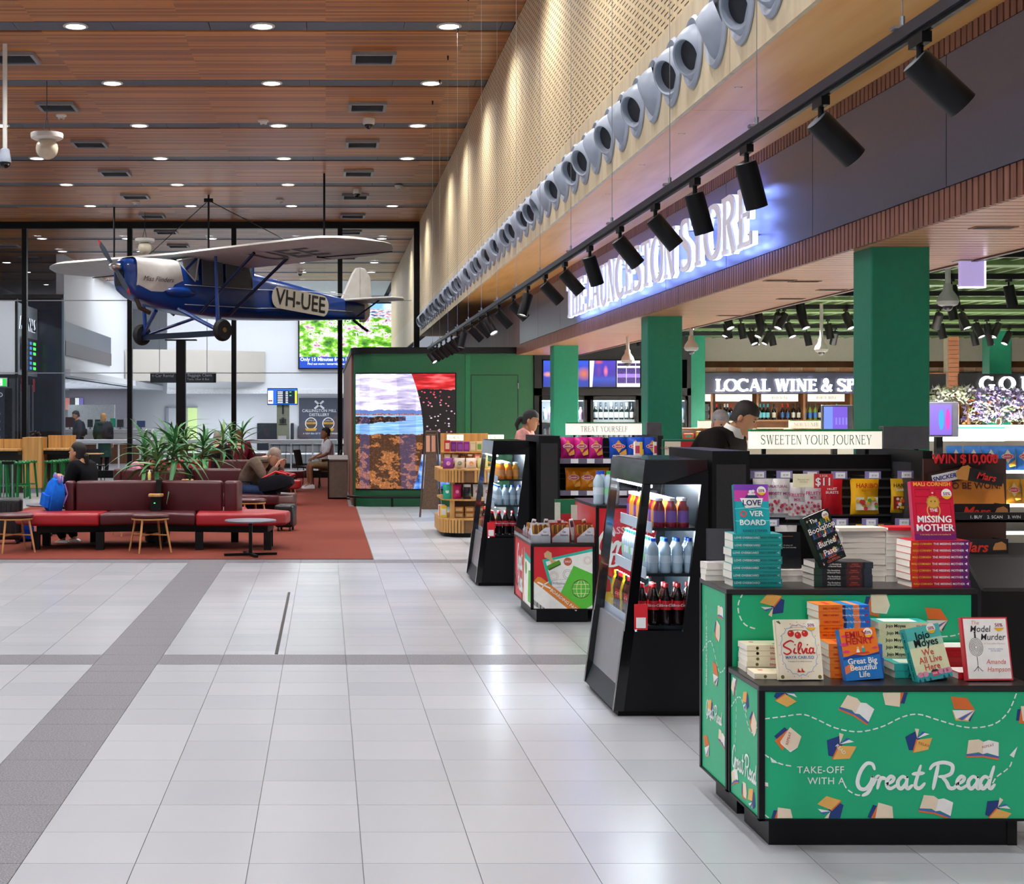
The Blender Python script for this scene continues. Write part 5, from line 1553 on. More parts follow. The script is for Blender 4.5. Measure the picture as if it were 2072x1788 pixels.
for i,(px,py,Y)in enumerate([(1918,612,12.4),(1662,708,20),(1399,705,18.0),(1270,730,20)]):
 p=P(px,py,Y)
 d=thing('dome_camera','white bell shaped camera on a stem in the shop, %s from the right'%nth(i+1),'camera',(p.x,p.y,p.z),0,'white dome cameras')
 top=(3.058 if p.x>4.4 else SHZ-.001)-p.z
 MB().cyl((0,0,.09),(0,0,top),.022,n=10).build('stem',M_WHITEPL,d)
 MB().lathe([(.02,.16),(.035,.14),(.04,.10),(.075,.05),(.088,.01),(.075,-.02),(.05,-.03)],18).build('housing',M_WHITEPL,d,True)
 MB().ball((0,0,-.03),.042,12,8).build('lens_dome',C('#303038',.1),d,True)
hs=thing('hanging_screen','white lit hanging sign panel below the timber soffit at right','sign',tuple(P(1964,505,10.2)))
top=SHZ-hs.location.z
MB().box(-.10,.10,-.06,.06,-.08,top).build('mount_box',mat('mount_grey','#a8a4a8',0.4),hs)
MB().box(-.075,.085,-.02,.02,-.25,-.08).build('glass_panel',mat('sign_lilac','#b8a8e0',0.2,0,.02,emit=.5),hs)
MB().box(.085,.094,-.022,.022,-.255,-.08).box(-.075,.094,-.022,.022,-.258,-.25).build('lit_edge',mat('edge_lit','#ffffff',0.4,0,0,emit=3.5,ecol='#e8e8ff'),hs)
cb=thing('chocolate_stand','black chocolate bar stand with a prize header card','display stand',(3.08,7.3,0))
MB().bbox(2.86,3.42,7.12,7.6,0,.93,.01,1).build('body',mat('stand_black','#100c0e',0.6,spec=.2),cb,world=True)
MB().prism([(6.75,.0),(7.12,.0),(7.12,.98),(6.95,.93),(6.75,.80)],2.93,3.40,'x',.01,1).build('curved_side',mat('stand_black','#181416'),cb,world=True)
a,b=P(1869,1000,7.45),P(2036,928,7.45)
MB().box(a.x,b.x,7.45,7.465,.93,b.z).build('header_card',C('#3a1a10'),cb,world=True)
a,b=P(1872,1010,7.44),P(2034,966,7.44)
MB().prism([(a.x,a.z-.06),(b.x,a.z-.06),(b.x-.01,b.z-.03),((a.x+b.x)/2,b.z+.02),(a.x+.01,b.z-.03)],7.435,7.45,'y').build('caramel_card',C('#d8862c'),cb,world=True)
text('lettering','10 TO BE WON!',.045,C('#5c1c10'),cb,P(1958,983,7.43)-cb.location,'-y',bold=.02)
text('lettering','WIN $10,000',.062,C('#e02028'),cb,P(1953,929,7.425)-cb.location,'-y',bold=.035,sx=.92,depth=.004)
MB().box(*[P(1901,0,7.44).x,P(2004,0,7.44).x],7.432,7.446,P(0,940,7.44).z,P(0,917,7.44).z).build('title_backing',C('#2a0c0a'),cb,world=True)
for(cx,cy,s_,rot,wc,bg)in((1913,965,'SNICKERS',12,'#1c2c8c','#2a1410'),(1995,965,'Mars',-10,'#e02820','#1a1012')):
 M3=FACE['-y']@Matrix.Rotation(R(rot),3,'Z')
 o=P(cx,cy,7.42 if rot>0 else 7.414)-cb.location
 f_=Flat();f_.rect(-.085,.085,-.032,.032,C(bg));
 if s_=='SNICKERS':f_.rect(-.066,.066,-.022,.022,C('#f4f4f8'),.001)
 e_=1 if s_=='SNICKERS' else-1
 f_.poly([(e_*.085,-.030),(e_*.135,-.035),(e_*.15,.0),(e_*.12,.035),(e_*.085,.032)],C('#e0a050'))
 f_.build('bar_print',cb,o,M3)
 text('brand_lettering',s_,.030 if s_=='SNICKERS' else.048,C(wc),cb,o+Vector((0,-.003,0)),M3,bold=.03,shear=.2)
a,b=P(1950,1056,7.0),P(2071,1036,7.0)
MB().box(a.x-.12,b.x,6.98,7.35,a.z,a.z+.012).box(a.x-.12,b.x,6.98,6.992,a.z,b.z).build('upper_tray',C('#141014'),cb,world=True)
text('tray_lettering','1. BUY    2. SCAN    3. WIN',.02,C('#f0f0f0'),cb,P(2014,1046,6.97)-cb.location,'-y',bold=.01)
CB=thing('chocolate_box','x','box')
MB().box(-.13,.13,-.08,.08,0,.004).box(-.13,.13,-.08,-.076,0,.075).box(-.13,-.126,-.08,.08,0,.07).box(.126,.13,-.08,.08,0,.07).build('open_carton',C('#1c1214'),CB)
text('brand_lettering','Mars',.065,C('#e03020'),CB,(-.03,-.0815,.035),'-y',bold=.03,shear=.25)
Flat().poly([(.06,.0),(.07,.02),(.10,.028),(.12,.015),(.122,-.01),(.06,-.012)],C('#c88848')).build('bar_print',CB,(0,-.0812,.035),'-y')
for k in range(5):
 MB().bbox(-.115+k*.047,-.075+k*.047,-.07,.07,.01,.06,.008,1).build('bar',C('#d89838'),CB)
put(CB,(3.10,7.22,P(0,1036,7.22).z-.03),'open carton of chocolate bars in the upper tray of the stand','chocolate cartons')
put(CB,(3.02,7.06,.931),'open carton of chocolate bars in the lower tier of the stand','chocolate cartons')
gs_=thing('gift_stand','curved timber gift stand with vertical slats and two shelves','display stand',(1.95,20.1,0))
def rounded(x0,x1,y0,y1,r,n=8):
 out=[]
 for cx,cy,a0 in((x1-r,y0+r,-90),(x1-r,y1-r,0),(x0+r,y1-r,90),(x0+r,y0+r,180)):
  out+=[(cx+r*math.cos(R(a0+90*i/n)),cy+r*math.sin(R(a0+90*i/n)))for i in range(n+1)]
 return out
ox0,ox1,oy0,oy1=1.50,2.25,19.55,21.0
def gz(py):return P(0,py,19.6).z
MB().prism(rounded(ox0+.05,ox1-.05,oy0+.05,oy1-.05,.28),0,gz(1078),'z').build('kick_base',M_BLACKSAT,gs_,world=True)
sm_=MB().box(-.016,.016,-.012,0,0,1).mesh('slat',M_OAK)
for nm,za,zb in(('lower_drum',gz(1078),gz(1052)),('upper_drum',gz(976),gz(952))):
 MB().prism(rounded(ox0+.015,ox1-.015,oy0+.015,oy1-.015,.30),za,zb,'z').build(nm,mat('oak_dark','#7c5530',0.5,0,.1),gs_,world=True)
 path=rounded(ox0,ox1,oy0,oy1,.31,10);ang=0
 per=[0.0]
 for a,b in zip(path,path[1:]):per.append(per[-1]+math.dist(a,b))
 s_=0.0
 while s_<per[-1]:
  k=max(i for i in range(len(per))if per[i]<=s_);k=min(k,len(path)-2)
  t_=(s_-per[k])/max(per[k+1]-per[k],1e-6);a,b=Vector(path[k]),Vector(path[k+1]);q=a.lerp(b,t_);d=(b-a)
  if q.y<20.2 or q.x<1.6:
   o=link('slat',sm_,gs_,(q.x-1.95,q.y-20.1,za),(0,0,math.atan2(d.y,d.x)));o.scale=(1,1,zb-za)
  s_+=.042
 MB().prism(rounded(ox0-.01,ox1+.01,oy0-.01,oy1+.01,.31),zb,zb+.02,'z').build('shelf_board',M_OAK,gs_,world=True)
MB().prism(rounded(ox0+.02,ox1-.02,oy0+.02,oy1-.02,.3),gz(1013),gz(1013)+.02,'z').build('shelf_board',M_OAK,gs_,world=True)
MB().box(1.62,1.68,19.7,19.76,gz(1052),gz(976)).box(1.5+.60,1.5+.66,19.7,19.76,gz(1052),gz(976)).build('upright',M_OAK,gs_,world=True)
MB().box(1.72,2.2,20.2,20.9,gz(1052),gz(976)).build('dark_core',C('#20140e'),gs_,world=True)
zt2=gz(952)+.02
for z_ in(gz(937),gz(915)):
 MB().box(1.56,2.2,20.1,20.5,z_-.02,z_).build('upper_shelf',M_OAK,gs_,world=True)
MB().box(1.56,2.2,20.5,20.55,zt2,gz(878)).build('back_board',M_OAK,gs_,world=True)
for i,(px,Y)in enumerate(((921,20.2),(1003,20.6))):
 p=P(px,885,Y);s=thing('local_sign',('left','right')[i]+' small cream card reading local on the gift stand','sign',tuple(p),0,'local cards')
 MB().box(-.11,.11,-.008,0,-.04,.04).build('card',M_SIGNW,s);MB().box(-.004,.004,0,.006,-.12,-.03).build('card_leg',M_OAK,s)
 serif_text('lettering','LOCAL',.035,C('#80806c'),s,(0,-.0085,0),'-y',.13,.05,.05,0,.16)
def goods(i,x,y,z,w,d,h,col,col2,lab,kind='carton'):
 c_=thing('gift_'+kind,lab,kind,(x,y,z),0,'gifts on the curved timber stand')
 if kind=='jar':
  MB().lathe([(w*.45,0),(w*.5,.01),(w*.5,h*.75),(w*.42,h*.82)],12).build('jar_body',C(col,.2),c_,True);MB().lathe([(w*.44,h*.82),(w*.44,h),(0,h)],12).build('lid',C(col2),c_,True)
 elif kind=='pouch':
  link('pouch_body',bag_mesh(w,h,d,C(col),i),c_);Flat().disc(0,0,w*.2,C(col2)).build('printed_panel',c_,(0,-d*.52,h*.5),'-y')
 else:
  MB().bbox(-w/2,w/2,-d/2,d/2,0,h,.003,1).build('carton_body',C(col),c_);MB().box(-w*.35,w*.35,-d/2-.001,-d/2,h*.2,h*.75).build('printed_panel',C(col2),c_)
gl_=[('#b8282c','#e8c8b0','red'),('#6a1c80','#8838a0','purple'),('#7a2490','#9848b0','deep purple'),('#801c88','#a040a8','magenta purple'),('#d8c890','#e8dcb8','cream'),('#e0d0a0','#6aa048','straw'),('#58a048','#e0e8c8','green')]
for i,(c1,c2,nm)in enumerate(gl_):
 goods(i,1.62+.085*i,20.16,gz(915),.075,.06,.13+.02*(i==0),c1,c2,nm+' gift box on the top shelf of the curved timber stand')
for i,(c1,c2,nm,kd)in enumerate([('#b8a898','#d8c8b8','taupe soap box','carton'),('#a89888','#c8b8a8','grey soap box','carton'),('#7c3c14','#20140c','first honey jar','jar'),('#7c3c14','#e8e0d0','second honey jar','jar'),('#d88070','#f0d8c8','coral gift tin','carton'),('#c8d090','#e8e8c0','pale green bag','pouch')]):
 goods(i,1.62+.10*i,20.14,gz(937)+.0005,.08,.06,.10,c1,c2,nm+' on the second shelf of the timber stand',kd)
for i,(c1,c2,nm,kd)in enumerate([('#8c3c98','#e8a8c8','violet pouch','pouch'),('#e8dcc8','#88a078','floral pouch','pouch'),('#f0e0d0','#e0a060','cream patterned pouch','pouch'),('#c8d488','#e8ecc0','lime paper pouch','pouch')]):
 goods(i+20,1.60+.15*i,19.75,zt2+.0005,.14,.05,.14,c1,c2,nm+' standing on the timber stand counter',kd)
for i,(c1,c2,nm,kd)in enumerate([('#18a080','#e0f0e8','teal pouch','pouch'),('#c01860','#e880a8','magenta pouch','pouch'),('#1c1c20','#f0f0ec','dark bottle','jar'),('#f2f0ec','#c84848','white berry pouch','pouch'),('#f0eee8','#c04040','white strawberry pouch','pouch')]):
 goods(i+40,1.58+.13*i,19.68,gz(1013)+.0205,.11,.05,.19,c1,c2,nm+' on the middle shelf of the timber stand',kd)
for i in range(6):
 goods(i+60,1.74+.14*(i%3),19.78,gz(1052)+.0205+.075*(i//3),.12,.09,.07,'#b87c3c','#e0c890','amber gift tub in the bottom of the timber stand, %s one'%nth(i+1),'carton')
for i,(c1,c2)in enumerate((('#e8d040','#f4f4f0'),('#e04888','#f8f0f4'),('#f4f4f0','#38a060'))):
 goods(i+80,1.545+.0*i,19.86+.13*i,gz(1052)+.0205,.09,.07,.15,c1,c2,('yellow','pink','white')[i]+' gift pack at the rounded end of the timber stand')
fn=thing('mesh_divider','tall tapered brown mesh divider standing before the curved screen','divider',(1.62,23.3,0))
pa=[P(850,1046,23.3),P(893,1046,23.3),P(884,873,23.3),P(862,873,23.3)]
po=[(p.x,p.z)for p in pa]
g=N('brown_mesh');g.base(g.mix(g.math('LESS_THAN',g.node('ShaderNodeTexVoronoi',{'Vector':g.obj(),'Scale':60.0}).outputs['Distance'],.35),'#5c4636','#3a2a20'));g.set(Roughness=.5)
MB().prism([(po[0][0]+.03,po[0][1]+.12),(po[1][0]-.03,po[1][1]+.12),(po[2][0]-.02,po[2][1]-.03),(po[3][0]+.02,po[3][1]-.03)],23.3,23.32,'y').build('mesh_panel',g.m,fn,world=True)
bar=MB()
for a,b in((0,3),(1,2),(3,2)):bar.cyl((po[a][0],23.31,max(po[a][1],.0)),(po[b][0],23.31,po[b][1]),.016,n=6)
bar.cyl((po[0][0],23.31,.15),(po[1][0],23.31,.15),.012,n=6).build('tube_frame',C('#4a382c'),fn,world=True)
for i in range(2):
 MB().box(1.62-.075+.085*i,1.62-.015+.085*i,23.285,23.298,1.02,1.27).build('hanging_card',C(('#d8a088','#c89078')[i]),fn,world=True)
# open-front drinks coolers
M_COOL=mat('cooler_black_gloss','#08090b',0.16,0,.05,coat=.3)
M_COOLM=mat('cooler_black_matt','#0d0d10',0.42,0,.08,spec=.25)
M_LEDSTRIP=mat('led_strip','#ffffff',0.4,0,0,emit=12.0,ecol='#dcebff')
M_KICK=mat('cooler_grey_front','#8f9094',0.35,.4,.05)
SODA={'cola':bottle_proto('soda',mat('cola_dark','#1c0a08',0.1,0,.05),C('#d01820'),C('#d81c28'),.24,.034),'spring':bottle_proto('water',mat('plastic_water','#bcd4e4',0.1,0,.05),C('#2458d0'),C('#d8e8f4'),.20,.033),'lime':bottle_proto('water',mat('plastic_water','#bcd4e4'),C('#20b048'),C('#90d8a8'),.20,.033),'berry':bottle_proto('juice',mat('juice_berry','#8c1830',0.15,0,.05),C('#f0f0f4'),C('#7848a8'),.17,.034),'orange':bottle_proto('juice',mat('juice_orange','#f08420',0.15,0,.05),C('#f4f0e8'),C('#e8a060'),.17,.034),'amber':bottle_proto('juice',mat('juice_amber','#c8901c',0.15,0,.05),C('#f0f0f4'),C('#f0a048'),.17,.034),'zero':bottle_proto('soda',mat('cola_dark','#1c0a08'),C('#18181c'),C('#20202a'),.24,.034),'citrus':bottle_proto('soda',mat('soda_yellow','#e8c820',0.12,0,.05),C('#f0c818'),C('#e8e040'),.24,.034)}
text('brand_lettering','Coca-Cola',.021,C('#f8f4f4'),SODA['cola'],(0,-.0352,.118),'-y',shear=.25,bold=.01)
def cooler(y0,y1,xf,label,tag_):
 c=thing('drinks_cooler',label,'cooler',(xf+.25,(y0+y1)/2,0))
 Zt,lean,xb=1.325,.17,xf+.495
 def fx(z):return xf+lean*z/Zt
 for ya,yb in((y0,y0+.03),(y1-.03,y1)):
  g0,g1=.445,1.215
  MB().prism([(fx(.03),.03),(xb,.03),(xb,g0),(fx(g0),g0)],ya,yb,'y').build('side_lower_panel',M_COOLM,c,world=True)
  MB().prism([(fx(g1),g1),(xb,g1),(xb,Zt),(fx(Zt),Zt)],ya,yb,'y').build('side_upper_panel',M_COOLM,c,world=True)
  MB().prism([(fx(g0),g0),(fx(g0)+.055,g0),(fx(g1)+.04,g1),(fx(g1),g1)],ya-.002,yb+.002,'y').build('front_post',M_COOL,c,world=True)
  MB().prism([(xb-.13,g0),(xb,g0),(xb,g1),(xb-.035,g1)],ya,yb,'y').build('rear_side_panel',M_COOLM,c,world=True)
  MB().prism([(fx(g0)+.05,g0),(xb-.125,g0),(xb-.03,g1),(fx(g1)+.035,g1)],(ya+yb)/2-.004,(ya+yb)/2+.004,'y').build('side_glass',M_GLASS,c,world=True)
  MB().prism([(fx(.03)-.004,.03),(fx(.03)+.05,.03),(fx(g0)+.05,g0),(fx(g0)-.004,g0)],ya-.003,yb+.003,'y').build('corner_post',M_COOL,c,world=True)
 MB().box(xb-.03,xb,y0+.03,y1-.03,.03,Zt).build('back_wall',C('#16242c',.3),c,world=True)
 MB().prism([(fx(1.21)-.004,1.215),(fx(1.215)+.10,1.215),(xb,1.29),(xb,Zt+.02),(fx(Zt)-.004,Zt+.02)],y0-.004,y1+.004,'y',.004,1).build('canopy',M_COOL,c,world=True)
 MB().box(fx(1.2)+.03,fx(1.2)+.06,y0+.05,y1-.05,1.195,1.21).build('canopy_lamp',M_LEDSTRIP,c,world=True)
 MB().prism([(fx(.14)+.03,.14),(fx(.14)+.05,.14),(fx(.46)+.05,.46),(fx(.46)+.03,.46)],y0+.03,y1-.03,'y').build('front_panel',M_KICK,c,world=True)
 MB().prism([(fx(.03)-.0,.03),(fx(.14)+.10,.03),(fx(.14)+.10,.14),(fx(.14)+.03,.14)],y0+.03,y1-.03,'y').build('kick_grille',C('#2a3036',.35),c,world=True)
 MB().box(xf+.03,xb-.03,y0+.03,y1-.03,0,.032).build('foot_base',M_BLACKSAT,c,world=True)
 MB().prism([(fx(.46)+.034,.46),(fx(.46)+.042,.46),(fx(.66)+.042,.66),(fx(.66)+.034,.66)],y0+.035,y1-.035,'y').build('front_screen',M_GLASS,c,world=True)
 sh=[]
 for z_,back in((.47,.10),(.745,.14),(.985,.17)):
  x0=fx(z_)+(.06 if z_<.5 else.085)
  MB().box(x0,xb-.03,y0+.035,y1-.035,z_-.015,z_).build('shelf',C('#20282c',.3),c,world=True)
  MB().box(x0-.004,x0,y0+.035,y1-.035,z_-.03,z_+.03).build('price_rail',C('#c8dcec',.3),c,world=True)
  MB().box(x0+.001,x0+.012,y0+.05,y1-.05,z_-.024,z_-.016).build('shelf_lamp',M_LEDSTRIP,c,world=True)
  sh.append((x0,z_))
 lp=bpy.data.lights.new('cooler_lamp','AREA');lp.shape='RECTANGLE';lp.size=.05;lp.size_y=y1-y0-.15;lp.energy=8;lp.color=(.86,.94,1)
 for z_,en in((1.19,0),(.96,0),(.72,0)):
  lo=bpy.data.objects.new('cooler_lamp',lp);COL.objects.link(lo);lo.parent=c;lo.location=(fx(z_)+.11-(xf+.25),0,z_);lo.rotation_euler=(0,R(-28),0)
 st=MB().box(fx(.45)+.05,fx(.45)+.12,y0-.006,y0-.003,.455,.59).build('red_sticker',C('#d8202c'),c,world=True)
 MB().box(fx(.45)+.06,fx(.45)+.11,y0-.0075,y0-.006,.465,.52).build('white_square',C('#f4f4f4'),c,world=True)
 n_=0
 plan={0:['cola','cola','zero','citrus'],1:['spring','spring','lime'],2:['berry','orange','amber']}if tag_=='near' else{0:['cola','cola','berry'],1:['spring','spring'],2:['orange','orange','amber']}
 for s_,(x0,z_)in enumerate(sh):
  ks=plan[s_]
  nx=int((xb-.05-x0)/.064)
  pos=[(x0+.045+.064*i,y0+.08)for i in range(nx)]+[(x0+.045+.064*i,y0+.145)for i in range(nx)]+[(x0+.045,y0+.21+.064*j)for j in range(int((y1-y0-.27)/.064))]
  if s_==2:pos+=[(x0+.11,y0+.21+.064*j)for j in range(int((y1-y0-.27)/.064))]
  for(x,y)in pos:
   k=ks[n_%len(ks)]if y>y0+.2 else ks[(n_//3)%len(ks)]if tag_=='near' and s_==2 else ks[0]if s_!=2 else ks[n_%len(ks)]
   n_+=1
   put(SODA[k],(x,y,z_),'%s bottle in the %s cooler, %s shelf, %s counted from the near glass'%({'cola':'red labelled cola','zero':'black labelled cola','citrus':'yellow soda','spring':'blue capped water','lime':'green capped water','berry':'dark berry juice','orange':'orange juice','amber':'amber juice'}[k],tag_,('bottom','middle','top')[s_],nth(n_)),'bottles in the %s cooler'%tag_,scale=(.87,.87,.9))
  n_=0
 return c
cooler(7.91,8.82,1.505,'black open-front drinks cooler nearest the book display','near')
cooler(13.98,14.90,1.385,'black open-front drinks cooler beside the chips rack','far')
# two-tier display units
M_EDGE=mat('unit_black_edge','#0b0b0e',0.4,0,.06,spec=.25)
M_TOPB=mat('unit_black_top','#1d1a1b',0.3,0,.08)
def tier(parent,x0,x1,y0,y1,z,panel_mats,kick=.05):
 zb=.10
 MB().box(x0+kick,x1-kick,y0+kick,y1-kick,0,zb).build('kick_base',M_EDGE,parent,world=True)
 MB().box(x0+.012,x1-.012,y0+.012,y1-.012,zb,z-.02).build('carcass',M_EDGE,parent,world=True)
 e=.022
 fr=MB()
 for xa,xb_ in((x0,x0+e),(x1-e,x1)):
  for ya,yb_ in((y0,y0+e),(y1-e,y1)):fr.box(xa,xb_,ya,yb_,zb,z-.02)
 fr.box(x0,x1,y0,y0+.008,zb,zb+.008).box(x0,x0+.008,y0,y1,zb,zb+.008)
 fr.build('edge_frame',M_EDGE,parent,world=True)
 MB().bbox(x0,x1,y0,y1,z-.022,z,.003,1).build('top_board',M_TOPB,parent,world=True)
 mf,ml=panel_mats
 MB().box(x0+e,x1-e,y0+.006,y0+.012,zb+.008,z-.024).build('front_panel',mf,parent,world=True)
 MB().box(x0+.006,x0+.012,y0+e,y1-e,zb+.008,z-.024).build('side_panel',ml,parent,world=True)
NAVY,ORG,CRM,PGW,GLD,PBL=C('#1c3a7c'),C('#e0702c'),C('#f0dcc0'),C('#f4f2ec'),C('#ecb45c'),C('#4868b8')
def book_print(f,x,y,s,rot,kind,L=.0):
 def T(pts):
  c_,s_=math.cos(R(rot)),math.sin(R(rot))
  return[(x+s*(p[0]*c_-p[1]*s_),y+s*(p[0]*s_+p[1]*c_))for p in pts]
 if kind=='open':
  f.poly(T([(-1,-.45),(-.95,-.6),(0,-.5),(.95,-.6),(1,-.45),(0,-.3)]),ORG,L);f.poly(T([(-1,-.38),(0,-.28),(1,-.38),(.96,-.5),(0,-.40),(-.96,-.5)]),PBL,L+.0002)
  f.poly(T([(0,-.32),(-.25,-.22),(-.95,-.38),(-.9,.45),(-.3,.55),(0,.42)]),CRM,L+.0004);f.poly(T([(0,-.32),(.25,-.22),(.95,-.38),(.9,.45),(.3,.55),(0,.42)]),PGW,L+.0004)
 elif kind=='gold':
  f.poly(T([(-.2,.7),(.85,.55),(.95,-.45),(.1,-.75),(-.1,0)]),NAVY,L);f.poly(T([(-1,-.05),(-.55,.75),(.55,.8),(.1,-.1)]),GLD,L+.0002);f.poly(T([(.1,-.1),(.55,.8),(.62,.74),(.18,-.18)]),ORG,L+.0004)
  f.poly(T([(.1,-.2),(-.85,-.35),(-.5,-.5)]),PGW,L+.0003);f.poly(T([(.1,-.2),(-.15,-.85),(.15,-.95)]),CRM,L+.0003);f.poly(T([(.1,-.2),(-.6,-.55),(-.35,-.62)]),PBL,L+.0003)
 elif kind=='orange':
  f.poly(T([(-.75,-.1),(-.5,-.85),(.5,-.95),(.95,-.1)]),GLD,L);f.poly(T([(-.85,.9),(.35,.8),(.95,-.1),(-.6,.0)]),ORG,L+.0003);f.poly(T([(-.7,-.1),(.9,-.1),(-.45,-.75)]),PGW,L+.0002)
  f.poly(T([(.9,-.1),(-.3,-.75),(0,-.85)]),PBL,L+.0003);f.poly(T([(.9,-.12),(.15,-.8),(.4,-.85)]),PGW,L+.0004);f.poly(T([(.92,-.14),(.45,-.85),(.55,-.95)]),NAVY,L+.0005)
 elif kind=='cream':
  f.poly(T([(-1,-.05),(-.4,.75),(.1,.5),(-.3,-.5)]),NAVY,L);f.poly(T([(-.9,-.35),(-.15,.6),(.3,.3),(-.2,-.95)]),ORG,L+.0002);f.poly(T([(-.5,-.35),(.0,.85),(.95,.35),(.85,-.5),(.3,-.85)]),CRM,L+.0004);f.poly(T([(-.5,-.35),(-.4,-.5),(.4,-.95),(.85,-.5),(.3,-.85)]),PGW,L+.0006)
def G(col1,col2,name):
 return mat(name,col1,0.38,0,.03)
M_TEALG=mat('display_green','#14b27c',0.38,0,.04,3)
unit=thing('book_display','green two-tier book display unit with flying book prints','display unit',(2.07,5.9,0))
LX0,LX1=1.576,2.585
tier(unit,LX0,LX1,5.5,5.925,.593,(M_TEALG,M_TEALG))
tier(unit,LX0-.004,2.556,5.93,6.36,.895,(M_TEALG,M_TEALG),.055)
MB().box(2.5,2.535,5.545,5.56,.0,.1).build('castor_gap',M_GAP,unit,world=True)
def q4(u,v,Y=5.5,cx=1816.0,cy=1530.0):
 return((1400+u/3.083-cx)*Y/F,-(1160+v/3.083-cy)*Y/F)
f_=Flat();PB=[]
K=1/3.083*5.5/F
for u,v,s,r_,k in[(590,765,75,150,'gold'),(1035,845,105,-28,'open'),(1275,765,85,200,'cream'),(1690,845,85,0,'orange'),(600,1030,85,-12,'cream'),(935,1085,95,180,'gold'),(1420,1045,85,190,'gold'),(1820,1095,105,-4,'open'),(865,1465,85,-20,'gold'),(1180,1500,85,12,'cream'),(1530,1452,105,-14,'open'),(1915,1480,85,165,'gold'),(560,1520,75,20,'cream'),(2085,880,70,30,'cream'),(450,1320,30,0,'open')]:
 x,y=q4(u,v);fb_=Flat();book_print(fb_,x,y,s*K,r_,k,.0004);PB.append(fb_)
PRW=C('#f2f6f2',.5)
for ln_ in([(455,908),(560,895),(690,880),(780,910),(900,965),(1040,988),(1180,960),(1320,895),(1420,880),(1540,915),(1680,955),(1790,962),(1900,935),(1980,860),(2030,745)],[(455,1130),(500,1160),(560,1190),(640,1205)],[(950,1310),(975,1350),(1030,1382),(1070,1382)],[(1880,1310),(1905,1270),(1960,1230),(1990,1200),(2005,1150)],[(455,1505),(500,1540)]):
 fd_=Flat();fd_.dashes([q4(*p)for p in ln_],8*K,34*K,16*K,PRW,.0003);PB.append(fd_)
f_.poly([q4(490,1145),q4(540,1185),q4(500,1180)],PRW,.0005);f_.poly([q4(2035,1080),q4(1985,1135),q4(2012,1150)],PRW,.0005)
GREAT=[[(1142,1222),(1128,1190),(1092,1188),(1055,1235),(1036,1300),(1050,1340),(1085,1345),(1115,1310),(1128,1270)],[(1128,1268),(1122,1325),(1100,1368),(1068,1386)],[(1130,1325),(1150,1280),(1168,1268),(1172,1290),(1160,1342)],[(1165,1310),(1185,1278),(1212,1282)],[(1212,1318),(1250,1300),(1262,1278),(1242,1268),(1220,1295),(1222,1330),(1245,1342),(1285,1318)],[(1342,1282),(1318,1268),(1290,1295),(1290,1330),(1310,1342),(1338,1310),(1347,1272)],[(1347,1270),(1340,1325),(1352,1342),(1378,1322)],[(1430,1200),(1398,1310),(1406,1338),(1428,1338),(1455,1310)],[(1380,1252),(1450,1246)],[(1540,1192),(1524,1270),(1508,1345)],[(1488,1222),(1515,1192),(1575,1180),(1626,1198),(1622,1245),(1582,1266),(1545,1268)],[(1562,1268),(1590,1300),(1608,1336),(1636,1340),(1655,1318)],[(1652,1318),(1690,1300),(1702,1278),(1682,1268),(1660,1295),(1662,1330),(1685,1342),(1725,1318)],[(1782,1282),(1758,1268),(1730,1295),(1730,1330),(1750,1342),(1778,1310),(1787,1272)],[(1787,1270),(1780,1325),(1792,1342),(1815,1322)],[(1858,1282),(1832,1268),(1805,1295),(1805,1330),(1824,1342),(1850,1312),(1862,1276)],[(1888,1205),(1862,1290),(1856,1328),(1870,1342),(1892,1318)]]
def script(f,strokes,conv,w,ink,lift=.0006):
 for i,st in enumerate(strokes):
  p=smooth_line([conv(*a)for a in st],7)
  n=len(p)-1
  f.line(p,[w*(.55+.45*math.sin(PI*min(1,max(0,j/n)))**.5)for j in range(n+1)],ink,lift+.0001*(i%4))
  for e in(p[0],p[-1]):f.disc(e[0],e[1],w*.28,ink,lift+.00045,8)
script(f_,GREAT,q4,25*K,PRW)
clipf=(LX0+.022-q4(0,0)[0]*0-(1816-VX)*5.5/F,LX1-.022-(1816-VX)*5.5/F,(H-(1530-VY)*5.5/F)*-1+.11,.593-.026-(H-(1530-VY)*5.5/F))
fo=Vector(((1816-VX)*5.5/F,5.505,H-(1530-VY)*5.5/F))-unit.location
f_.build('front_print',unit,fo,'-y',clip=clipf)
for fb_ in PB:fb_.build('printed_book' if len(fb_.d)>1 else 'dashed_line',unit,fo,'-y',clip=clipf)
for s_,u,v,sz in(('TAKE-OFF',805,1228,.036),('WITH A',840,1297,.036),('REPEAT',606,1030,.0135),('READ',930,1098,.0175),('RELAX',1450,1068,.0135),('REPEAT',1850,1078,.0125)):
 x,y=q4(u,v)
 text('print_lettering',s_,sz,PRW if s_ in('TAKE-OFF','WITH A','READ')else C('#c86038'),unit,fo+Vector((x,-.0016,y)),'-y',spin=R({'READ':-45,'RELAX':-18,'REPEAT':75 if u<700 else 12}.get(s_,0)),bold=.004,space=1.08)
f_=Flat()
def q5(u,v):return q4(u,v,5.93,1730.0,1270.0)
K2=K*5.93/5.5
for u,v,s,r_,k in[(505,195,80,-12,'gold'),(1150,190,90,25,'cream'),(1525,285,80,0,'orange')]:
 x,y=q5(u,v);fb_=Flat();book_print(fb_,x,y,s*K2,r_,k,.0004);fb_.build('printed_book',unit,Vector(((1730-VX)*5.93/F,5.9355,H-(1270-VY)*5.93/F))-unit.location,'-y')
for ln_ in([(322,122),(292,190),(298,260),(335,320),(400,345),(440,340)],[(1565,395),(1650,385),(1720,345),(1760,310)]):
 f_.dashes([q5(*p)for p in ln_],8*K2,34*K2,16*K2,PRW,.0003)
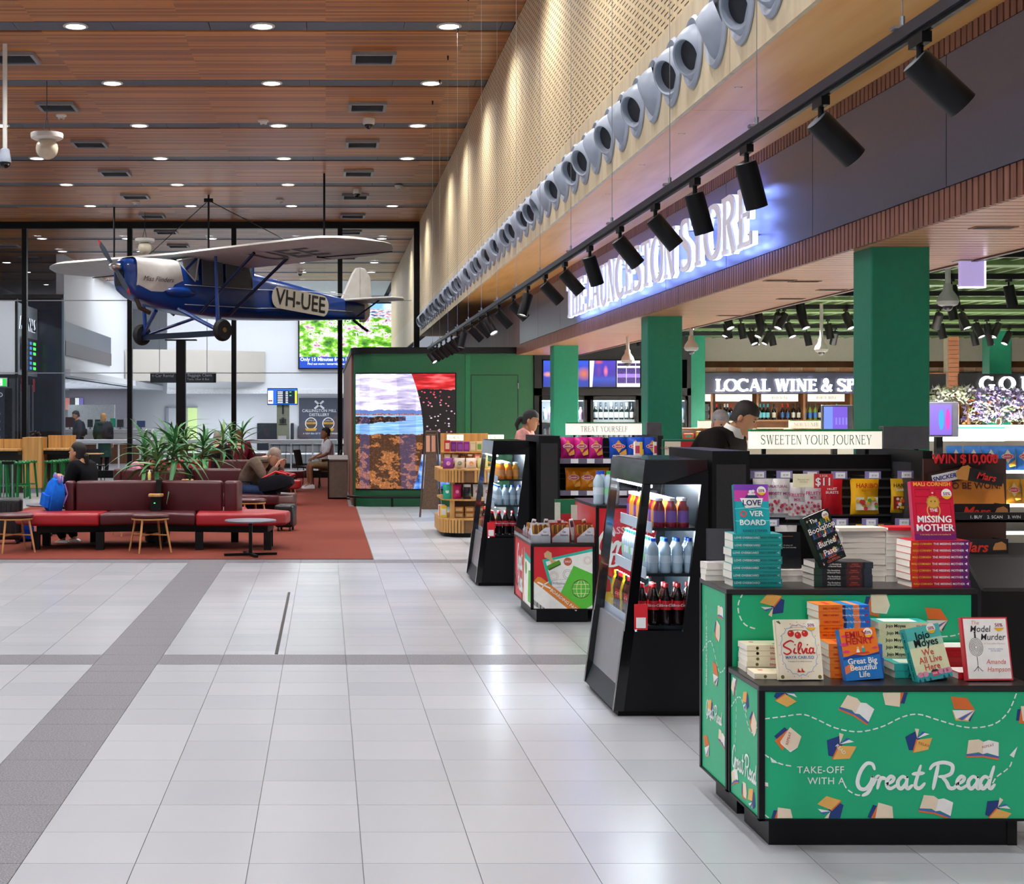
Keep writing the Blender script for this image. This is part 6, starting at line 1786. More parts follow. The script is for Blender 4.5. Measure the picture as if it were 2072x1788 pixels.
f_.build('riser_print',unit,Vector(((1730-VX)*5.93/F,5.9355,H-(1270-VY)*5.93/F))-unit.location,'-y')
for tag_,x0,ya,yb,za,zb,bl in(('low',LX0,5.53,5.90,.12,.56,[(-.10,.33,.05,20,'cream'),(.06,.28,.05,-30,'orange'),(-.14,.20,.05,60,'open'),(.02,.16,.045,10,'gold'),(.12,.10,.05,-10,'cream'),(-.05,.36,.04,0,'cream'),(-.13,-.16,.05,20,'open'),(.1,-.19,.05,10,'gold'),(.0,-.18,.04,30,'cream')]),('high',LX0-.004,5.955,6.33,.12,.86,[(.05,.22,.05,10,'cream'),(.02,.04,.05,0,'orange'),(-.06,-.12,.05,10,'gold'),(.12,-.2,.05,-10,'open'),(-.12,-.28,.05,20,'orange'),(.1,.3,.045,0,'open')])):
 f_=Flat()
 w_=(yb-ya)/2
 for x,y,s,r_,k in bl:
  fb_=Flat();book_print(fb_,x,y,s,r_,k,.0004);fb_.build('printed_book',unit,Vector((x0+.0055,(ya+yb)/2,(za+zb)/2))-unit.location,'-x',clip=(-w_,w_,-(zb-za)/2,(zb-za)/2))
 f_.dashes([(-w_,.10),(-.05,.16),(.08,.06),(w_,.10)],.005,.022,.011,PRW,.0003);f_.dashes([(-.13,.3),(-.11,.1),(-.13,-.05)],.004,.02,.011,PRW,.0003)
 f_.build('side_print',unit,Vector((x0+.0055,(ya+yb)/2,(za+zb)/2))-unit.location,'-x',clip=(-w_,w_,-(zb-za)/2,(zb-za)/2))
 f_=Flat();cs=(.33 if tag_=='low' else.25)
 script(f_,GREAT,lambda u,v:((u-1460)*cs/870,-(v-1290)*cs/870*1.35),25*cs/870,PRW)
 f_.build('side_script',unit,Vector((x0+.005,(ya+yb)/2,.245 if tag_=='low' else.36))-unit.location,'-x')
text('print_lettering','TAKE-OFF WITH A',.03,PRW,unit,Vector((LX0+.0005,6.26,.58))-unit.location,'-x',spin=PI/2)
M_PAGE=N('book_pages');xx=M_PAGE.xyz(M_PAGE.obj())
M_PAGE.base(M_PAGE.mix(M_PAGE.math('LESS_THAN',M_PAGE.math('FRACT',M_PAGE.math('MULTIPLY',xx[2],420.0)),.3),'#f1ece2','#d8d0c2'));M_PAGE.set(Roughness=.8);M_PAGE=M_PAGE.m
def book_flat(w,d,t,col,stripes=(),words=(),pages_front=False,top=None):
 b=thing('paperback','x','book')
 MB().box(-w/2,w/2,-d/2,d/2,0,.0006).box(-w/2,w/2,-d/2,d/2,t-.0006,t).box(-w/2,w/2,-d/2,-d/2+.0015,0,t).build('cover',C(col,.35),b)
 MB().box(-w/2+.001,w/2-.001,-d/2+.0015,d/2-.001,.0006,t-.0006).build('page_block',M_PAGE,b)
 f=Flat()
 for a,c_,cc in stripes:f.rect(-w/2+a*w,-w/2+c_*w,.0,t,C(cc,.35))
 f.build('spine_print',b,(0,-d/2-.0004,0),'-y')
 for s_,cx,sz,cc,bd in words:
  text('spine_lettering',s_,sz*t,C(cc),b,(-w/2+cx*w,-d/2-.0009,t/2),'-y',bold=bd)
 if top:
  f=Flat();top(f,w,d);f.build('cover_print',b,(0,0,t+.0004),'+z')
 return b
def stack(proto,x,y,z,n,t,lab,jit=.004,rz=0.0,start=0):
 rnd=random.Random(hash(lab)%1000 if False else len(lab)*7+n)
 for i in range(n):
  pos='top' if i==n-1 else 'bottom' if i==0 else nth(n-i)+' from top'
  put(proto,(x+rnd.uniform(-jit,jit),y+rnd.uniform(-jit,jit)*.6,z+i*t),'%s, %s of its stack'%(lab,pos)if n>1 else lab,lab[:60],rot=(0,0,R(rz+rnd.uniform(-1.2,1.2))))
HZ,LZ=.8955,.5935
teal=book_flat(.196,.129,.0298,'#12a09c',words=[('LOVE OVERBOARD',.29,.40,'#e8f4f4',.02),('KANDI STEINER',.71,.36,'#0c5c60',.01),('<',.95,.55,'#e8f4f4',.02)])
stack(teal,1.712,6.068,HZ,7,.0299,'teal romance paperback with white spine title')
black=book_flat(.231,.150,.0243,'#14161a',[(0,.14,'#1c3a2c'),(.55,.82,'#4a1c1c'),(.86,1,'#2c3440')],[('The Bookshop\nof Buried Pasts',.34,.36,'#f0ece4',.01),('SARAH\nCLUTTON',.69,.36,'#c8503c',.01)])
for o in black.children:
 if o.name.startswith('spine_lettering'):pass
stack(black,2.054,6.075,HZ,4,.0245,'black floral mystery paperback')
red=book_flat(.233,.150,.0263,'#c8102c',[(0,.12,'#e03818'),(.38,.68,'#d01c34'),(.68,.86,'#98145c'),(.86,1,'#6c1870')],[('MALI CORNISH',.19,.42,'#f8c030',.02),('THE MISSING MOTHER',.64,.46,'#f8f0f4',.025),('\u25c0',.95,.5,'#f8f0f4',.0)])
stack(red,2.432,6.060,HZ,7,.0264,'red and purple thriller paperback')
wback=book_flat(.180,.130,.0228,'#e8e4dc')
wback2=book_flat(.16,.12,.0262,'#f0ecea')
WB2=wback
for i in range(9):put(wback,(2.205,6.262,HZ+.0229*i),'white paged paperback turned spine inward behind black stack, %s from below'%nth(i+1),'white paged books behind the black stack',rot=(0,0,PI+R((i*7)%5-2)))
for i in range(8):put(wback2,(2.375,6.245,HZ+.0263*i),'white paged paperback turned spine inward behind red stack, %s from below'%nth(i+1),'white paged books behind the red stack',rot=(0,0,PI+R((i*5)%5-2)))
for i in range(3):put(wback,(1.655,6.27,HZ+.0229*i),'pale book behind the teal stack, %s from below'%nth(i+1),'pale books behind the teal stack',rot=(0,0,PI+R(3*i-3)),scale=(1,.7,1.2))
for i in range(2):put(wback,(1.925,6.25,HZ+.0229*i),'pale book between teal and black stacks, %s one'%('lower','upper')[i],'pale books under the dark cover',rot=(0,0,PI),scale=(.7,.9,1.1))
lb=book_flat(.20,.13,.014,'#f0e8d8');put(lb,(2.19,6.245,HZ+.0229*9+.0005),'thin cream book lying across the white stack',None,rot=(0,0,R(4)))
lb2=book_flat(.20,.13,.012,'#d82438');put(lb2,(2.40,6.235,HZ+.0263*8+.0005),'thin red edged book lying on the rear stack',None,rot=(0,0,R(-3)))
STK=C('#f8f6ec')
def sticker(b,x,z,y,r=.018):
 f=Flat();f.disc(0,0,r,STK);f.poly([(r*math.cos(R(a)),r*math.sin(R(a)))for a in range(205,336,13)],C('#f2b820'),.0002);f.build('price_sticker',b,(x,y,z),'-y')
 text('sticker_lettering','50%',r*.85,C('#a01868'),b,(x,y-.0004,z),'-y',bold=.02)
def stand_book(w,h,t,col,spine,lab,loc,rx=-14,rz=0,roll=0,deco=None,ext=None):
 b=thing('standing_paperback',lab,'book',loc,rot=(R(rx),R(roll),R(rz)))
 MB().box(-w/2,w/2,0,.0016,0,h).box(-w/2,w/2,t-.0016,t,0,h).build('cover',C(col,.3),b)
 MB().box(-w/2-.001,-w/2+.002,0,t,0,h).build('spine',C(spine,.3),b)
 MB().box(-w/2+.002,w/2-.003,.0016,t-.0016,.002,h-.002).build('page_block',M_PAGE,b)
 if deco:deco(b,w,h)
 return b
def stand(loc,rz=0,lab='',w=.05,tilt=-14):
 s=thing('book_stand',lab,'book stand',loc,rz)
 M=Matrix.Rotation(R(tilt),4,'X')
 MB().box(-w/2,w/2,.030,.0325,.0,.14).move(M).build('back_plate',M_ACRYL,s);MB().box(-w/2,w/2,-.012,.03,-.001,.0015).move(M).build('ledge',M_ACRYL,s);MB().box(-w/2,w/2,-.012,-.010,0,.014).move(M).build('lip',M_ACRYL,s)
 MB().box(-w/2,w/2,.065,.0675,.0,.10).move(Matrix.Rotation(R(10),4,'X')).build('strut',M_ACRYL,s)
def T_(b,s,size,col,x,z,bold=.01,**k):
 text('cover_lettering',s,size,C(col),b,(x,-.0016,z),'-y',bold=bold,**k)
def d_love(b,w,h):
 f=Flat();f.rect(-w/2,w/2,h*.66,h,C('#c83ca0'));f.rect(-w/2,w/2,h*.88,h,C('#7a3cb0'),.0002)
 f.poly([(-w*.34,h*.72),(w*.34,h*.72),(w*.26,h*.54),(-w*.18,h*.52)],C('#f4f4f0'),.0004);f.poly([(-w*.2,h*.72),(w*.22,h*.72),(w*.16,h*.78),(-w*.14,h*.78)],C('#303860'),.0005);f.rect(-w*.1,w*.12,h*.78,h*.82,C('#f0f0f4'),.0006);f.disc(-w*.02,h*.85,w*.05,C('#f4f4f8'),.0006);f.disc(w*.06,h*.86,w*.045,C('#f4f4f8'),.0007)
 f.line([(-w/2,h*.50),(-w*.2,h*.52),(0,h*.49),(w*.25,h*.52),(w/2,h*.50)],.003,C('#70d8d8'),.0007,4);f.line([(-w/2,h*.26),(0,h*.24),(w/2,h*.27)],.003,C('#70d8d8'),.0003,4)
 f.build('cover_print',b,(0,-.0004,0),'-y')
 T_(b,'LOVE',.031,'#2c2c64',0,h*.62,.03);T_(b,'VER',.031,'#f4f8f8',w*.12,h*.40,.035);T_(b,'BOARD',.031,'#f4f8f8',0,h*.22,.035);T_(b,'KANDI STEINER',.014,'#0c5c68',w*.06,h*.055,.01)
 f=Flat();f.line([(math.cos(R(a))*.0105,math.sin(R(a))*.0105)for a in range(0,360,30)],.006,C('#e04848'),0,0,True);f.build('life_ring',b,(-w*.26,-.0014,h*.40),'-y');sticker(b,w*.30,h*.87,-.0018)
love=stand_book(.137,.198,.026,'#18a8b0','#108890','standing teal romance book with ship cover on the teal stack',(1.702,6.02,HZ+.2095),-11,0,0,d_love)
stand((1.702,6.045,HZ+.2095),0,'clear stand under the teal ship book',tilt=-11)
def d_shop(b,w,h):
 f=Flat();rnd=random.Random(5)
 for r_ in range(4):
  z0=h*(.80-.20*r_);f.rect(-w*.44,w*.44,z0-.012,z0-.009,C('#3c5c8c'))
  for k in range(9):
   x0=-w*.42+k*w*.094;hh=rnd.uniform(.014,.026);f.rect(x0,x0+w*.07,z0-.009,z0-.009+hh,C(rnd.choice(['#d87838','#2c6c5c','#a83c30','#e0b050','#3a5a9c','#20382c','#6c3c70'])),.0003)
 for k in range(40):f.disc(rnd.choice([-1,1])*rnd.uniform(.30,.48)*w,rnd.uniform(.02,.98)*h,rnd.uniform(.002,.005),C(rnd.choice(['#406c40','#8c5ca0','#e0c890','#284c34'])),.0005,7)
 f.build('cover_print',b,(0,-.0004,0),'-y')
 for s_,z_,sz in(('The',.88,.024),('Bookshop',.70,.033),('of',.55,.022),('Buried',.40,.033),('Pasts',.22,.033)):T_(b,s_,sz,'#f6f2ea',0 if s_!='The' else-w*.2,h*z_,.012)
 T_(b,'SARAH\nCLUTTON',.014,'#d86850',0,h*.08,.01);sticker(b,w*.30,h*.90,-.002,.016)
shop=stand_book(.125,.205,.028,'#151a1c','#1c2c24','black bookshop mystery book leaning sideways on the black stack',(2.020,6.005,HZ+.099),-10,22,-18,d_shop)
stand((2.035,6.05,HZ+.099),R(32),'clear stand under the leaning black book',tilt=-12)
def d_miss(b,w,h):
 f=Flat();f.rect(-w/2,w/2,0,h*.10,C('#6c1870'));f.rect(-w/2,w/2,h*.10,h*.22,C('#a01850'),.0002)
 for x0,x1,z0,z1 in((-.42,-.06,.74,.86),(.06,.42,.70,.86),(-.42,-.06,.40,.62),(.06,.42,.40,.62)):f.line([(x0*w,z0*h),(x1*w,z0*h),(x1*w,z1*h),(x0*w,z1*h)],.003,C('#a00c20'),.0003,0,True)
 f.disc(0,h*.64,.022,C('#d8a848'),.0005);
 for a in range(0,360,30):f.disc(.021*math.cos(R(a)),h*.64+.021*math.sin(R(a)),.007,C('#c08c30'),.0004,8)
 f.disc(-.008,h*.655,.003,C('#6c4414'),.0008,8);f.disc(.008,h*.655,.003,C('#6c4414'),.0008,8)
 f.line([(.026*math.cos(R(a)),h*.50+.030*math.sin(R(a)))for a in range(0,360,20)],.005,C('#d8a848'),.0007,0,True);f.disc(0,h*.80,.004,C('#f0d0b0'),.0005,8)
 f.build('cover_print',b,(0,-.0004,0),'-y')
 T_(b,'MALI CORNISH',.0225,'#f8c030',0,h*.945,.02);T_(b,'THE',.018,'#ffffff',0,h*.50,.03);T_(b,'MISSING',.038,'#ffffff',0,h*.345,.035);T_(b,'MOTHER',.038,'#ffffff',0,h*.20,.035);T_(b,'In this family, the truth is the deadliest lie',.0075,'#f8c030',0,h*.09,.01);sticker(b,w*.34,h*.78,-.0018,.021)
miss=stand_book(.168,.235,.030,'#d8183c','#b01c48','standing red thriller book with lion knocker cover',(2.425,6.01,HZ+.1855),-10,3,0,d_miss)
stand((2.425,6.035,HZ+.1855),0,'clear stand under the red knocker book',.10,-10)
stand_book(.105,.15,.02,'#101216','#101216','black back cover of a book standing between teal and black stacks',(1.905,6.22,HZ+.0515),-8,0,0,lambda b,w,h:[T_(b,'A story of\nbooks and secrets',.009,'#a8a8a8',.0,h*.6,0),T_(b,'Lost and found',.007,'#b06050',0,h*.88,0)])
stand_book(.10,.13,.018,'#3a3a40','#303036','dark grey book standing behind the teal stack at left',(1.625,6.245,HZ+.083),-8,-12)
silv=book_flat(.20,.125,.0205,'#efe4c4',words=[('Silvia',.50,.62,'#d02828',.01)],top=lambda f,w,d:[f.disc(-w*.3,.02,.010,C('#c83028')),f.disc(w*.1,-.02,.012,C('#78a058')),f.disc(w*.3,.01,.010,C('#d04038'))])
MB().lathe([(0,0),(.006,0)],10,axis='y').move(Matrix.Translation((-.06,-.0635,.0102))).build('spine_olive',C('#8c8438'),silv)
stack(silv,1.712,5.845,LZ,5,.0206,'cream cherry covered paperback',.003)
put(silv,(1.70,5.69,LZ),'cream cherry covered paperback lying alone before its stack',None,rot=(0,0,R(-3)))
ora=book_flat(.197,.128,.0255,'#f07c1c',[(.47,.53,'#1c2c6c'),(.53,.68,'#2888d8'),(.68,.80,'#f0884c'),(.80,1,'#2070d0')],[('EMILY HENRY',.24,.40,'#c83020',.02),('Great Big Beautiful Life',.68,.36,'#e8f0f8',.01),('\u25cf',.94,.5,'#c02030',0)],top=lambda f,w,d:[f.rect(-w*.5,-w*.03,-d/2,d/2,C('#f0842c')),f.rect(-w*.3,-w*.2,-d*.3,d*.3,C('#e03c28'),.0002),f.rect(w*.0,w*.5,-d/2,d/2,C('#2c8ad8')),f.rect(w*.16,w*.3,-d/2,d/2,C('#f0a070'),.0002)])
stack(ora,1.985,5.852,LZ,10,.0256,'orange and blue paperback',.005,2)
stack(ora,1.985,5.712,LZ,5,.0256,'orange and blue paperback in the shorter stack',.004,-2)
jojo=book_flat(.195,.125,.0270,'#38b4ac',[(0,.62,'#e8e4b8'),(.62,1,'#eeeac8')],[('Jojo Moyes',.34,.62,'#121a1c',.03),('We All',.82,.42,'#d85848',.01)],top=lambda f,w,d:[f.rect(-w*.36,w*.3,-d*.35,d*.35,C('#eef4ea'))])
stack(jojo,2.215,5.855,LZ,7,.0271,'cream spined novel with black author name',.004)
jojo2=book_flat(.195,.125,.0270,'#2cb0a8',[],[('Jojo Moyes',.45,.62,'#121a1c',.03)],top=lambda f,w,d:[f.rect(-w*.36,w*.3,-d*.35,d*.35,C('#e0ecd8'))])
stack(jojo2,2.225,5.715,LZ,2,.0271,'teal spined novel in the low front pile',.003)
amr=book_flat(.20,.125,.0235,'#c81c28',[],[('The Model Murder',.3,.42,'#8c0c14',.0),('AMANDA',.9,.5,'#f4f0f0',.02)],top=lambda f,w,d:[f.rect(-w*.47,w*.5,-d*.47,d*.5,C('#f2ece8'))])
stack(amr,2.455,5.85,LZ,4,.0236,'red spined mystery paperback',.003)
put(amr,(2.455,5.70,LZ),'red spined mystery paperback lying alone in front of its stack',None,rot=(0,0,R(2)))
def d_silvia(b,w,h):
 f=Flat();blu=C('#8cb0dc')
 ring=[]
 for k in range(73):
  a=2*PI*k/72;r_=1+.035*math.sin(a*18);ring.append((w*.40*r_*math.cos(a)*(1/max(abs(math.cos(a))**4+abs(math.sin(a))**4,.5)**.12),h*.42*r_*math.sin(a)))
 f.line([(p[0],p[1]+h*.49)for p in ring[:-1]],.0022,blu,0,0,True)
 for k in range(18):
  a=2*PI*(k+.5)/18;f.disc(w*.45*math.cos(a),h*.49+h*.465*math.sin(a),.0018,C('#e06050'),.0002,6)
 for x,z in((-.16,.765),(.0,.735),(.16,.765)):f.disc(x*w,h*z,.0125,C('#d02820'),.0004,14);f.disc(x*w-.003,h*z+.004,.003,C('#f0a090'),.0006,8);f.line([(x*w,h*z+.012),(x*w*.9,h*.815)],.0015,C('#4c6a30'),.0006)
 f.line([(-.2*w,h*.81),(0,h*.825),(.2*w,h*.81)],.0015,C('#4c6a30'),.0006,4)
 def cv(u,v):return((u-447)*w/300,h*.52-(v-375)*h/400)
 script(f,[[(414,335),(392,325),(355,342),(345,362),(385,385),(388,403),(362,416),(340,404)],[(418,376),(410,402),(428,408)],[(438,404),(464,352),(456,338),(444,360),(442,404),(456,412)],[(466,376),(474,408),(494,374)],[(502,376),(496,404),(512,408)],[(544,380),(526,374),(516,394),(526,410),(542,392)],[(546,374),(541,402),(554,408)]],cv,.0065,C('#cc2020'),.0006)
 f.disc(*cv(422,352),.003,C('#cc2020'),.001,8);f.disc(*cv(506,352),.003,C('#cc2020'),.001,8)
 f.poly([(-.08*w,h*.12),(-.055*w,h*.19),(-.03*w,h*.15),(.02*w,h*.125),(-.03*w,h*.12)],C('#cc2020'),.0006);f.poly([(.01*w,h*.13),(.03*w,h*.20),(.06*w,h*.15),(.10*w,h*.125),(.05*w,h*.12)],C('#cc2020'),.0006)
 for x in(-.42,.42):f.disc(x*w,h*.045,.007,C('#6c6a28'),.0004,12)
 f.line([(-.46*w,h*.97),(-.38*w,h*.93)],.005,C('#3c5c30'),.0003);f.line([(-.42*w,h*.98),(-.38*w,h*.93)],.003,C('#3c5c30'),.0004)
 f.build('cover_print',b,(0,-.0004,0),'-y')
 T_(b,'MAYA CARUSO',.0155,'#4c78b8',0,h*.365,.02);T_(b,'A summer of love, family and secrets',.006,'#806868',0,h*.30,0);T_(b,'The new novel\nfrom the bestseller',.007,'#c87870',0,h*.88,0);sticker(b,w*.31,h*.90,-.0018,.019)
stand_book(.166,.222,.022,'#f4ead0','#e8dcbc','standing cream book with cherries and red script title',(1.762,5.60,LZ+.004),-14,2,0,d_silvia)
stand((1.765,5.625,LZ),0,'clear stand under the cherry book',.08)
def d_emily(b,w,h):
 f=Flat();f.rect(-w/2,w/2,0,h*.47,C('#1878c8'));f.poly([(-w/2,h*.44),(-w*.2,h*.50),(w*.1,h*.46),(w/2,h*.52),(w/2,h*.47),(-w/2,h*.40)],C('#1c3c8c'),.0002);f.poly([(-w/2,h*.12),(-w/2,h*.26),(-w*.3,h*.34),(-w*.2,h*.22)],C('#e87c50'),.0003)
 for x,z,s in((-.36,.86,.10),(.30,.80,.12),(-.40,.70,.12),(-.38,.56,.10),(.40,.60,.08)):f.disc(x*w,z*h,s*w,C('#e83c78'),.0002,14,s*w*.35)
 f.poly([(-.12*w,h*.53),(-.02*w,h*.53),(-.04*w,h*.60),(-.09*w,h*.60)],C('#f4f0e8'),.0005);f.poly([(.04*w,h*.53),(.12*w,h*.53),(.12*w,h*.61),(.04*w,h*.61)],C('#38a0a8'),.0005);f.disc(-.06*w,h*.62,.005,C('#e8b888'),.0006,8);f.disc(.08*w,h*.63,.005,C('#e8b888'),.0006,8);f.poly([(-.2*w,h*.50),(.25*w,h*.50),(.2*w,h*.54),(-.1*w,h*.53)],C('#d83820'),.0004)
 f.build('cover_print',b,(0,-.0004,0),'-y')
 T_(b,'EMILY',.033,'#c01820',-w*.06,h*.875,.03);T_(b,'HENRY',.033,'#c01820',0,h*.745,.03);T_(b,'Great Big',.030,'#f8f4ec',.0,h*.36,.025);T_(b,'Beautiful',.030,'#f8f4ec',0,h*.235,.025);T_(b,'Life',.030,'#f8f4ec',0,h*.10,.025);sticker(b,w*.27,h*.90,-.0018,.018)
stand_book(.145,.19,.028,'#f27c24','#1c70c0','standing orange and blue book with beach couple cover',(1.998,5.60,LZ+.004),-14,8,-3,d_emily)
stand((1.998,5.625,LZ),R(8),'clear stand under the orange beach book',.07)
def d_jojo(b,w,h):
 f=Flat();f.rect(-w/2,w/2,h*.0,h*.62,C('#e8ecc0'));f.rect(-w/2,w/2,h*.62,h*.76,C('#b0dcc0'),.0001);f.rect(-w/2,w/2,0,h*.14,C('#38a8b0'),.0002)
 for x in(-.38,-.24,.22,.34,.44):f.disc(x*w,h*.13,w*.09,C('#e89cb8'),.0004,12,h*.05)
 f.rect(-w*.06,w*.14,h*.07,h*.15,C('#d85878'),.0006);f.poly([(-w*.08,h*.15),(w*.16,h*.15),(w*.10,h*.185),(-w*.02,h*.185)],C('#3c2c34'),.0006)
 for k in range(3):f.rect(-w*.04+k*.05*w,-w*.015+k*.05*w,h*.10,h*.13,C('#f4e8d0'),.0008)
 for x in(-.44,-.3,-.14,.26,.40):f.poly([(x*w-.006,0),(x*w+.006,0),(x*w+.002,h*.06),(x*w-.003,h*.05)],C('#1c5c6c'),.0007)
 f.build('cover_print',b,(0,-.0004,0),'-y')
 T_(b,'Jojo',.040,'#101a20',-w*.05,h*.825,.025);T_(b,'Moyes',.040,'#101a20',0,h*.69,.025);T_(b,'We',.033,'#d85848',-w*.02,h*.51,.015);T_(b,'All Live',.033,'#d85848',0,h*.375,.015);T_(b,'Here',.033,'#d85848',0,h*.24,.015);sticker(b,w*.24,h*.93,-.0018,.019)
jb=stand_book(.15,.20,.030,'#54bcb4','#2ca49c','standing pale green novel turned to show its teal spine',(2.255,5.59,LZ+.006),-15,16,-7,d_jojo)
text('spine_lettering','Jojo Moyes   We All Live Here',.014,C('#14262c'),jb,(-.0765,.015,.10),'-x',spin=-PI/2,bold=.01)
stand((2.26,5.62,LZ),R(16),'clear stand under the pale green novel',.07,-15)
def d_model(b,w,h):
 f=Flat();f.rect(-w*.47,w*.47,h*.025,h*.975,C('#f6f3ee'));bk=C('#18181c')
 cx,cz=-w*.24,h*.52
 for k in range(6):
  s_=1-k*.16;f.line([(cx+s_*.026*math.cos(R(a)),cz+s_*.032*math.sin(R(a))*(1.1 if math.sin(R(a))>0 else 1))for a in range(0,360,24)],.0016,bk,.0003,0,True)
 f.line([(cx,cz+.034),(cx,cz+.050)],.006,bk,.0004);f.disc(cx,cz+.054,.004,bk,.0005,8);f.line([(cx,cz-.034),(cx,h*.20)],.0022,bk,.0004)
 for d in(-1,0,1):f.line([(cx,h*.22),(cx+d*.012,h*.16),(cx+d*.018,h*.145)],.002,bk,.0004,3)
 f.build('cover_print',b,(0,-.0004,0),'-y')
 T_(b,'The',.020,'#e89a90',-w*.22,h*.91,0,shear=.25);T_(b,'Model',.034,'#202024',-w*.12,h*.81,.002,shear=.2,sx=.9);T_(b,'Murder',.034,'#202024',w*.14,h*.68,.002,shear=.2,sx=.9);T_(b,'A Tea Ladies Mystery',.009,'#c8a8a0',w*.17,h*.58,0);T_(b,'Nobody\'s watching\nthe tea ladies',.007,'#6070a8',w*.18,h*.48,0)
 T_(b,'Amanda',.025,'#d86058',w*.16,h*.29,0,shear=.25,sx=.9);T_(b,'Hampson',.025,'#d86058',w*.20,h*.17,0,shear=.25,sx=.9);sticker(b,w*.30,h*.87,-.0018,.021)
stand_book(.172,.232,.026,'#d8424c','#c83440','standing white book with red border and dressmaker dummy',(2.455,5.585,LZ+.004),-13,2,0,d_model)
stand((2.455,5.61,LZ),0,'clear stand under the white bordered book',.08,-13)
# red promotion bin in the aisle
M_PRED=mat('promo_red','#d0202c',0.4,0,.03,4)
bin_=thing('promotion_bin','red two-tier snack bin with passport and boarding pass graphic','display unit',(2.2,12,0))
BX0,BX1,BY0,BY1=1.560,2.052,11.5,12.52
tier(bin_,BX0,BX1,BY0,BY1,.602,(M_PRED,M_PRED))
tier(bin_,BX1+.004,2.62,BY0,BY1,.895,(M_PRED,M_PRED))
def q6(u,v):return((920+u/4.256-1139.5)*11.5/F,-(860+v/4.256-1168)*11.5/F)
f_=Flat();TE,LG,BO=C('#28b8a0'),C('#58c038'),C('#e0822c')
f_.poly([q6(755,1160),q6(1200,1060),q6(1200,1110),q6(800,1200),q6(930,1600),q6(880,1600)],TE,.0003);f_.poly([q6(785,1175),q6(1200,1085),q6(1200,1600),q6(900,1600)],PGW,.0005)
f_.poly([q6(770,1105),q6(800,1080),q6(835,1100),q6(838,1140),q6(850,1160),q6(870,1165),q6(870,1185),q6(835,1195),q6(815,1155),q6(775,1140)],C('#d8b080'),.0012)
f_.poly([q6(795,1212),q6(900,1160),q6(915,1185),q6(915,1200),q6(815,1250),q6(800,1240)],C('#58a020'),.0014);f_.poly([q6(805,1240),q6(912,1192),q6(915,1202),q6(816,1252)],C('#3a5a18'),.0015)
f_.poly([q6(1025,1210),q6(1200,1285),q6(1200,1540),q6(1100,1600),q6(910,1450)],LG,.0010)
gc=q6(1090,1410);gr_=78/4.256*11.5/F;CR=C('#e8ecb0')
for k in range(-2,3):f_.line([(gc[0]+gr_*math.cos(R(a))*(k/2.0),gc[1]+gr_*math.sin(R(a)))for a in range(-90,91,12)],.004,CR,.0014)
f_.line([(gc[0]+gr_*math.cos(R(a)),gc[1]+gr_*math.sin(R(a)))for a in range(0,360,15)],.005,CR,.0014,0,True)
for z_ in(-.5,0,.5):f_.line([(gc[0]-gr_*math.sqrt(1-z_*z_),gc[1]+z_*gr_),(gc[0]+gr_*math.sqrt(1-z_*z_),gc[1]+z_*gr_)],.004,CR,.0015)
for u,v,r_,cc in((975,1175,36,'#c86040'),(1145,1165,34,'#d89880'),(855,1300,38,'#d08870'),(975,1285,42,'#5c6470')):
 c_=q6(u,v);rr_=r_/4.256*11.5/F
 if cc=='#c86040':f_.disc(c_[0],c_[1],rr_,C(cc),.0008)
 else:
  for m_ in(1,.7):f_.line([(c_[0]+m_*rr_*math.cos(R(a)),c_[1]+m_*rr_*math.sin(R(a)))for a in range(0,360,20)],.0022,C(cc),.0008,0,True)
f_.line([q6(825,1340),q6(955,1325),q6(965,1390),q6(835,1405)],.0018,C('#7880a8'),.0008,0,True)
f_.poly([q6(675,1355),q6(720,1305),q6(1095,1600),q6(675,1600)],PGW,.0016);f_.poly([q6(680,1345),q6(715,1305),q6(745,1310),q6(1095,1585),q6(1090,1600),q6(1000,1600)],BO,.0018)
f_.poly([q6(675,1600),q6(675,1510),q6(680,1500),q6(790,1585),q6(790,1600)],PGW,.0019)
for k in range(10):
 a=q6(680+k*10,1502+k*7.6);b=q6(680+k*10,1545+k*7.6);f_.line([a,b],(.004 if k%3 else.007),C('#18181c'),.0022)
ap=q6(770,1372)
f_.line([(ap[0]-.05,ap[1]+.018),(ap[0]+.05,ap[1]-.03)],.012,PGW,.0022);f_.line([(ap[0]-.02,ap[1]-.035),(ap[0],ap[1]),(ap[0]+.035,ap[1]+.02)],.008,PGW,.0022)
cl=(BX0+.022-(1139.5-VX)*11.5/F,BX1-.022-(1139.5-VX)*11.5/F,.108-(H-(1168-VY)*11.5/F),.578-(H-(1168-VY)*11.5/F))
bo=Vector(((1139.5-VX)*11.5/F,11.505,H-(1168-VY)*11.5/F))-bin_.location
f_.build('front_print',bin_,bo,'-y',clip=cl)
x,y=q6(940,1505);text('print_lettering','BOARDING PASS',.034,PGW,bin_,bo+Vector((x,-.003,y)),'-y',spin=R(-38),bold=.012)
x,y=q6(975,1175);text('print_lettering','SALE',.022,PGW,bin_,bo+Vector((x,-.003,y)),'-y',bold=.01)
x,y=q6(885,1360);text('print_lettering','Exclusive',.03,C('#5c6088'),bin_,bo+Vector((x,-.003,y)),'-y',spin=R(-4),shear=.3)
f_=Flat()
f_.poly([(.5,.10),(.5,-.25),(.0,-.25),(.12,.12)],PGW,.0004);f_.poly([(.5,.14),(.5,.10),(.12,.12),(.14,.17)],TE,.0005);f_.poly([(.34,.04),(.5,.06),(.5,-.2),(.30,-.2)],LG,.0008);f_.disc(.2,.05,.05,C('#4aa83c'),.0008)
f_.line([(-.5,-.05),(-.35,-.14),(-.2,-.12),(0,-.24)],.02,C('#2c2420'),.0006,4);f_.line([(.10,.2),(.06,-.1),(.10,-.24)],.03,C('#e0b888'),.0007,3)
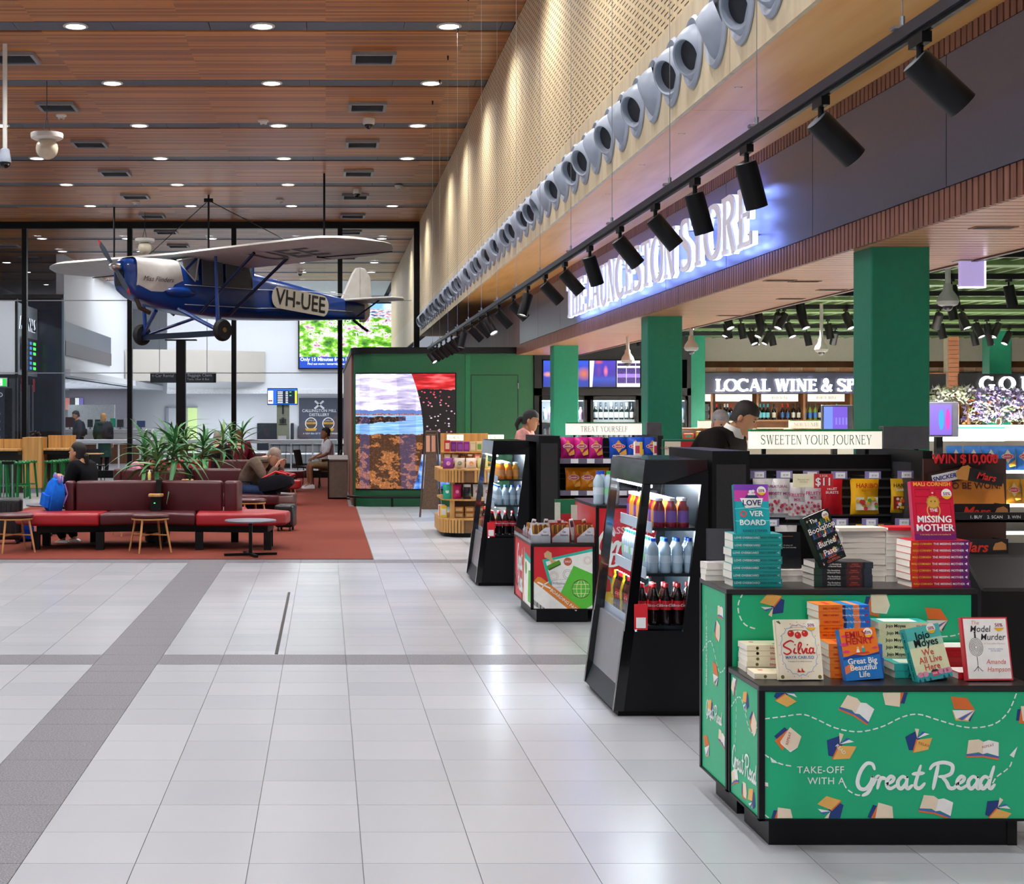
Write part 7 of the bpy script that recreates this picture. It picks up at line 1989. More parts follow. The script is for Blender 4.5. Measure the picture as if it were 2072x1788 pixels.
f_.build('side_print',bin_,Vector((BX0+.005,12.01,.34))-bin_.location,'-x',clip=(-.49,.49,-.23,.235))
f_=Flat();script(f_,GREAT,lambda u,v:((u-1260)*.00075 if u<1470 else(u-1690)*.00075,-(v-1290)*.0012+(.05 if u<1470 else-.12)),.026,PRW)
f_.build('side_script',bin_,Vector((BX0+.0045,12.16,.36))-bin_.location,'-x')
tx=(BX1+2.62)/2
text('print_lettering','PASSPORT',.075,C('#f6c8d0'),bin_,Vector((tx-.04,11.504,.70))-bin_.location,'-y',bold=.02);f_=Flat()
script(f_,GREAT[:9],lambda u,v:((u-1240)*.00115,-(v-1280)*.0011),.026,PRW);f_.build('riser_script',bin_,Vector((tx-.03,11.5045,.60))-bin_.location,'-y')
text('print_lettering','Deals',.15,PRW,bin_,Vector((tx-.03,11.504,.47))-bin_.location,'-y',bold=.03,shear=.25)
f_=Flat();f_.disc(-.09,0,.062,TE,0,18,.05);f_.disc(.09,.01,.062,TE,0,18,.05);f_.disc(-.09,0,.05,C('#243038'),.0004,18,.04);f_.disc(.09,.01,.05,C('#243038'),.0004,18,.04);f_.line([(-.03,.02),(.03,.025)],.014,TE,.0005);f_.line([(-.15,.02),(-.22,.09)],.012,TE,.0005)
f_.poly([(-.25,-.08),(-.12,-.07),(-.14,-.17),(-.26,-.16)],C('#e8c030'),0);f_.poly([(.0,-.06),(.2,-.10),(.18,-.20),(-.02,-.17)],PGW,0);f_.line([(-.25,.48),(-.05,.54)],.008,PRW,0)
f_.build('riser_print',bin_,Vector((tx-.02,11.5045,.31))-bin_.location,'-y',clip=(-.26,.26,-.2,.26))
ag=thing('acrylic_guard','clear acrylic guard rail round the snack bin top','guard',(1.8,12,.602))
MB().box(BX0,BX1,11.5,11.504,.602,.665).box(BX0,BX0+.004,11.504,BY1,.602,.665).build('acrylic_sheet',M_ACRYL,ag,world=True)
def bar_box(col,face_col,words,n=9):
 b=thing('snack_box','x','box')
 MB().box(-.07,.07,-.05,.05,0,.004).box(-.07,.07,.046,.05,0,.13).build('carton_back',C(col),b)
 MB().box(-.07,.07,-.05,-.047,0,.06).build('carton_front',C(col),b);MB().prism([(-.05,0),(.05,0),(.05,.13),(-.05,.06)],-.07,-.067,'x').prism([(-.05,0),(.05,0),(.05,.13),(-.05,.06)],.067,.07,'x').build('carton_side',C(col),b)
 Flat().poly([(-.065,.0),(.065,.0),(.065,.10),(.03,.10),(-.065,.03)],C(face_col)).build('printed_face',b,(0,-.0515,.005),'-y')
 text('brand_lettering',words,.020,C('#28304c'),b,(.025,-.053,.065),'-y',bold=.01)
 return b,[MB().bbox(-.008,.008,-.04,.04,.008,.115,.004,1).mesh('bar',C('#a8742c')),MB().bbox(-.008,.008,-.04,.04,.008,.12,.004,1).mesh('bar',C('#6c4018'))]
SB1,bars=bar_box('#a8321c','#d8d4dc','Go\nNatural');
for k in range(7):link('bar',bars[k%2],SB1,(-.054+.018*k,.004,0),(R(-8),0,0))
SB2,bars=bar_box('#d0d0d8','#d8d8e0','Go\nNatural')
for k in range(7):link('bar',bars[k%2],SB2,(-.054+.018*k,.004,0),(R(-8),0,0))
nm=0
for px,pr,lab in((1094,SB2,'white snack bar carton at the front left of the red bin'),(1133,SB1,'rust red snack bar carton in the front middle of the red bin'),(1183,SB1,'rust red snack bar carton at the front right of the red bin')):
 put(pr,(P(px,0,11.57).x,11.58,.6025),lab,'snack bar cartons',scale=(1.0,1.0,1.15))
for i in range(4):
 put(SB2 if i%2 else SB1,(1.66,11.80+.16*i,.6025),'snack bar carton along the aisle side of the red bin, %s one'%nth(i+1),'snack bar cartons',rot=(0,0,R(-90)),scale=(1,1,.85))
for i in range(4):
 put(SB1 if i%2 else SB2,(1.82+.15*(i%2),11.78+.2*(i//2),.6025),'snack bar carton in the middle of the red bin, %s one'%nth(i+1),'snack bar cartons',scale=(1,1,1.1))
for i in range(5):
 wr=thing('snack_bar','silver wrapped snack bar sticking up from the red bin, %s from the left'%nth(i+1),'snack bar',(1.60+.10*i,11.66+.02*(i%2),.735),rot=(R(8),R(10-7*i),0),group='loose snack bars')
 MB().bbox(-.017,.017,-.006,.006,-.13,.045,.005,1).build('wrapper',C(('#d8d4dc','#e0dcd0','#d89098','#e8e4e8','#c8b890')[i],.3),wr);MB().box(-.012,.012,-.0075,-.0065,-.02,.03).build('printed_panel',C('#5c3c50'),wr)
for i,(px,s_)in enumerate(((1211,'spring'),(1221,'spring'),(1232,'lime'),(1245,'spring'))):
 put(SODA[s_],(P(px,0,11.62).x,11.62+.05*(i%2),.8955),'big water bottle on the tall red tier, %s from the left'%nth(i+1),'water bottles on the promotion bin',scale=(1.25,1.25,1.25))
hd=thing('leaflet_holder','tall green and red leaflet holder behind the snack bars','holder',(1.93,12.1,.6025))
MB().box(-.09,.07,.03,.06,0,.30).build('back_card',C('#1a7a54'),hd);MB().box(-.10,-.055,-.02,-.015,.0,.28).box(.03,.08,-.02,-.015,0,.26).build('cream_card',C('#d8e4d4'),hd);MB().box(-.05,.03,-.02,-.012,0,.19).build('red_card',C('#b82838'),hd);MB().box(-.10,.08,-.025,.03,0,.06).build('tray',C('#20242c'),hd)
pb=thing('promo_board','green framed cream and red price board above the tall tier','board',(2.45,12.2,.8955))
a,b=P(1340,924,12.2),P(1414,888,12.2)
MB().bbox(a.x,b.x,12.2,12.23,a.z-.06,b.z,.01,2).build('frame',C('#0f5c40'),pb,world=True);MB().box(a.x+.02,(a.x+b.x)/2,12.195,12.2,a.z-.05,b.z-.02).build('cream_half',C('#f0e4cc'),pb,world=True);MB().box((a.x+b.x)/2,b.x-.02,12.195,12.2,a.z-.05,b.z-.02).build('red_half',C('#c83038'),pb,world=True)
text('lettering','GREAT VALUE',.03,C('#80604c'),pb,Vector(((a.x+b.x)/2-.07,12.19,(a.z+b.z)/2))-pb.location,'-y');MB().box(2.52,2.55,12.2,12.23,.8955,a.z).build('leg',M_BLACKSAT,pb,world=True)
for i in range(4):MB().box((a.x+b.x)/2+.02+.035*i,(a.x+b.x)/2+.03+.035*i,12.19,12.195,a.z-.02,a.z+.05).build('red_stripe',C('#f0d0c8'),pb,world=True)
# vintage high-wing aeroplane
M_PBLUE=mat('aeroplane_blue','#0d3a86',0.28,0,.12,3,coat=.3)
M_PWHITE=mat('aeroplane_cream','#cdcac4',0.45,0,.08,5)
M_PDARK=mat('aeroplane_strut','#0a1f4a',0.35,0,.05)
M_RUB=mat('tyre_rubber','#17171a',0.7,0,.1)
pz=0.0
plane=thing('aeroplane','blue and cream vintage high-wing aeroplane hung under the ceiling','aeroplane',(-2.72,33.37,0),rz=R(-135))
secs=[(2.27,4.26,4.83,.20),(2.20,4.18,4.88,.26),(2.0,4.06,4.90,.31),(1.4,3.90,4.90,.37),(.92,3.82,4.88,.42),(.5,3.77,4.72,.45),(0,3.73,4.66,.47),(-.7,3.72,4.72,.46),(-1.2,3.73,4.82,.43),(-2.5,3.78,4.64,.33),(-4.0,3.86,4.44,.20),(-5.15,3.93,4.30,.05)]
def sect(a,zb,zt,hw,n=20,e=4.0):
 zc,hz=(zb+zt)/2,(zt-zb)/2
 out=[]
 for i in range(n):
  t=2*PI*i/n;c_,s_=math.cos(t),math.sin(t)
  out.append((a,hw*math.copysign(abs(c_)**(2/e),c_),zc+hz*math.copysign(abs(s_)**(2/e),s_)))
 return out
MB().loft([sect(*s)for s in secs]).build('fuselage',M_PBLUE,plane,True)
cw=[(2.06,4.24,4.925,.325),(1.7,4.06,4.93,.355),(1.4,4.05,4.935,.385),(1.0,4.25,4.925,.425)]
MB().loft([[(p[0]-(.25*(4.9-p[2])if i==3 else 0),p[1],p[2])for p in(sect(*s)[-3:]+sect(*s)[:14])]for i,s in enumerate(cw)],closed=False,cap=False).build('engine_cowling',M_PWHITE,plane,True)
MB().ball((.95,.42,4.22),.26,12,8,(1.6,.35,.42)).build('exhaust_fairing',M_PBLUE,plane,True)
MB().ball((.95,-.42,4.22),.26,12,8,(1.6,.35,.42)).build('exhaust_fairing',M_PBLUE,plane,True)
MB().box(2.24,2.285,-.14,.14,4.30,4.62).build('radiator_slot',C('#0a0a10'),plane)
MB().tube([(1.95,.12,4.08),(1.85,.14,3.86),(1.6,.16,3.76)],.05,8).build('exhaust_pipe',C('#3a2a24',.5),plane)
def wing(sgn):
 rings=[]
 for k in range(15):
  l=.0+5.5*(k/14)**.9
  tipk=max(0,(l-4.0)/1.5)
  ch=1-tipk**2.4*.93
  le,te=.88-.75*(tipk**2.4),-.98+.75*(tipk**2.6)
  if tipk>=1:le,te=.05,-.16
  z=4.95+.012*l-.012*sgn*l
  th=.17*max(.08,1-tipk**3)
  c_=le-te
  rings.append([(le-c_*u,sgn*l,z+th*w+.10*(le-c_*u))for u,w in((0,.15),(.06,.55),(.25,.9),(.5,.78),(.8,.35),(1,.08),(.8,.0),(.5,-.05),(.25,-.08),(.06,-.05))])
 return MB().loft(rings)
for sg in(1,-1):
 w_=wing(sg).build('wing',M_PWHITE,plane,True)
 MB().tube([(-.55-.02*k,sg*(3.1+.24*k),4.935-.055-.002*k+(.012-.012*sg)*(3.1+.24*k))for k in range(9)],.012,5).build('aileron_gap',M_GAP,w_)
 MB().box(-.95,-.5,min(sg*3.08,sg*3.12),max(sg*3.08,sg*3.12),4.87+(.04 if sg<0 else 0),4.90+(.04 if sg<0 else 0)).build('aileron_gap',M_GAP,w_)
me_txt=text('underside_lettering','UEE',1.2,C('#3c3a40'),plane,(0,0,0),'+z',bold=.01)
me_txt.data.transform(Matrix.Translation((-.05,2.75,4.925))@Matrix.Rotation(R(-5.7),4,'Y')@Matrix(((0,1,0,0),(1,0,0,0),(0,0,-1,0),(0,0,0,1)))@Matrix.Diagonal((.9,.9,1,1)))
M_CABG=mat('cabin_glass_grey','#4c5864',0.12,0,.05)
M_FRMW=C('#c8c8c4')
MB().poly([(.98,.30,4.90),(.98,-.30,4.90),(.45,-.36,5.02),(.45,.36,5.02)]).build('windscreen',mat('windscreen_pale','#8c949c',0.1,0,.05),plane)
for sg in(1,-1):
 MB().poly([(.98,sg*.31,4.88),(.62,sg*.455,4.50),(.50,sg*.462,4.50),(.45,sg*.37,5.02)]).build('quarter_light',mat('windscreen_pale','#8c949c'),plane)
 MB().tube([(.98,sg*.30,4.90),(.60,sg*.465,4.48),(.44,sg*.40,5.0)],.022,6).tube([(.98,sg*.30,4.905),(.45,sg*.365,5.02)],.018,6).build('screen_frame',M_FRMW,plane)
 for a0,a1 in((.40,-.18),(-.28,-1.05)):
  MB().poly([(a0,sg*.478,4.42),(a1,sg*.478,4.42),(a1,sg*.45,4.94),(a0,sg*.45,4.94)]).build('side_window',M_CABG,plane)
  MB().tube([(a0,sg*.482,4.42),(a1,sg*.482,4.42),(a1,sg*.455,4.94),(a0,sg*.455,4.94)],.014,5,closed=True).build('window_frame',C('#5c6470'),plane)
 MB().prism([(.9,4.66),(-1.2,4.66),(-1.2,5.0),(.5,5.0)],sg*.36-.02,sg*.36+.02,'y').build('cabin_wall',M_PBLUE,plane)
 for za,zb_ in((4.40,4.46),(3.98,4.06)):
  MB().tube([(.9,sg*.475,za-.02),(-1.2,sg*.468,za),(-2.6,sg*.345,zb_),(-4.6,sg*.15,zb_+.03)],.009,5).build('side_stripe',C('#d8d8dc'),plane)
rg=text('registration_lettering','VH-UEE',.52,C('#0a0a0c'),plane,(0,0,0),'+z',bold=.012)
dir_=(Vector((-3.55,.255,4.16))-Vector((-1.65,.415,4.30)))
ux=dir_.normalized();un=Vector((ux.y*-1,ux.x,0)).normalized();un=Vector((.084,.996,0));uz=un.cross(ux)*-1
uz=Vector((0,0,1))-ux*ux.z;uz.normalize()
Mr=Matrix(((ux.x,uz.x,un.x),(ux.y,uz.y,un.y),(ux.z,uz.z,un.z)))
cen=Vector((-2.68,.352,4.215))
rg.data.transform(place2d(Mr,cen+un*.012))
pts=[]
for i in range(24):
 t=2*PI*i/24;pts.append((.78*math.copysign(1,math.cos(t))+.22*math.cos(t),.25*math.sin(t)))
Flat().poly(pts,C('#cfc8b8')).build('registration_panel',plane,cen+un*.004,Mr)
text('name_lettering','Miss Flinders',.15,C('#282830'),plane,(0,0,0),'+z',shear=.4).data.transform(place2d(Matrix(((-1,0,.06),(.06,0,1),(0,1,0))),(1.55,.392,4.46)))
hub=Vector((2.42,0,4.69))
MB().lathe([(0,.14),(.06,.10),(.10,.0),(.10,-.12)],16,axis='x').move(Matrix.Translation(hub)).build('spinner',mat('spinner_silver','#c0c4c8',0.2,.9,.05),plane,True)
bd=Vector((0,-.68,.735)).normalized();bs=Vector((0,.735,.68)).normalized()
for sg in(1,-1):
 rings=[]
 for r_,w_,t_ in((.08,.05,.035),(.25,.075,.03),(.50,.09,.02),(.70,.07,.014)):
  c_=hub+bd*r_*sg;rings.append([c_+bs*w_+Vector((.02,0,0)),c_+Vector((t_,0,0)),c_-bs*w_-Vector((.02,0,0)),c_-Vector((t_,0,0))])
 b_=MB().loft(rings).build('propeller_blade',mat('propeller_grey','#4c545e',0.25,.3,.05),plane,True)
 rings=[]
 for r_,w_,t_ in((.70,.071,.015),(.77,.05,.012),(.81,.015,.006)):
  c_=hub+bd*r_*sg;rings.append([c_+bs*w_+Vector((.02,0,0)),c_+Vector((t_,0,0)),c_-bs*w_-Vector((.02,0,0)),c_-Vector((t_,0,0))])
 MB().loft(rings).build('red_tip',C('#d01c24'),b_,True)
MB().prism([(-4.35,4.36),(-4.75,5.02),(-4.88,5.17),(-5.0,5.19),(-5.0,4.30)],-.035,.035,'y',.015,1).build('fin',M_PWHITE,plane)
MB().prism([(-5.02,3.86),(-5.02,5.19),(-5.2,5.17),(-5.38,4.98),(-5.42,4.5),(-5.36,4.02),(-5.2,3.86)],-.03,.03,'y',.015,1).build('rudder',M_PWHITE,plane)
for sg in(1,-1):
 MB().prism([(-4.35,0),(-4.45,sg*1.1),(-4.62,sg*1.42),(-4.95,sg*1.5),(-5.2,sg*1.3),(-5.28,0)],4.33,4.385,'z',.015,1).build('tailplane',M_PWHITE,plane)
 MB().cyl((-4.8,sg*.12,3.98),(-4.75,sg*.9,4.33),.02,n=6).build('tail_strut',M_PDARK,plane)
MB().tube([(-4.8,0,3.90),(-5.15,0,3.72),(-5.3,0,3.66)],.035,6).build('tail_skid',C('#1c2030'),plane)
WL,WA,WZ=1.37,.61,3.385
for sg in(1,-1):
 wh=MB().lathe([(.12,-.075),(.20,-.08),(.232,-.04),(.238,0),(.232,.04),(.20,.08),(.12,.075)],22,(WA,sg*WL,WZ),'y').build('wheel',M_RUB,plane,True)
 MB().lathe([(.0,-.085),(.05,-.085),(.06,-.06),(.115,-.05),(.125,-.06),(.125,.06),(.115,.05),(.06,.06),(.05,.085),(0,.085)],18,(WA,sg*WL,WZ),'y').build('wheel_hub',mat('brass_hub','#9c7c48',0.35,.7,.1),wh,True)
 MB().tube([(1.0,sg*.38,3.86),(WA+.03,sg*(WL-.1),WZ)],.045,8).build('axle_strut',M_PBLUE,plane,True)
 MB().tube([(-.15,sg*.40,3.76),(WA-.05,sg*(WL-.12),WZ)],.035,8).build('axle_strut',M_PBLUE,plane,True)
 MB().tube([(WA,sg*(WL-.14),WZ+.05),(WA+.05,sg*1.25,4.1),(WA,sg*1.15,4.96)],[.05,.04,.03],8).build('shock_leg',M_PBLUE,plane,True)
 MB().tube([(.45,sg*.44,3.80),(.55,sg*2.3,4.95)],.035,8).build('wing_strut',M_PDARK,plane,True)
 MB().tube([(-.40,sg*.44,3.80),(-.45,sg*2.3,4.95)],.035,8).build('wing_strut',M_PDARK,plane,True)
MB().box(WA-.06,WA+.06,-WL+.10,WL-.10,WZ-.12,WZ).build('axle_beam',mat('beam_blue_black','#16233c',0.35,0,.05),plane)
post=thing('support_post','black square post carrying the aeroplane axle beam','post',(-3.15,32.94,0))
MB().box(-.10,.10,-.10,.10,.0065,3.21).build('shaft',M_BLACK,post);MB().box(-.34,.34,-.12,.12,3.21,3.235).build('top_plate',M_BLACK,post);MB().box(-.25,.25,-.25,.25,.006,.03).build('base_plate',M_BLACK,post)
for i,(x,y,z)in enumerate(((-4.98,35.6,5.16),(-2.61,33.7,5.1),(-.03,30.7,5.05))):
 rd=thing('suspension_rod',('left','middle','right')[i]+' black rod holding the aeroplane wing from the ceiling','rod',(x,y,CZ),0,'suspension rods')
 MB().cyl((0,0,0),(0,0,z-CZ),.022,n=8).build('rod',M_BLACK,rd)
 if i==1:
  MB().box(-.10,.10,-.05,.05,-.16,-.08).build('clamp',M_BLACK,rd)
  for ex in((-1.75,1.7,-1.35),(2.0,-2.0,-1.35)):MB().tube([(0,0,-.12),ex],.010,5).build('cable',M_BLACK,rd)
def pendant(px,py,Y,lab,sc=1.0):
 p=P(px,py,Y);d=thing('pendant_speaker',lab,'speaker',tuple(p),0,'white pendant speakers')
 MB().lathe([(0,.11),(.235,.11),(.24,.09),(.235,.04),(.20,.02),(.15,.01)],22).build('canopy_disc',M_WHITEPL,d,True);MB().ball((0,0,-.11),.165,16,10).build('globe',mat('globe_cream','#ddd2b8',0.35,0,.04),d,True)
 MB().tube([(.05,0,.1),(0,0,.35),(.0,0,CZ-p.z)],.007,5).tube([(-.06,0,.1),(.0,0,.35)],.006,5).build('hanging_cable',M_DARKGREY,d)
pendant(95,285,22.2,'white pendant speaker with globe high above the benches')
pendant(293,492,36.5,'white pendant speaker with globe behind the propeller')
p=P(10,318,20);d=thing('pole_camera','white camera on a pole hanging at the top left','camera',tuple(p))
MB().cyl((0,0,.08),(0,0,CZ-p.z),.03,n=10).build('pole',M_WHITEPL,d,True);MB().lathe([(.03,.12),(.06,.10),(.075,.0),(.085,-.06),(.08,-.07)],16).build('housing',M_GREYM,d,True);MB().ball((0,0,-.07),.078,14,8).build('lens_dome',C('#15151a',.08),d,True)
for i,(px,py,k)in enumerate([(746,240,'d'),(722,383,'d'),(124,232,'s'),(533,243,'s'),(275,408,'s'),(567,404,'s'),(807,375,'s'),(607,548,'d')]):
 Y=(CZ-H)*F/(VY-py);X=(px-VX)*Y/F
 if Y>52:Y,X=50,(px-VX)*50/F
 if k=='d':
  d=thing('dome_camera','small white dome camera on the timber ceiling, %s from the front'%nth(1+sum(1 for q in(0,1,7)if q<i)),'camera',(X,Y,CZ));MB().lathe([(.10,0),(.10,-.08),(.085,-.10)],16).build('base',M_WHITEPL,d,True);MB().ball((0,0,-.10),.075,14,8).build('lens_dome',C('#15151a',.08),d,True)
 else:
  d=thing('smoke_detector','small white detector on the timber ceiling, %s from the front'%nth(i-1),'detector',(X,Y,CZ));MB().lathe([(.09,0),(.09,-.025),(.06,-.04),(.055,-.07),(0,-.072)],14).build('base',M_WHITEPL,d,True);MB().lathe([(.03,-.0725),(.0,-.08)],10).build('sensor',M_DARKGREY,d)
# benches
M_VRED=mat('vinyl_red','#9c1420',0.38,0,.06,6)
M_VMAR=mat('vinyl_maroon','#4a161c',0.36,0,.08,6)
def pad(poly,z0,z1,name,m,par,r=.03):
 MB().prism(poly,z0,z1,'z',r,3).build(name,m,par,True)
def bench(x,y,cols,label,zig=1):
 b=thing('lounge_bench',label,'bench',(x,y,.006))
 fs=[[(-1.46,-.62),(-.66,-.62),(-.62,-.05),(-1.00,.30),(-1.62,.22),(-1.70,-.30)],[(-.65,-.62),(-.03,-.36),(.46,-.62),(.42,.05),(-.03,.24),(-.62,.0)],[(.47,-.62),(1.30,-.62),(1.52,-.42),(1.56,-.05),(1.25,.32),(.80,.26),(.44,.0)]]
 for p,c in zip(fs,cols[:3]):pad(p,.285,.43,'seat',M_VRED if c=='r' else M_VMAR,b)
 bs=[[(-1.02,-.06),(-.04,.10),(-.04,.30),(-1.02,.16)],[(-.02,.10),(.74,-.08),(.74,.14),(-.02,.30)],[(.76,-.09),(.92,-.11),(.98,.10),(.76,.14)],[(-1.16,-.02),(-1.04,-.05),(-1.04,.16),(-1.16,.14)]]
 for i,p in enumerate(bs):pad(p,.40,.785,'backrest',M_VRED if cols[3+min(i,1)]=='r' else M_VMAR,b,.035)
 rs=[[(-1.05,.18),(-.04,.32),(-.04,.85),(-1.05,.75)],[(-.02,.32),(.98,.14),(1.0,.72),(-.02,.85)]]
 for p,c in zip(rs,cols[5:]):pad(p,.285,.43,'seat',M_VRED if c=='r' else M_VMAR,b)
 MB().prism([(-1.40,-.52),(-.03,-.28),(1.30,-.52),(1.35,.1),(.95,.66),(-.03,.78),(-1.0,.66),(-1.5,.15)],.20,.284,'z').build('base_frame',M_BLACKSAT,b)
 for lx,ly in((-1.42,-.45),(-.66,-.50),(.50,-.50),(1.30,-.50),(1.30,.02),(.85,.62),(-.9,.62),(-.03,.0),(-1.4,.12)):
  MB().box(lx-.045,lx+.045,ly-.045,ly+.045,.0,.21).build('leg',M_BLACKSAT,b)
 MB().box(-.06,.0,-.02,.10,.43,.80).build('plant_sleeve',M_BLACKSAT,b)
 return b
BXc=-1.98
bench(BXc,18.2,'rmrmmmr','long maroon and red zigzag bench nearest the camera')
bench(BXc,22.35,'mmmmmrm','maroon zigzag bench behind the first, under the hooded man')
bench(BXc,26.9,'rmrrmrr','red and maroon zigzag bench third from the front')
bench(BXc,31.6,'mmmmmmm','maroon zigzag bench farthest back beside the glass wall')
for i,yb in enumerate((18.2,22.35)):
 pw=thing('power_box',('front','second')[i]+' bench power box with timber lid and green light','power box',(BXc-.05,yb-.09,.437))
 MB().box(-.06,.06,-.06,.03,0,.17).build('body',M_BLACKSAT,pw);MB().bbox(-.085,.085,-.085,.04,.17,.205,.006,1).build('timber_lid',M_OAK,pw);MB().box(-.02,-.005,-.064,-.06,.09,.10).build('indicator',mat('green_led','#30e060',0.4,0,0,emit=4.0),pw)
M_ASH=mat('ash_wood','#c08a52',0.5,0,.12,10)
ST=thing('low_stool','x','stool')
MB().lathe([(0,.445),(.19,.445),(.225,.43),(.228,.41),(.20,.395),(0,.395)],24).build('seat_pad',M_VMAR,ST,True)
MB().lathe([(.195,.394),(.215,.394),(.215,.375),(.195,.375)],24).build('ring',M_ASH,ST,True)
for k in range(4):
 a=R(45+90*k);c_,s_=math.cos(a),math.sin(a)
 MB().cyl((.19*c_,.19*s_,.385),(.27*c_,.27*s_,0),.014,.011,8).build('leg',M_ASH,ST)
MB().cyl((-.16,-.16,.20),(.16,.16,.20),.008,n=6).cyl((-.16,.16,.20),(.16,-.16,.20),.008,n=6).build('stretcher',M_ASH,ST)
for px,Y,lab in((304,17.42,'maroon round stool with ash legs before the bench middle'),(28,17.42,'maroon round stool with ash legs at the left edge'),(506,20.6,'ash ring stool between the first two benches'),(575,29.5,'maroon round stool near the baggage carousel window'),(265,19.9,'ash stool half hidden behind the front bench')):
 put(ST,((px-VX)*Y/F,Y,.0065),lab,'low round stools',rot=(0,0,R(px%40)))
tb=thing('round_table','low round grey table on a black cross base before the bench','table',((507-VX)*17.0/F,17.0,.0065))
MB().lathe([(0,.40),(.285,.40),(.293,.392),(.285,.378),(0,.378)],32).build('table_top',mat('table_grey','#6c6c76',0.35,0,.05),tb,True);MB().cyl((0,0,.02),(0,0,.38),.022,n=12).build('pedestal',M_BLACK,tb)
for k in range(4):MB().box(.0,.30,-.022,.022,0,.028).move(Matrix.Rotation(R(15+90*k),4,'Z')).build('foot',M_BLACK,tb)
tb2=copy_tree(tb,((98-VX)*20/F,20,.0065),None,'low round black table behind the seated traveller at left')
def suitcase(loc,rz,lab,col,w=.36,d=.24,h=.56,handle=.42):
 s=thing('suitcase',lab,'suitcase',loc,rz)
 MB().bbox(-w/2,w/2,-d/2,d/2,.05,h,.04,3).build('shell',mat('case_'+col.lstrip('#'),col,0.35,0,.08),s,True)
 for k in range(5):MB().bbox(-w/2+.04+k*w*.17,-w/2+.06+k*w*.17,-d/2-.006,d/2+.006,.09,h-.05,.004,1).build('rib',mat('case_'+col.lstrip('#'),col),s)
 for sx in(-1,1):
  for sy in(-1,1):MB().cyl((sx*(w/2-.05)-.012,sy*(d/2-.04),.027),(sx*(w/2-.05)+.012,sy*(d/2-.04),.027),.027,n=10).build('wheel',M_RUB,s)
 if handle:
  for sx in(-1,1):MB().cyl((sx*.055,d/2-.06,h-.02),(sx*.055,d/2-.06,h+handle),.009,n=8).build('handle_tube',M_STEEL,s)
  MB().bbox(-.075,.075,d/2-.08,d/2-.04,h+handle-.01,h+handle+.03,.008,1).build('handle_grip',M_BLACK,s)
suitcase(((15-VX)*18.6/F,18.6,.0065),R(5),'black ribbed suitcase with raised steel handle at the left edge','#1a1a1d')
suitcase(((578-VX)*20.7/F,20.7,.0065),R(-8),'black cabin suitcase under the second bench','#121214',.26,.34,.36,0)
def rucksack(loc,rot,lab,col,sc=1.0,trim='#e04030',grp=None):
 b=thing('backpack',lab,'bag',loc,rot=rot)
 k=sc
 MB().loft([[(x*k*s,y*k*s2,z*k)for x,y in((-.15,-.08),(0,-.12),(.15,-.08),(.16,.03),(.13,.09),(-.13,.09),(-.16,.03))]for z,s,s2 in((0,.8,.7),(.04,1,1),(.22,1,1.05),(.34,.85,.85),(.42,.45,.5))]).build('bag_body',mat('bag_'+col.lstrip('#'),col,.8,0,.15,spec=.12),b,True)
 MB().loft([[(x*k,-.10*k-y*k,z*k)for x,y in((-.11,0),(-.08,.05),(.08,.05),(.11,0))]for z in(.05,.07,.19,.21)]).build('front_pocket',mat('bag_'+col.lstrip('#'),col),b,True)
 MB().tube([(-.05*k,.06*k,.40*k),(0,.07*k,.46*k),(.05*k,.06*k,.40*k)],.010*k,6).build('top_loop',C(trim),b)
 for s in(-1,1):MB().tube([(s*.08*k,.08*k,.38*k),(s*.10*k,.14*k,.25*k),(s*.11*k,.08*k,.06*k)],.014*k,6).build('strap',C(trim),b)
 return b
blue=rucksack(((107-VX)*18.3/F,18.22,.437),(R(-6),R(12),R(-60)),'bright blue plush backpack on the red seat','#1a6ad8',.92,'#9a7cc8')
MB().ball((-.08,0,.40),.05,10,6,(1,.4,1)).ball((.08,0,.40),.05,10,6,(1,.4,1)).build('lilac_patch',C('#8c74b8'),blue,True)
rucksack(((528-VX)*21.9/F,22.0,.56),(R(80),0,R(75)),'black backpack with red trim lying beside the hooded man','#15161c',1.15,'#d02c34')
rucksack(((48-VX)*18.9/F,18.9,.007),(0,0,R(30)),'dark blue bag on the carpet behind the left stool','#123c9c',.75,'#40a040')
M_LEAFS=[mat('leaf_green_%d'%i,c,0.4,0,.15,12)for i,c in enumerate(('#2a6a36','#387c44','#4a8c4e','#7ca468'))]
def leaf_mesh(l,w,droop,m):
 rings,n=[],7
 for i in range(n+1):
  t=i/n;x=l*(t-.12*droop*t*t);z=l*(.35*t-droop*t*t);ww=w*math.sin(PI*(.12+.88*t))**.7*(1-t**4)+.0008
  rings.append([(x,-ww,z),(x,0,z-ww*.5),(x,ww,z)])
 return MB().loft(rings,closed=False,cap=False).mesh('leaf',m,True)
LM=[leaf_mesh(l,w,d,M_LEAFS[i%4])for i,(l,w,d)in enumerate(((.56,.030,.5),(.48,.032,.75),(.60,.027,.95),(.42,.030,.3),(.54,.032,1.2),(.46,.026,.6)))]
rnd=random.Random(11)
def plant(px,Y,ztop,lab,crowns,n=26,zb=.007):
 X=(px-VX)*Y/F
 t=thing('dracaena_plant',lab,'plant',(X,Y,zb))
 for ci,(dx,dz)in enumerate(crowns):
  hz=ztop-zb+dz
  MB().tube([(dx*.2,0,0),(dx*.7,0,hz*.5),(dx,0,hz)],[.022,.018,.014],6).build('stem',mat('plant_stem','#5a4c38',0.8),t,True)
  for k in range(n):
   q=k/n
   o=link('leaf',LM[rnd.randrange(6)],t,(dx,0,hz-.34*(1-q)),(rnd.uniform(-.3,.3),-R(-15+75*q+rnd.uniform(-12,12)),k*2.4))
   s_=rnd.uniform(.75,1.1)*(.8+.3*(1-q));o.scale=(s_,s_,s_)
 MB().lathe([(.10,0),(.15,.02),(.17,.26),(.15,.26),(.14,.22),(0,.22)],14).build('pot',C('#242428'),t,True)
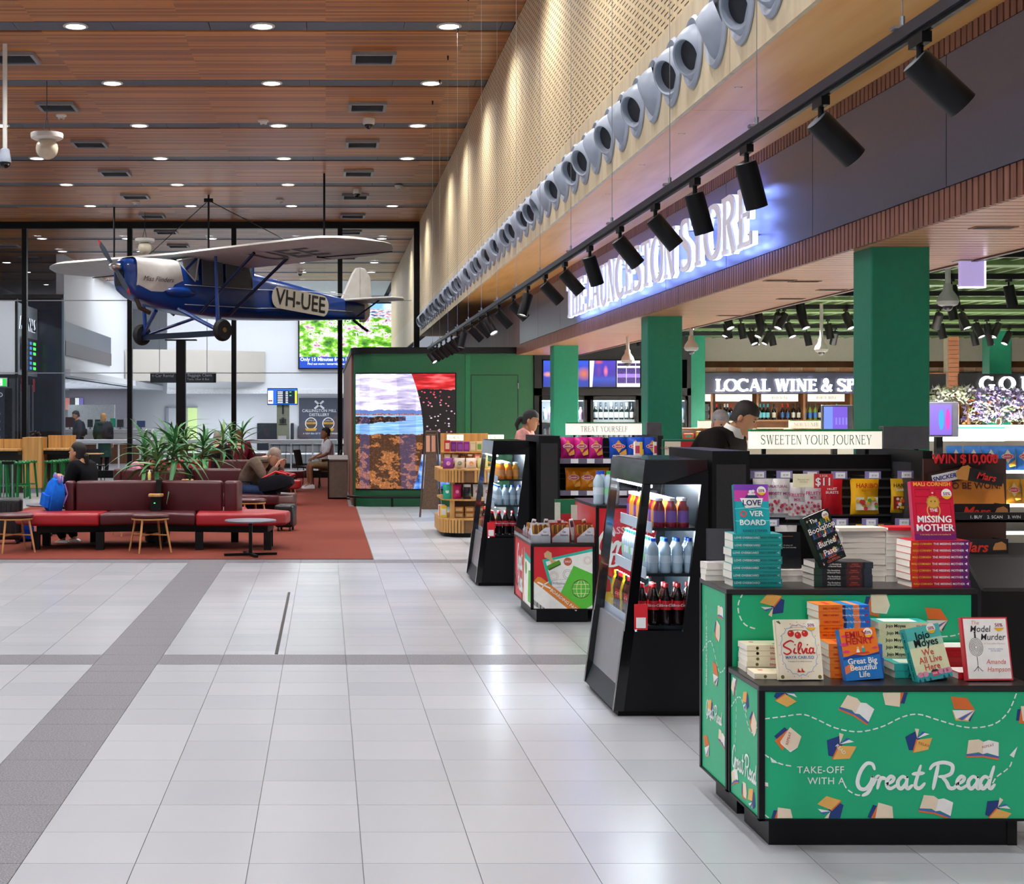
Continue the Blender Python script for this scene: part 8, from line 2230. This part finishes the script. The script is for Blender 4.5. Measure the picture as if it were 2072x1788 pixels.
plant(318,18.75,1.20,'tall dracaena rising behind the middle of the front bench',[(0.0,0),(.22,.13)],30)
plant(300,20.4,1.18,'dracaena behind the left part of the front bench',[(-.05,0),(.30,.12)],24)
plant(392,23.1,1.22,'dracaena between the second and third bench',[(-.12,.05),(.15,.0)],24)
plant(430,25.0,1.20,'dracaena just behind the bald seated man',[(-.1,0),(.18,.1)],22)
plant(478,28.3,1.28,'small dracaena nearest the baggage carousel',[(-.1,.0),(.12,.05)],20)
ctr=thing('timber_counter','oak high counter with end pillar and upright boards at left','counter',(-6.5,31,0))
MB().box(-6.20,-5.80,30.9,31.5,.10,1.135).build('end_pillar',M_OAK,ctr,world=True);MB().box(-6.18,-5.82,30.92,31.48,0,.10).build('pillar_plinth',C('#9a9ca4',.3,metal=.5),ctr,world=True)
for xa,xb_,ya,zt_ in((-9.4,-6.20,30.7,1.10),(-5.80,-5.22,31.3,1.17)):
 n_=max(2,int((xb_-xa)/.38))
 for k in range(n_):MB().box(xa+(xb_-xa)*k/n_+.004,xa+(xb_-xa)*(k+1)/n_-.004,ya+.30,ya+.34,.88,zt_).build('upright_board',M_OAK,ctr,world=True)
 MB().bbox(xa,xb_,ya-.25,ya+.30,.86,.905,.006,1).build('worktop',M_OAK,ctr,world=True);MB().box(xa,xb_,ya-.22,ya+.28,.78,.86).build('apron',M_BLACKSAT,ctr,world=True);MB().box(xa,xb_,ya+.22,ya+.28,0,.78).build('modesty_panel',C('#2a1c14'),ctr,world=True)
M_SGRN=mat('stool_green','#0c6a34',0.3,0,.06)
GS=thing('bar_stool','x','stool')
MB().lathe([(0,.70),(.16,.70),(.175,.69),(.175,.665),(0,.66)],18).build('seat',M_SGRN,GS,True)
for k in range(14):
 a=2*PI*k/14;MB().ball((.165*math.cos(a),.165*math.sin(a),.69),.02,6,4).build('seat_bead',M_SGRN,GS,True)
for k in range(4):
 a=R(45+90*k);MB().cyl((.13*math.cos(a),.13*math.sin(a),.67),(.19*math.cos(a),.19*math.sin(a),0),.022,.020,8).build('leg',M_SGRN,GS)
MB().tube([(.165*math.cos(2*PI*k/16),.165*math.sin(2*PI*k/16),.25)for k in range(16)],.010,6,closed=True).build('foot_ring',M_SGRN,GS,True)
for i,(px,Y)in enumerate(((3,28.6),(13,29.3),(42,28.7),(56,29.4),(108,29.3),(122,29.85),(136,30.4),(154,30.95))):
 put(GS,((px-VX)*Y/F,Y,0),'dark green bar stool at the oak counter, %s from the left'%nth(i+1),'green bar stools',rot=(0,0,R(17*i)))
st=thing('cafe_table','small cafe table with timber top behind the green stools','table',((180-VX)*33.5/F,33.5,0))
MB().bbox(-.30,.30,-.25,.25,.72,.745,.008,1).build('table_top',M_OAK,st);MB().cyl((0,0,0),(0,0,.72),.03,n=10).cyl((0,0,0),(0,0,.02),.20,n=16).build('pedestal',M_BLACK,st)
def wire_chair(loc,rz,lab,grp='black wire chairs'):
 c_=thing('cafe_chair',lab,'chair',loc,rz,grp)
 MB().bbox(-.21,.21,-.20,.20,.44,.465,.01,1).build('seat',M_BLACKSAT,c_,True);MB().loft([[(-.20+.40*i/6,.20+.03*math.sin(PI*i/6)+dy,z)for i in range(7)]+[(.20-.40*i/6,.215+.03*math.sin(PI*i/6)+dy,z)for i in range(7)]for z,dy in((.48,0),(.66,.03),(.82,.07))]).build('backrest',M_BLACKSAT,c_,True)
 for x,y in((-.18,-.17),(.18,-.17),(-.18,.18),(.18,.18)):MB().cyl((x,y,.445),(x*1.2,y*1.2,0),.010,n=6).build('leg',M_BLACK,c_)
wire_chair(((624-VX)*33.2/F,33.2,.0065),R(70),'empty black chair facing the seated man by the kiosk')
wire_chair(((664-VX)*32.9/F,32.9,.0065),R(-88),'black chair under the man in the white shirt')
wire_chair(((190-VX)*34.2/F,34.2,0),R(20),'black chair beside the small cafe table')
bt_=put(WAT['yellow'],((361-VX)*22.0/F,18.38,.791),'small bottle of yellow drink on the front bench back',None,scale=(.6,.6,.55))
# people
SKIN={'pale':'#d8a58a','tan':'#b8825f','brown':'#8a5a40'}
def skinned(name,verts,edges,radii,m,parent=None,sub=1):
 me=bpy.data.meshes.new(name)
 me.from_pydata([tuple(v)for v in verts],edges,[])
 me.materials.append(m)
 o=link(name,me,parent)
 sk=o.modifiers.new('skin','SKIN');sk.use_smooth_shade=True
 for i,r_ in enumerate(radii):
  me.skin_vertices[0].data[i].radius=r_ if isinstance(r_,tuple)else(r_,r_)
 me.skin_vertices[0].data[0].use_root=True
 ss=o.modifiers.new('sub','SUBSURF');ss.levels=sub;ss.render_levels=sub
 return o
V_=Vector
STAND=dict(pel=(0,0,.93),wai=(0,0,1.08),che=(0,0,1.30),nek=(0,0,1.47),hed=(0,-.02,1.60),shl=(.19,0,1.41),ell=(.25,.02,1.14),wrl=(.24,-.06,.90),shr=(-.19,0,1.41),elr=(-.25,.02,1.14),wrr=(-.24,-.06,.90),hil=(.10,0,.88),knl=(.11,-.02,.49),anl=(.11,.02,.09),tol=(.12,-.14,.03),hir=(-.10,0,.88),knr=(-.11,-.02,.49),anr=(-.11,.02,.09),tor=(-.12,-.14,.03))
SIT=dict(STAND,pel=(0,0,.52),wai=(0,0,.66),che=(0,-.02,.88),nek=(0,-.03,1.06),hed=(0,-.06,1.19),shl=(.19,-.02,1.0),ell=(.24,-.08,.74),wrl=(.14,-.30,.66),shr=(-.19,-.02,1.0),elr=(-.24,-.08,.74),wrr=(-.14,-.30,.66),hil=(.10,-.02,.50),knl=(.13,-.42,.50),anl=(.13,-.40,.09),tol=(.13,-.56,.03),hir=(-.10,-.02,.50),knr=(-.13,-.42,.50),anr=(-.13,-.40,.09),tor=(-.13,-.56,.03))
def person(label,loc,rz,pose,top,legs,skin,hair,shoes='#18181c',sleeves=True,shorts=False,look=0.0,tilt=0.0,hairstyle='short',bulk=1.0,hood=False,long_coat=False,hands=True):
 J={k:V_(v)for k,v in pose.items()}
 sm_=mat('skin_'+skin,SKIN[skin],0.5,0,.05)
 names=['pel','wai','che','nek','hed','shl','ell','wrl','shr','elr','wrr','hil','knl','anl','tol','hir','knr','anr','tor']
 ix={n:i for i,n in enumerate(names)}
 E=[('pel','wai'),('wai','che'),('che','nek'),('nek','hed'),('che','shl'),('shl','ell'),('ell','wrl'),('che','shr'),('shr','elr'),('elr','wrr'),('pel','hil'),('hil','knl'),('knl','anl'),('anl','tol'),('pel','hir'),('hir','knr'),('knr','anr'),('anr','tor')]
 rad=dict(pel=.13,wai=.12,che=.135,nek=.055,hed=.06,shl=.06,ell=.045,wrl=.03,shr=.06,elr=.045,wrr=.03,hil=.085,knl=.06,anl=.04,tol=.03,hir=.085,knr=.06,anr=.04,tor=.03)
 o=skinned('person',[J[n]for n in names],[(ix[a],ix[b])for a,b in E],[rad[n]for n in names],sm_)
 o.location=loc;o.rotation_euler=(0,0,rz)
 tag(o,label,'person')
 def garment(name,chain,grow,col):
  ns=sorted({n for e in chain for n in e},key=names.index);k={n:i for i,n in enumerate(ns)}
  return skinned(name,[J[n]for n in ns],[(k[a],k[b])for a,b in chain],[rad[n]*grow.get(n,1.2)for n in ns],mat('cloth_'+col.lstrip('#'),col,.85,0,.15,spec=.12),o)
 te=E[:3][:2]+[('che','shl'),('che','shr')]+([('shl','ell'),('ell','wrl'),('shr','elr'),('elr','wrr')]if sleeves else[('shl','ell'),('shr','elr')])
 gr={n:1.22*bulk for n in names};gr.update(shl=1.45*bulk,shr=1.45*bulk,ell=1.45*bulk,elr=1.45*bulk,wrl=1.5,wrr=1.5,pel=1.15*bulk,che=1.25*bulk)
 if not sleeves:gr.update(ell=1.3,elr=1.3)
 garment('jacket' if sleeves else 'shirt',te,gr,top)
 le=[('pel','hil'),('hil','knl'),('pel','hir'),('hir','knr')]+([]if shorts else[('knl','anl'),('knr','anr')])
 garment('shorts' if shorts else 'trousers',le,{n:1.2 for n in names}|dict(anl=1.5,anr=1.5,pel=1.08),legs)
 if long_coat:
  a=J['pel'];MB().lathe([(.17,.22),(.20,0),(.24,-.42),(.23,-.43),(.0,-.40)],14,tuple(a)).build('coat_skirt',C(top,.8,var=.15),o,True)
 for s in 'lr':
  an,to=J['an'+s],J['to'+s];d=(to-an);d.z=0;d=d.normalized()if d.length else V_((0,-1,0))
  rings=[]
  for t_,w_,h_ in((-.07,.03,.07),(-.03,.042,.09),(.05,.045,.08),(.13,.05,.05),(.20,.03,.03)):
   c_=V_((an.x,an.y,0))+d*t_;side=V_((-d.y,d.x,0));b0=V_((0,0,an.z-.09))
   rings.append([c_+side*w_+b0,c_+side*w_*.8+V_((0,0,h_))+b0,c_-side*w_*.8+V_((0,0,h_))+b0,c_-side*w_+b0])
  MB().loft(rings).build('shoe',C(shoes),o,True)
  if hands:
   w,e=J['wr'+s],J['el'+s];d=(w-e).normalized();side=d.cross(V_((0,0,1)));side=side.normalized()if side.length>.1 else V_((1,0,0));nrm=side.cross(d)
   hm=MB();hm.loft([[w+d*a+side*b*x+nrm*c_*y for x,y in((-1,-1),(1,-1),(1,1),(-1,1))]for a,b,c_ in((-.02,.024,.016),(.03,.036,.014),(.085,.038,.012))])
   for k,(off,ln_)in enumerate(((-.029,.060),(-.010,.072),(.010,.070),(.029,.055))):
    b0=w+d*.08+side*off;hm.tube([b0,b0+d*ln_*.55-nrm*.008,b0+d*ln_*.9-nrm*.03],[.0088,.0082,.0068],6)
   tsd=side*(1 if s=='l' else-1);b0=w+d*.03+tsd*.03;hm.tube([b0,b0+d*.025+tsd*.025-nrm*.01,b0+d*.055+tsd*.03-nrm*.02],[.011,.010,.008],6)
   hm.build('hand',sm_,o,True)
 Mh=Matrix.Translation(J['hed'])@Matrix.Rotation(look,4,'Z')@Matrix.Rotation(tilt,4,'X')
 rings=[]
 for z,rx,ry,cy in((-.125,.030,.035,-.045),(-.105,.048,.060,-.03),(-.07,.060,.080,-.015),(-.02,.070,.092,0),(.03,.075,.098,.004),(.075,.070,.092,.008),(.105,.050,.068,.01),(.12,.012,.02,.01)):
  rings.append([(rx*math.cos(2*PI*i/16),cy+ry*math.sin(2*PI*i/16),z)for i in range(16)])
 hd_=MB().loft(rings);hd_.loft([[(-.012,-.088,.012),(.012,-.088,.012),(0,-.094,.014)],[(-.016,-.088,-.03),(.016,-.088,-.03),(0,-.122,-.028)],[(-.010,-.085,-.040),(.010,-.085,-.040),(0,-.100,-.040)]])
 for sx in(-1,1):hd_.ball((sx*.077,.012,-.012),.026,8,6,(.35,.7,1.1))
 hd_.move(Mh).build('head',sm_,o,True)
 fc=MB()
 for sx in(-1,1):fc.ball((sx*.030,-.086,.008),.011,8,6,(1,.5,.6))
 fc.move(Mh).build('eye',C('#1c1614'),o,True)
 bw_=MB()
 for sx in(-1,1):bw_.box(sx*.030-.017,sx*.030+.017,-.094,-.084,.026,.032)
 bw_.move(Mh).build('eyebrow',C(hair[0]),o)
 MB().box(-.022,.022,-.090,-.078,-.068,-.060).move(Mh).build('mouth',C('#9a5048'),o)
 if hairstyle=='bald':
  MB().ball((0,.02,.03),.079,14,8,(.97,1.14,1.05)).move(Mh).build('hair',C(hair[0],.8),o,True)if False else None
  return o
 hb=MB();cap=[];rn=random.Random(len(label))
 lo_={'short':-.06,'bob':-.11,'long':-.20,'curly':-.05,'tied':-.07,'cap':-.02,'cropped':-.04}[hairstyle]
 def low(i):
  u=.5+.5*math.sin(2*PI*i/20);u=max(0,min(1,(u-.18)/.55));return.062+(lo_-.062)*u*u*(3-2*u)
 for j in range(8):
  a=PI/2*max(0,j-2)/5;w_=1.0 if j>1 else(.955,.985)[j]
  cap.append([((.079*math.cos(a)*w_+rn.uniform(-.002,.003))*math.cos(2*PI*i/20),.010+(.102*math.cos(a)*w_+rn.uniform(-.003,.003))*math.sin(2*PI*i/20),(low(i),(low(i)+.05)/2)[j]if j<2 else.05+.086*math.sin(a))for i in range(20)])
 hb.loft(cap,cap=False)
 if hairstyle=='curly':
  for k in range(40):hb.ball((rn.uniform(-.1,.1),rn.uniform(-.07,.12),rn.uniform(0,.15)),.035,6,4)
 if hairstyle=='tied':hb.ball((0,.13,-.02),.04,8,6);hb.tube([(0,.14,-.02),(.0,.16,-.10),(0,.13,-.17)],[.035,.03,.01],7)
 if hairstyle=='cap':hb.loft([[(x,-.08-y,.035+z)for x in(-.06,-.03,.03,.06)]for y,z in((0,0),(.05,-.01),(.085,-.02))],closed=False,cap=False)
 hb.move(Mh).build('hair' if hairstyle!='cap' else 'cap',C(hair[0],.7,var=.2),o,True)
 if hood:MB().tube([J['nek']+V_((math.sin(a)*.11,.03+math.cos(a)*.09,-.02))for a in[i*.5 for i in range(-5,6)]],.045,8).build('hood',C(top,.8,var=.15),o,True)
 return o
pz_=dict(SIT,hed=(0,-.09,1.17),wrl=(.06,-.30,.86),wrr=(-.06,-.30,.86),knl=(.13,-.40,.48),anl=(.10,-.22,.09),tol=(.10,-.36,.03),anr=(-.10,-.18,.09),tor=(-.10,-.32,.03))
person('person in black jacket and cap holding a phone on the front bench',((170-VX)*18.75/F,18.72,-.05),R(-112),pz_,'#0c0c10','#101014','tan',('#14100e',0),'#e0e0e4',hairstyle='tied',tilt=R(-12),bulk=1.18)
ph=thing('mobile_phone','dark mobile phone held by the person in black','phone',((137-VX)*18.5/F,18.60,.86),rot=(R(50),0,R(-110)));MB().bbox(-.036,.036,-.005,.005,-.07,.07,.004,1).build('casing',M_BLACK,ph);MB().box(-.032,.032,-.0062,-.0052,-.064,.064).build('display',mat('phone_display','#606a78',0.2,0,.02,emit=.5),ph)
lean=dict(SIT,wai=(0,-.02,.66),che=(0,-.20,.88),nek=(0,-.36,.97),hed=(0,-.47,1.0),shl=(.20,-.27,.93),shr=(-.20,-.27,.93),ell=(.18,-.45,.63),elr=(-.18,-.45,.63),wrl=(.085,-.56,.86),wrr=(-.085,-.56,.86))
person('man in grey brown hoodie bent forward with head in hands',((500-VX)*22.6/F,22.35,-.02),R(62),lean,'#6a5c50','#2c3c5c','pale',('#8c7a6c',0),hairstyle='cropped',tilt=R(38),hood=True,bulk=1.12)
person('man in white shirt and shorts sitting on a chair by the kiosk',((664-VX)*32.9/F,32.85,.005),R(-78),SIT,'#d8d8e0','#8a7458','brown',('#120e0c',0),'#f0f0f4',sleeves=False,shorts=True,tilt=R(-6),hairstyle='short')
person('bald man in a black coat seated behind the plants',((440-VX)*27.6/F,27.3,-.02),R(150),SIT,'#0e0e12','#14141a','pale',('#8c8078',0),hairstyle='cropped',tilt=R(20),bulk=1.2)
person('person with red brown hair in a wine red top behind the plants',((483-VX)*30.6/F,30.9,-.02),R(190),SIT,'#6c1830','#1c1c24','pale',('#6c3020',0),hairstyle='bob',tilt=R(8))
person('dark haired person in pink stripes bent low behind the front bench',((277-VX)*22.9/F,22.9,-.10),R(40),lean,'#d88ca8','#2c2c38','tan',('#15100e',0),hairstyle='long',tilt=R(30))
back_pose=dict(STAND,hed=(0,-.05,1.59))
person('bearded man in dark grey shirt standing with a backpack',((157-VX)*42/F,42,0),R(-70),back_pose,'#2c3038','#1c1c22','tan',('#1a1512',0),tilt=R(12),bulk=1.1)
MB().ball((0,-.062,-.085),.052,10,6,(1,.75,.9)).move(Matrix.Translation((0,-.03,1.58))).build('beard',C('#1a1512'),bpy.data.objects[[o.name for o in COL.objects if o.name.startswith('person')][-1]],True)if True else None
person('woman in long dark green hooded coat seen from behind',((209-VX)*42.4/F,42.4,-.08),R(160),STAND,'#12382c','#16161c','pale',('#b08048',0),hairstyle='bob',bulk=1.35,long_coat=True,hood=True)
rucksack(((166-VX)*42.1/F,41.98,1.0),(0,0,R(110)),'dark backpack on the back of the bearded man','#1c2026',1.0,'#2a6c60')
rucksack(((219-VX)*42.2/F,42.02,.95),(0,0,R(10)),'grey backpack on the woman in the green coat','#2a282e',1.05,'#3a383e')
person('curly haired person with glasses sitting behind the oak counter',((75-VX)*32.6/F,32.6,-.12),R(-60),dict(SIT),'#30303a','#20202a','pale',('#241612',0),hairstyle='curly',tilt=R(6))
person('man in black coat and white collar bending over the shop shelf',((1436-VX)*11.9/F,11.9,.03),R(58),dict(STAND,che=(0,-.10,1.30),nek=(0,-.20,1.44),hed=(0,-.28,1.53),shl=(.22,-.11,1.36),shr=(-.22,-.11,1.36),wrl=(.18,-.38,1.0),wrr=(-.18,-.38,1.0),ell=(.27,-.12,1.10),elr=(-.27,-.12,1.10)),'#15110f','#15151a','tan',('#17120f',0),tilt=R(28),bulk=1.55)
cl_=MB().loft([[(.085*s_*math.cos(a*.4),.085*s_*math.sin(a*.4),z)for a in range(16)]for z,s_ in((0,1.1),(.07,.9))],cap=False).move(Matrix.Translation((0,-.18,1.40))@Matrix.Rotation(R(24),4,'X'));
cl_.build('collar',C('#ecebe8'),[o for o in COL.objects if o.get('label','').startswith('man in black coat')][0],True)
person('grey haired shopper half hidden behind the man in black',((1456-VX)*14.6/F,14.6,-.10),R(10),STAND,'#4a4640','#202024','pale',('#a8a8ac',0),hairstyle='short',tilt=R(14))
person('dark haired woman in a pink and white top at the far shop aisle',((1063-VX)*19.0/F,19.0,-.06),R(72),dict(STAND,hed=(0,-.07,1.58)),'#c89088','#202028','tan',('#120e10',0),hairstyle='tied',tilt=R(14),bulk=1.1)
for m_ in bpy.data.materials:
 if m_.name not in('letter_glow','led_landscape','video_wall_picture'):
  m_.cycles.emission_sampling='NONE'
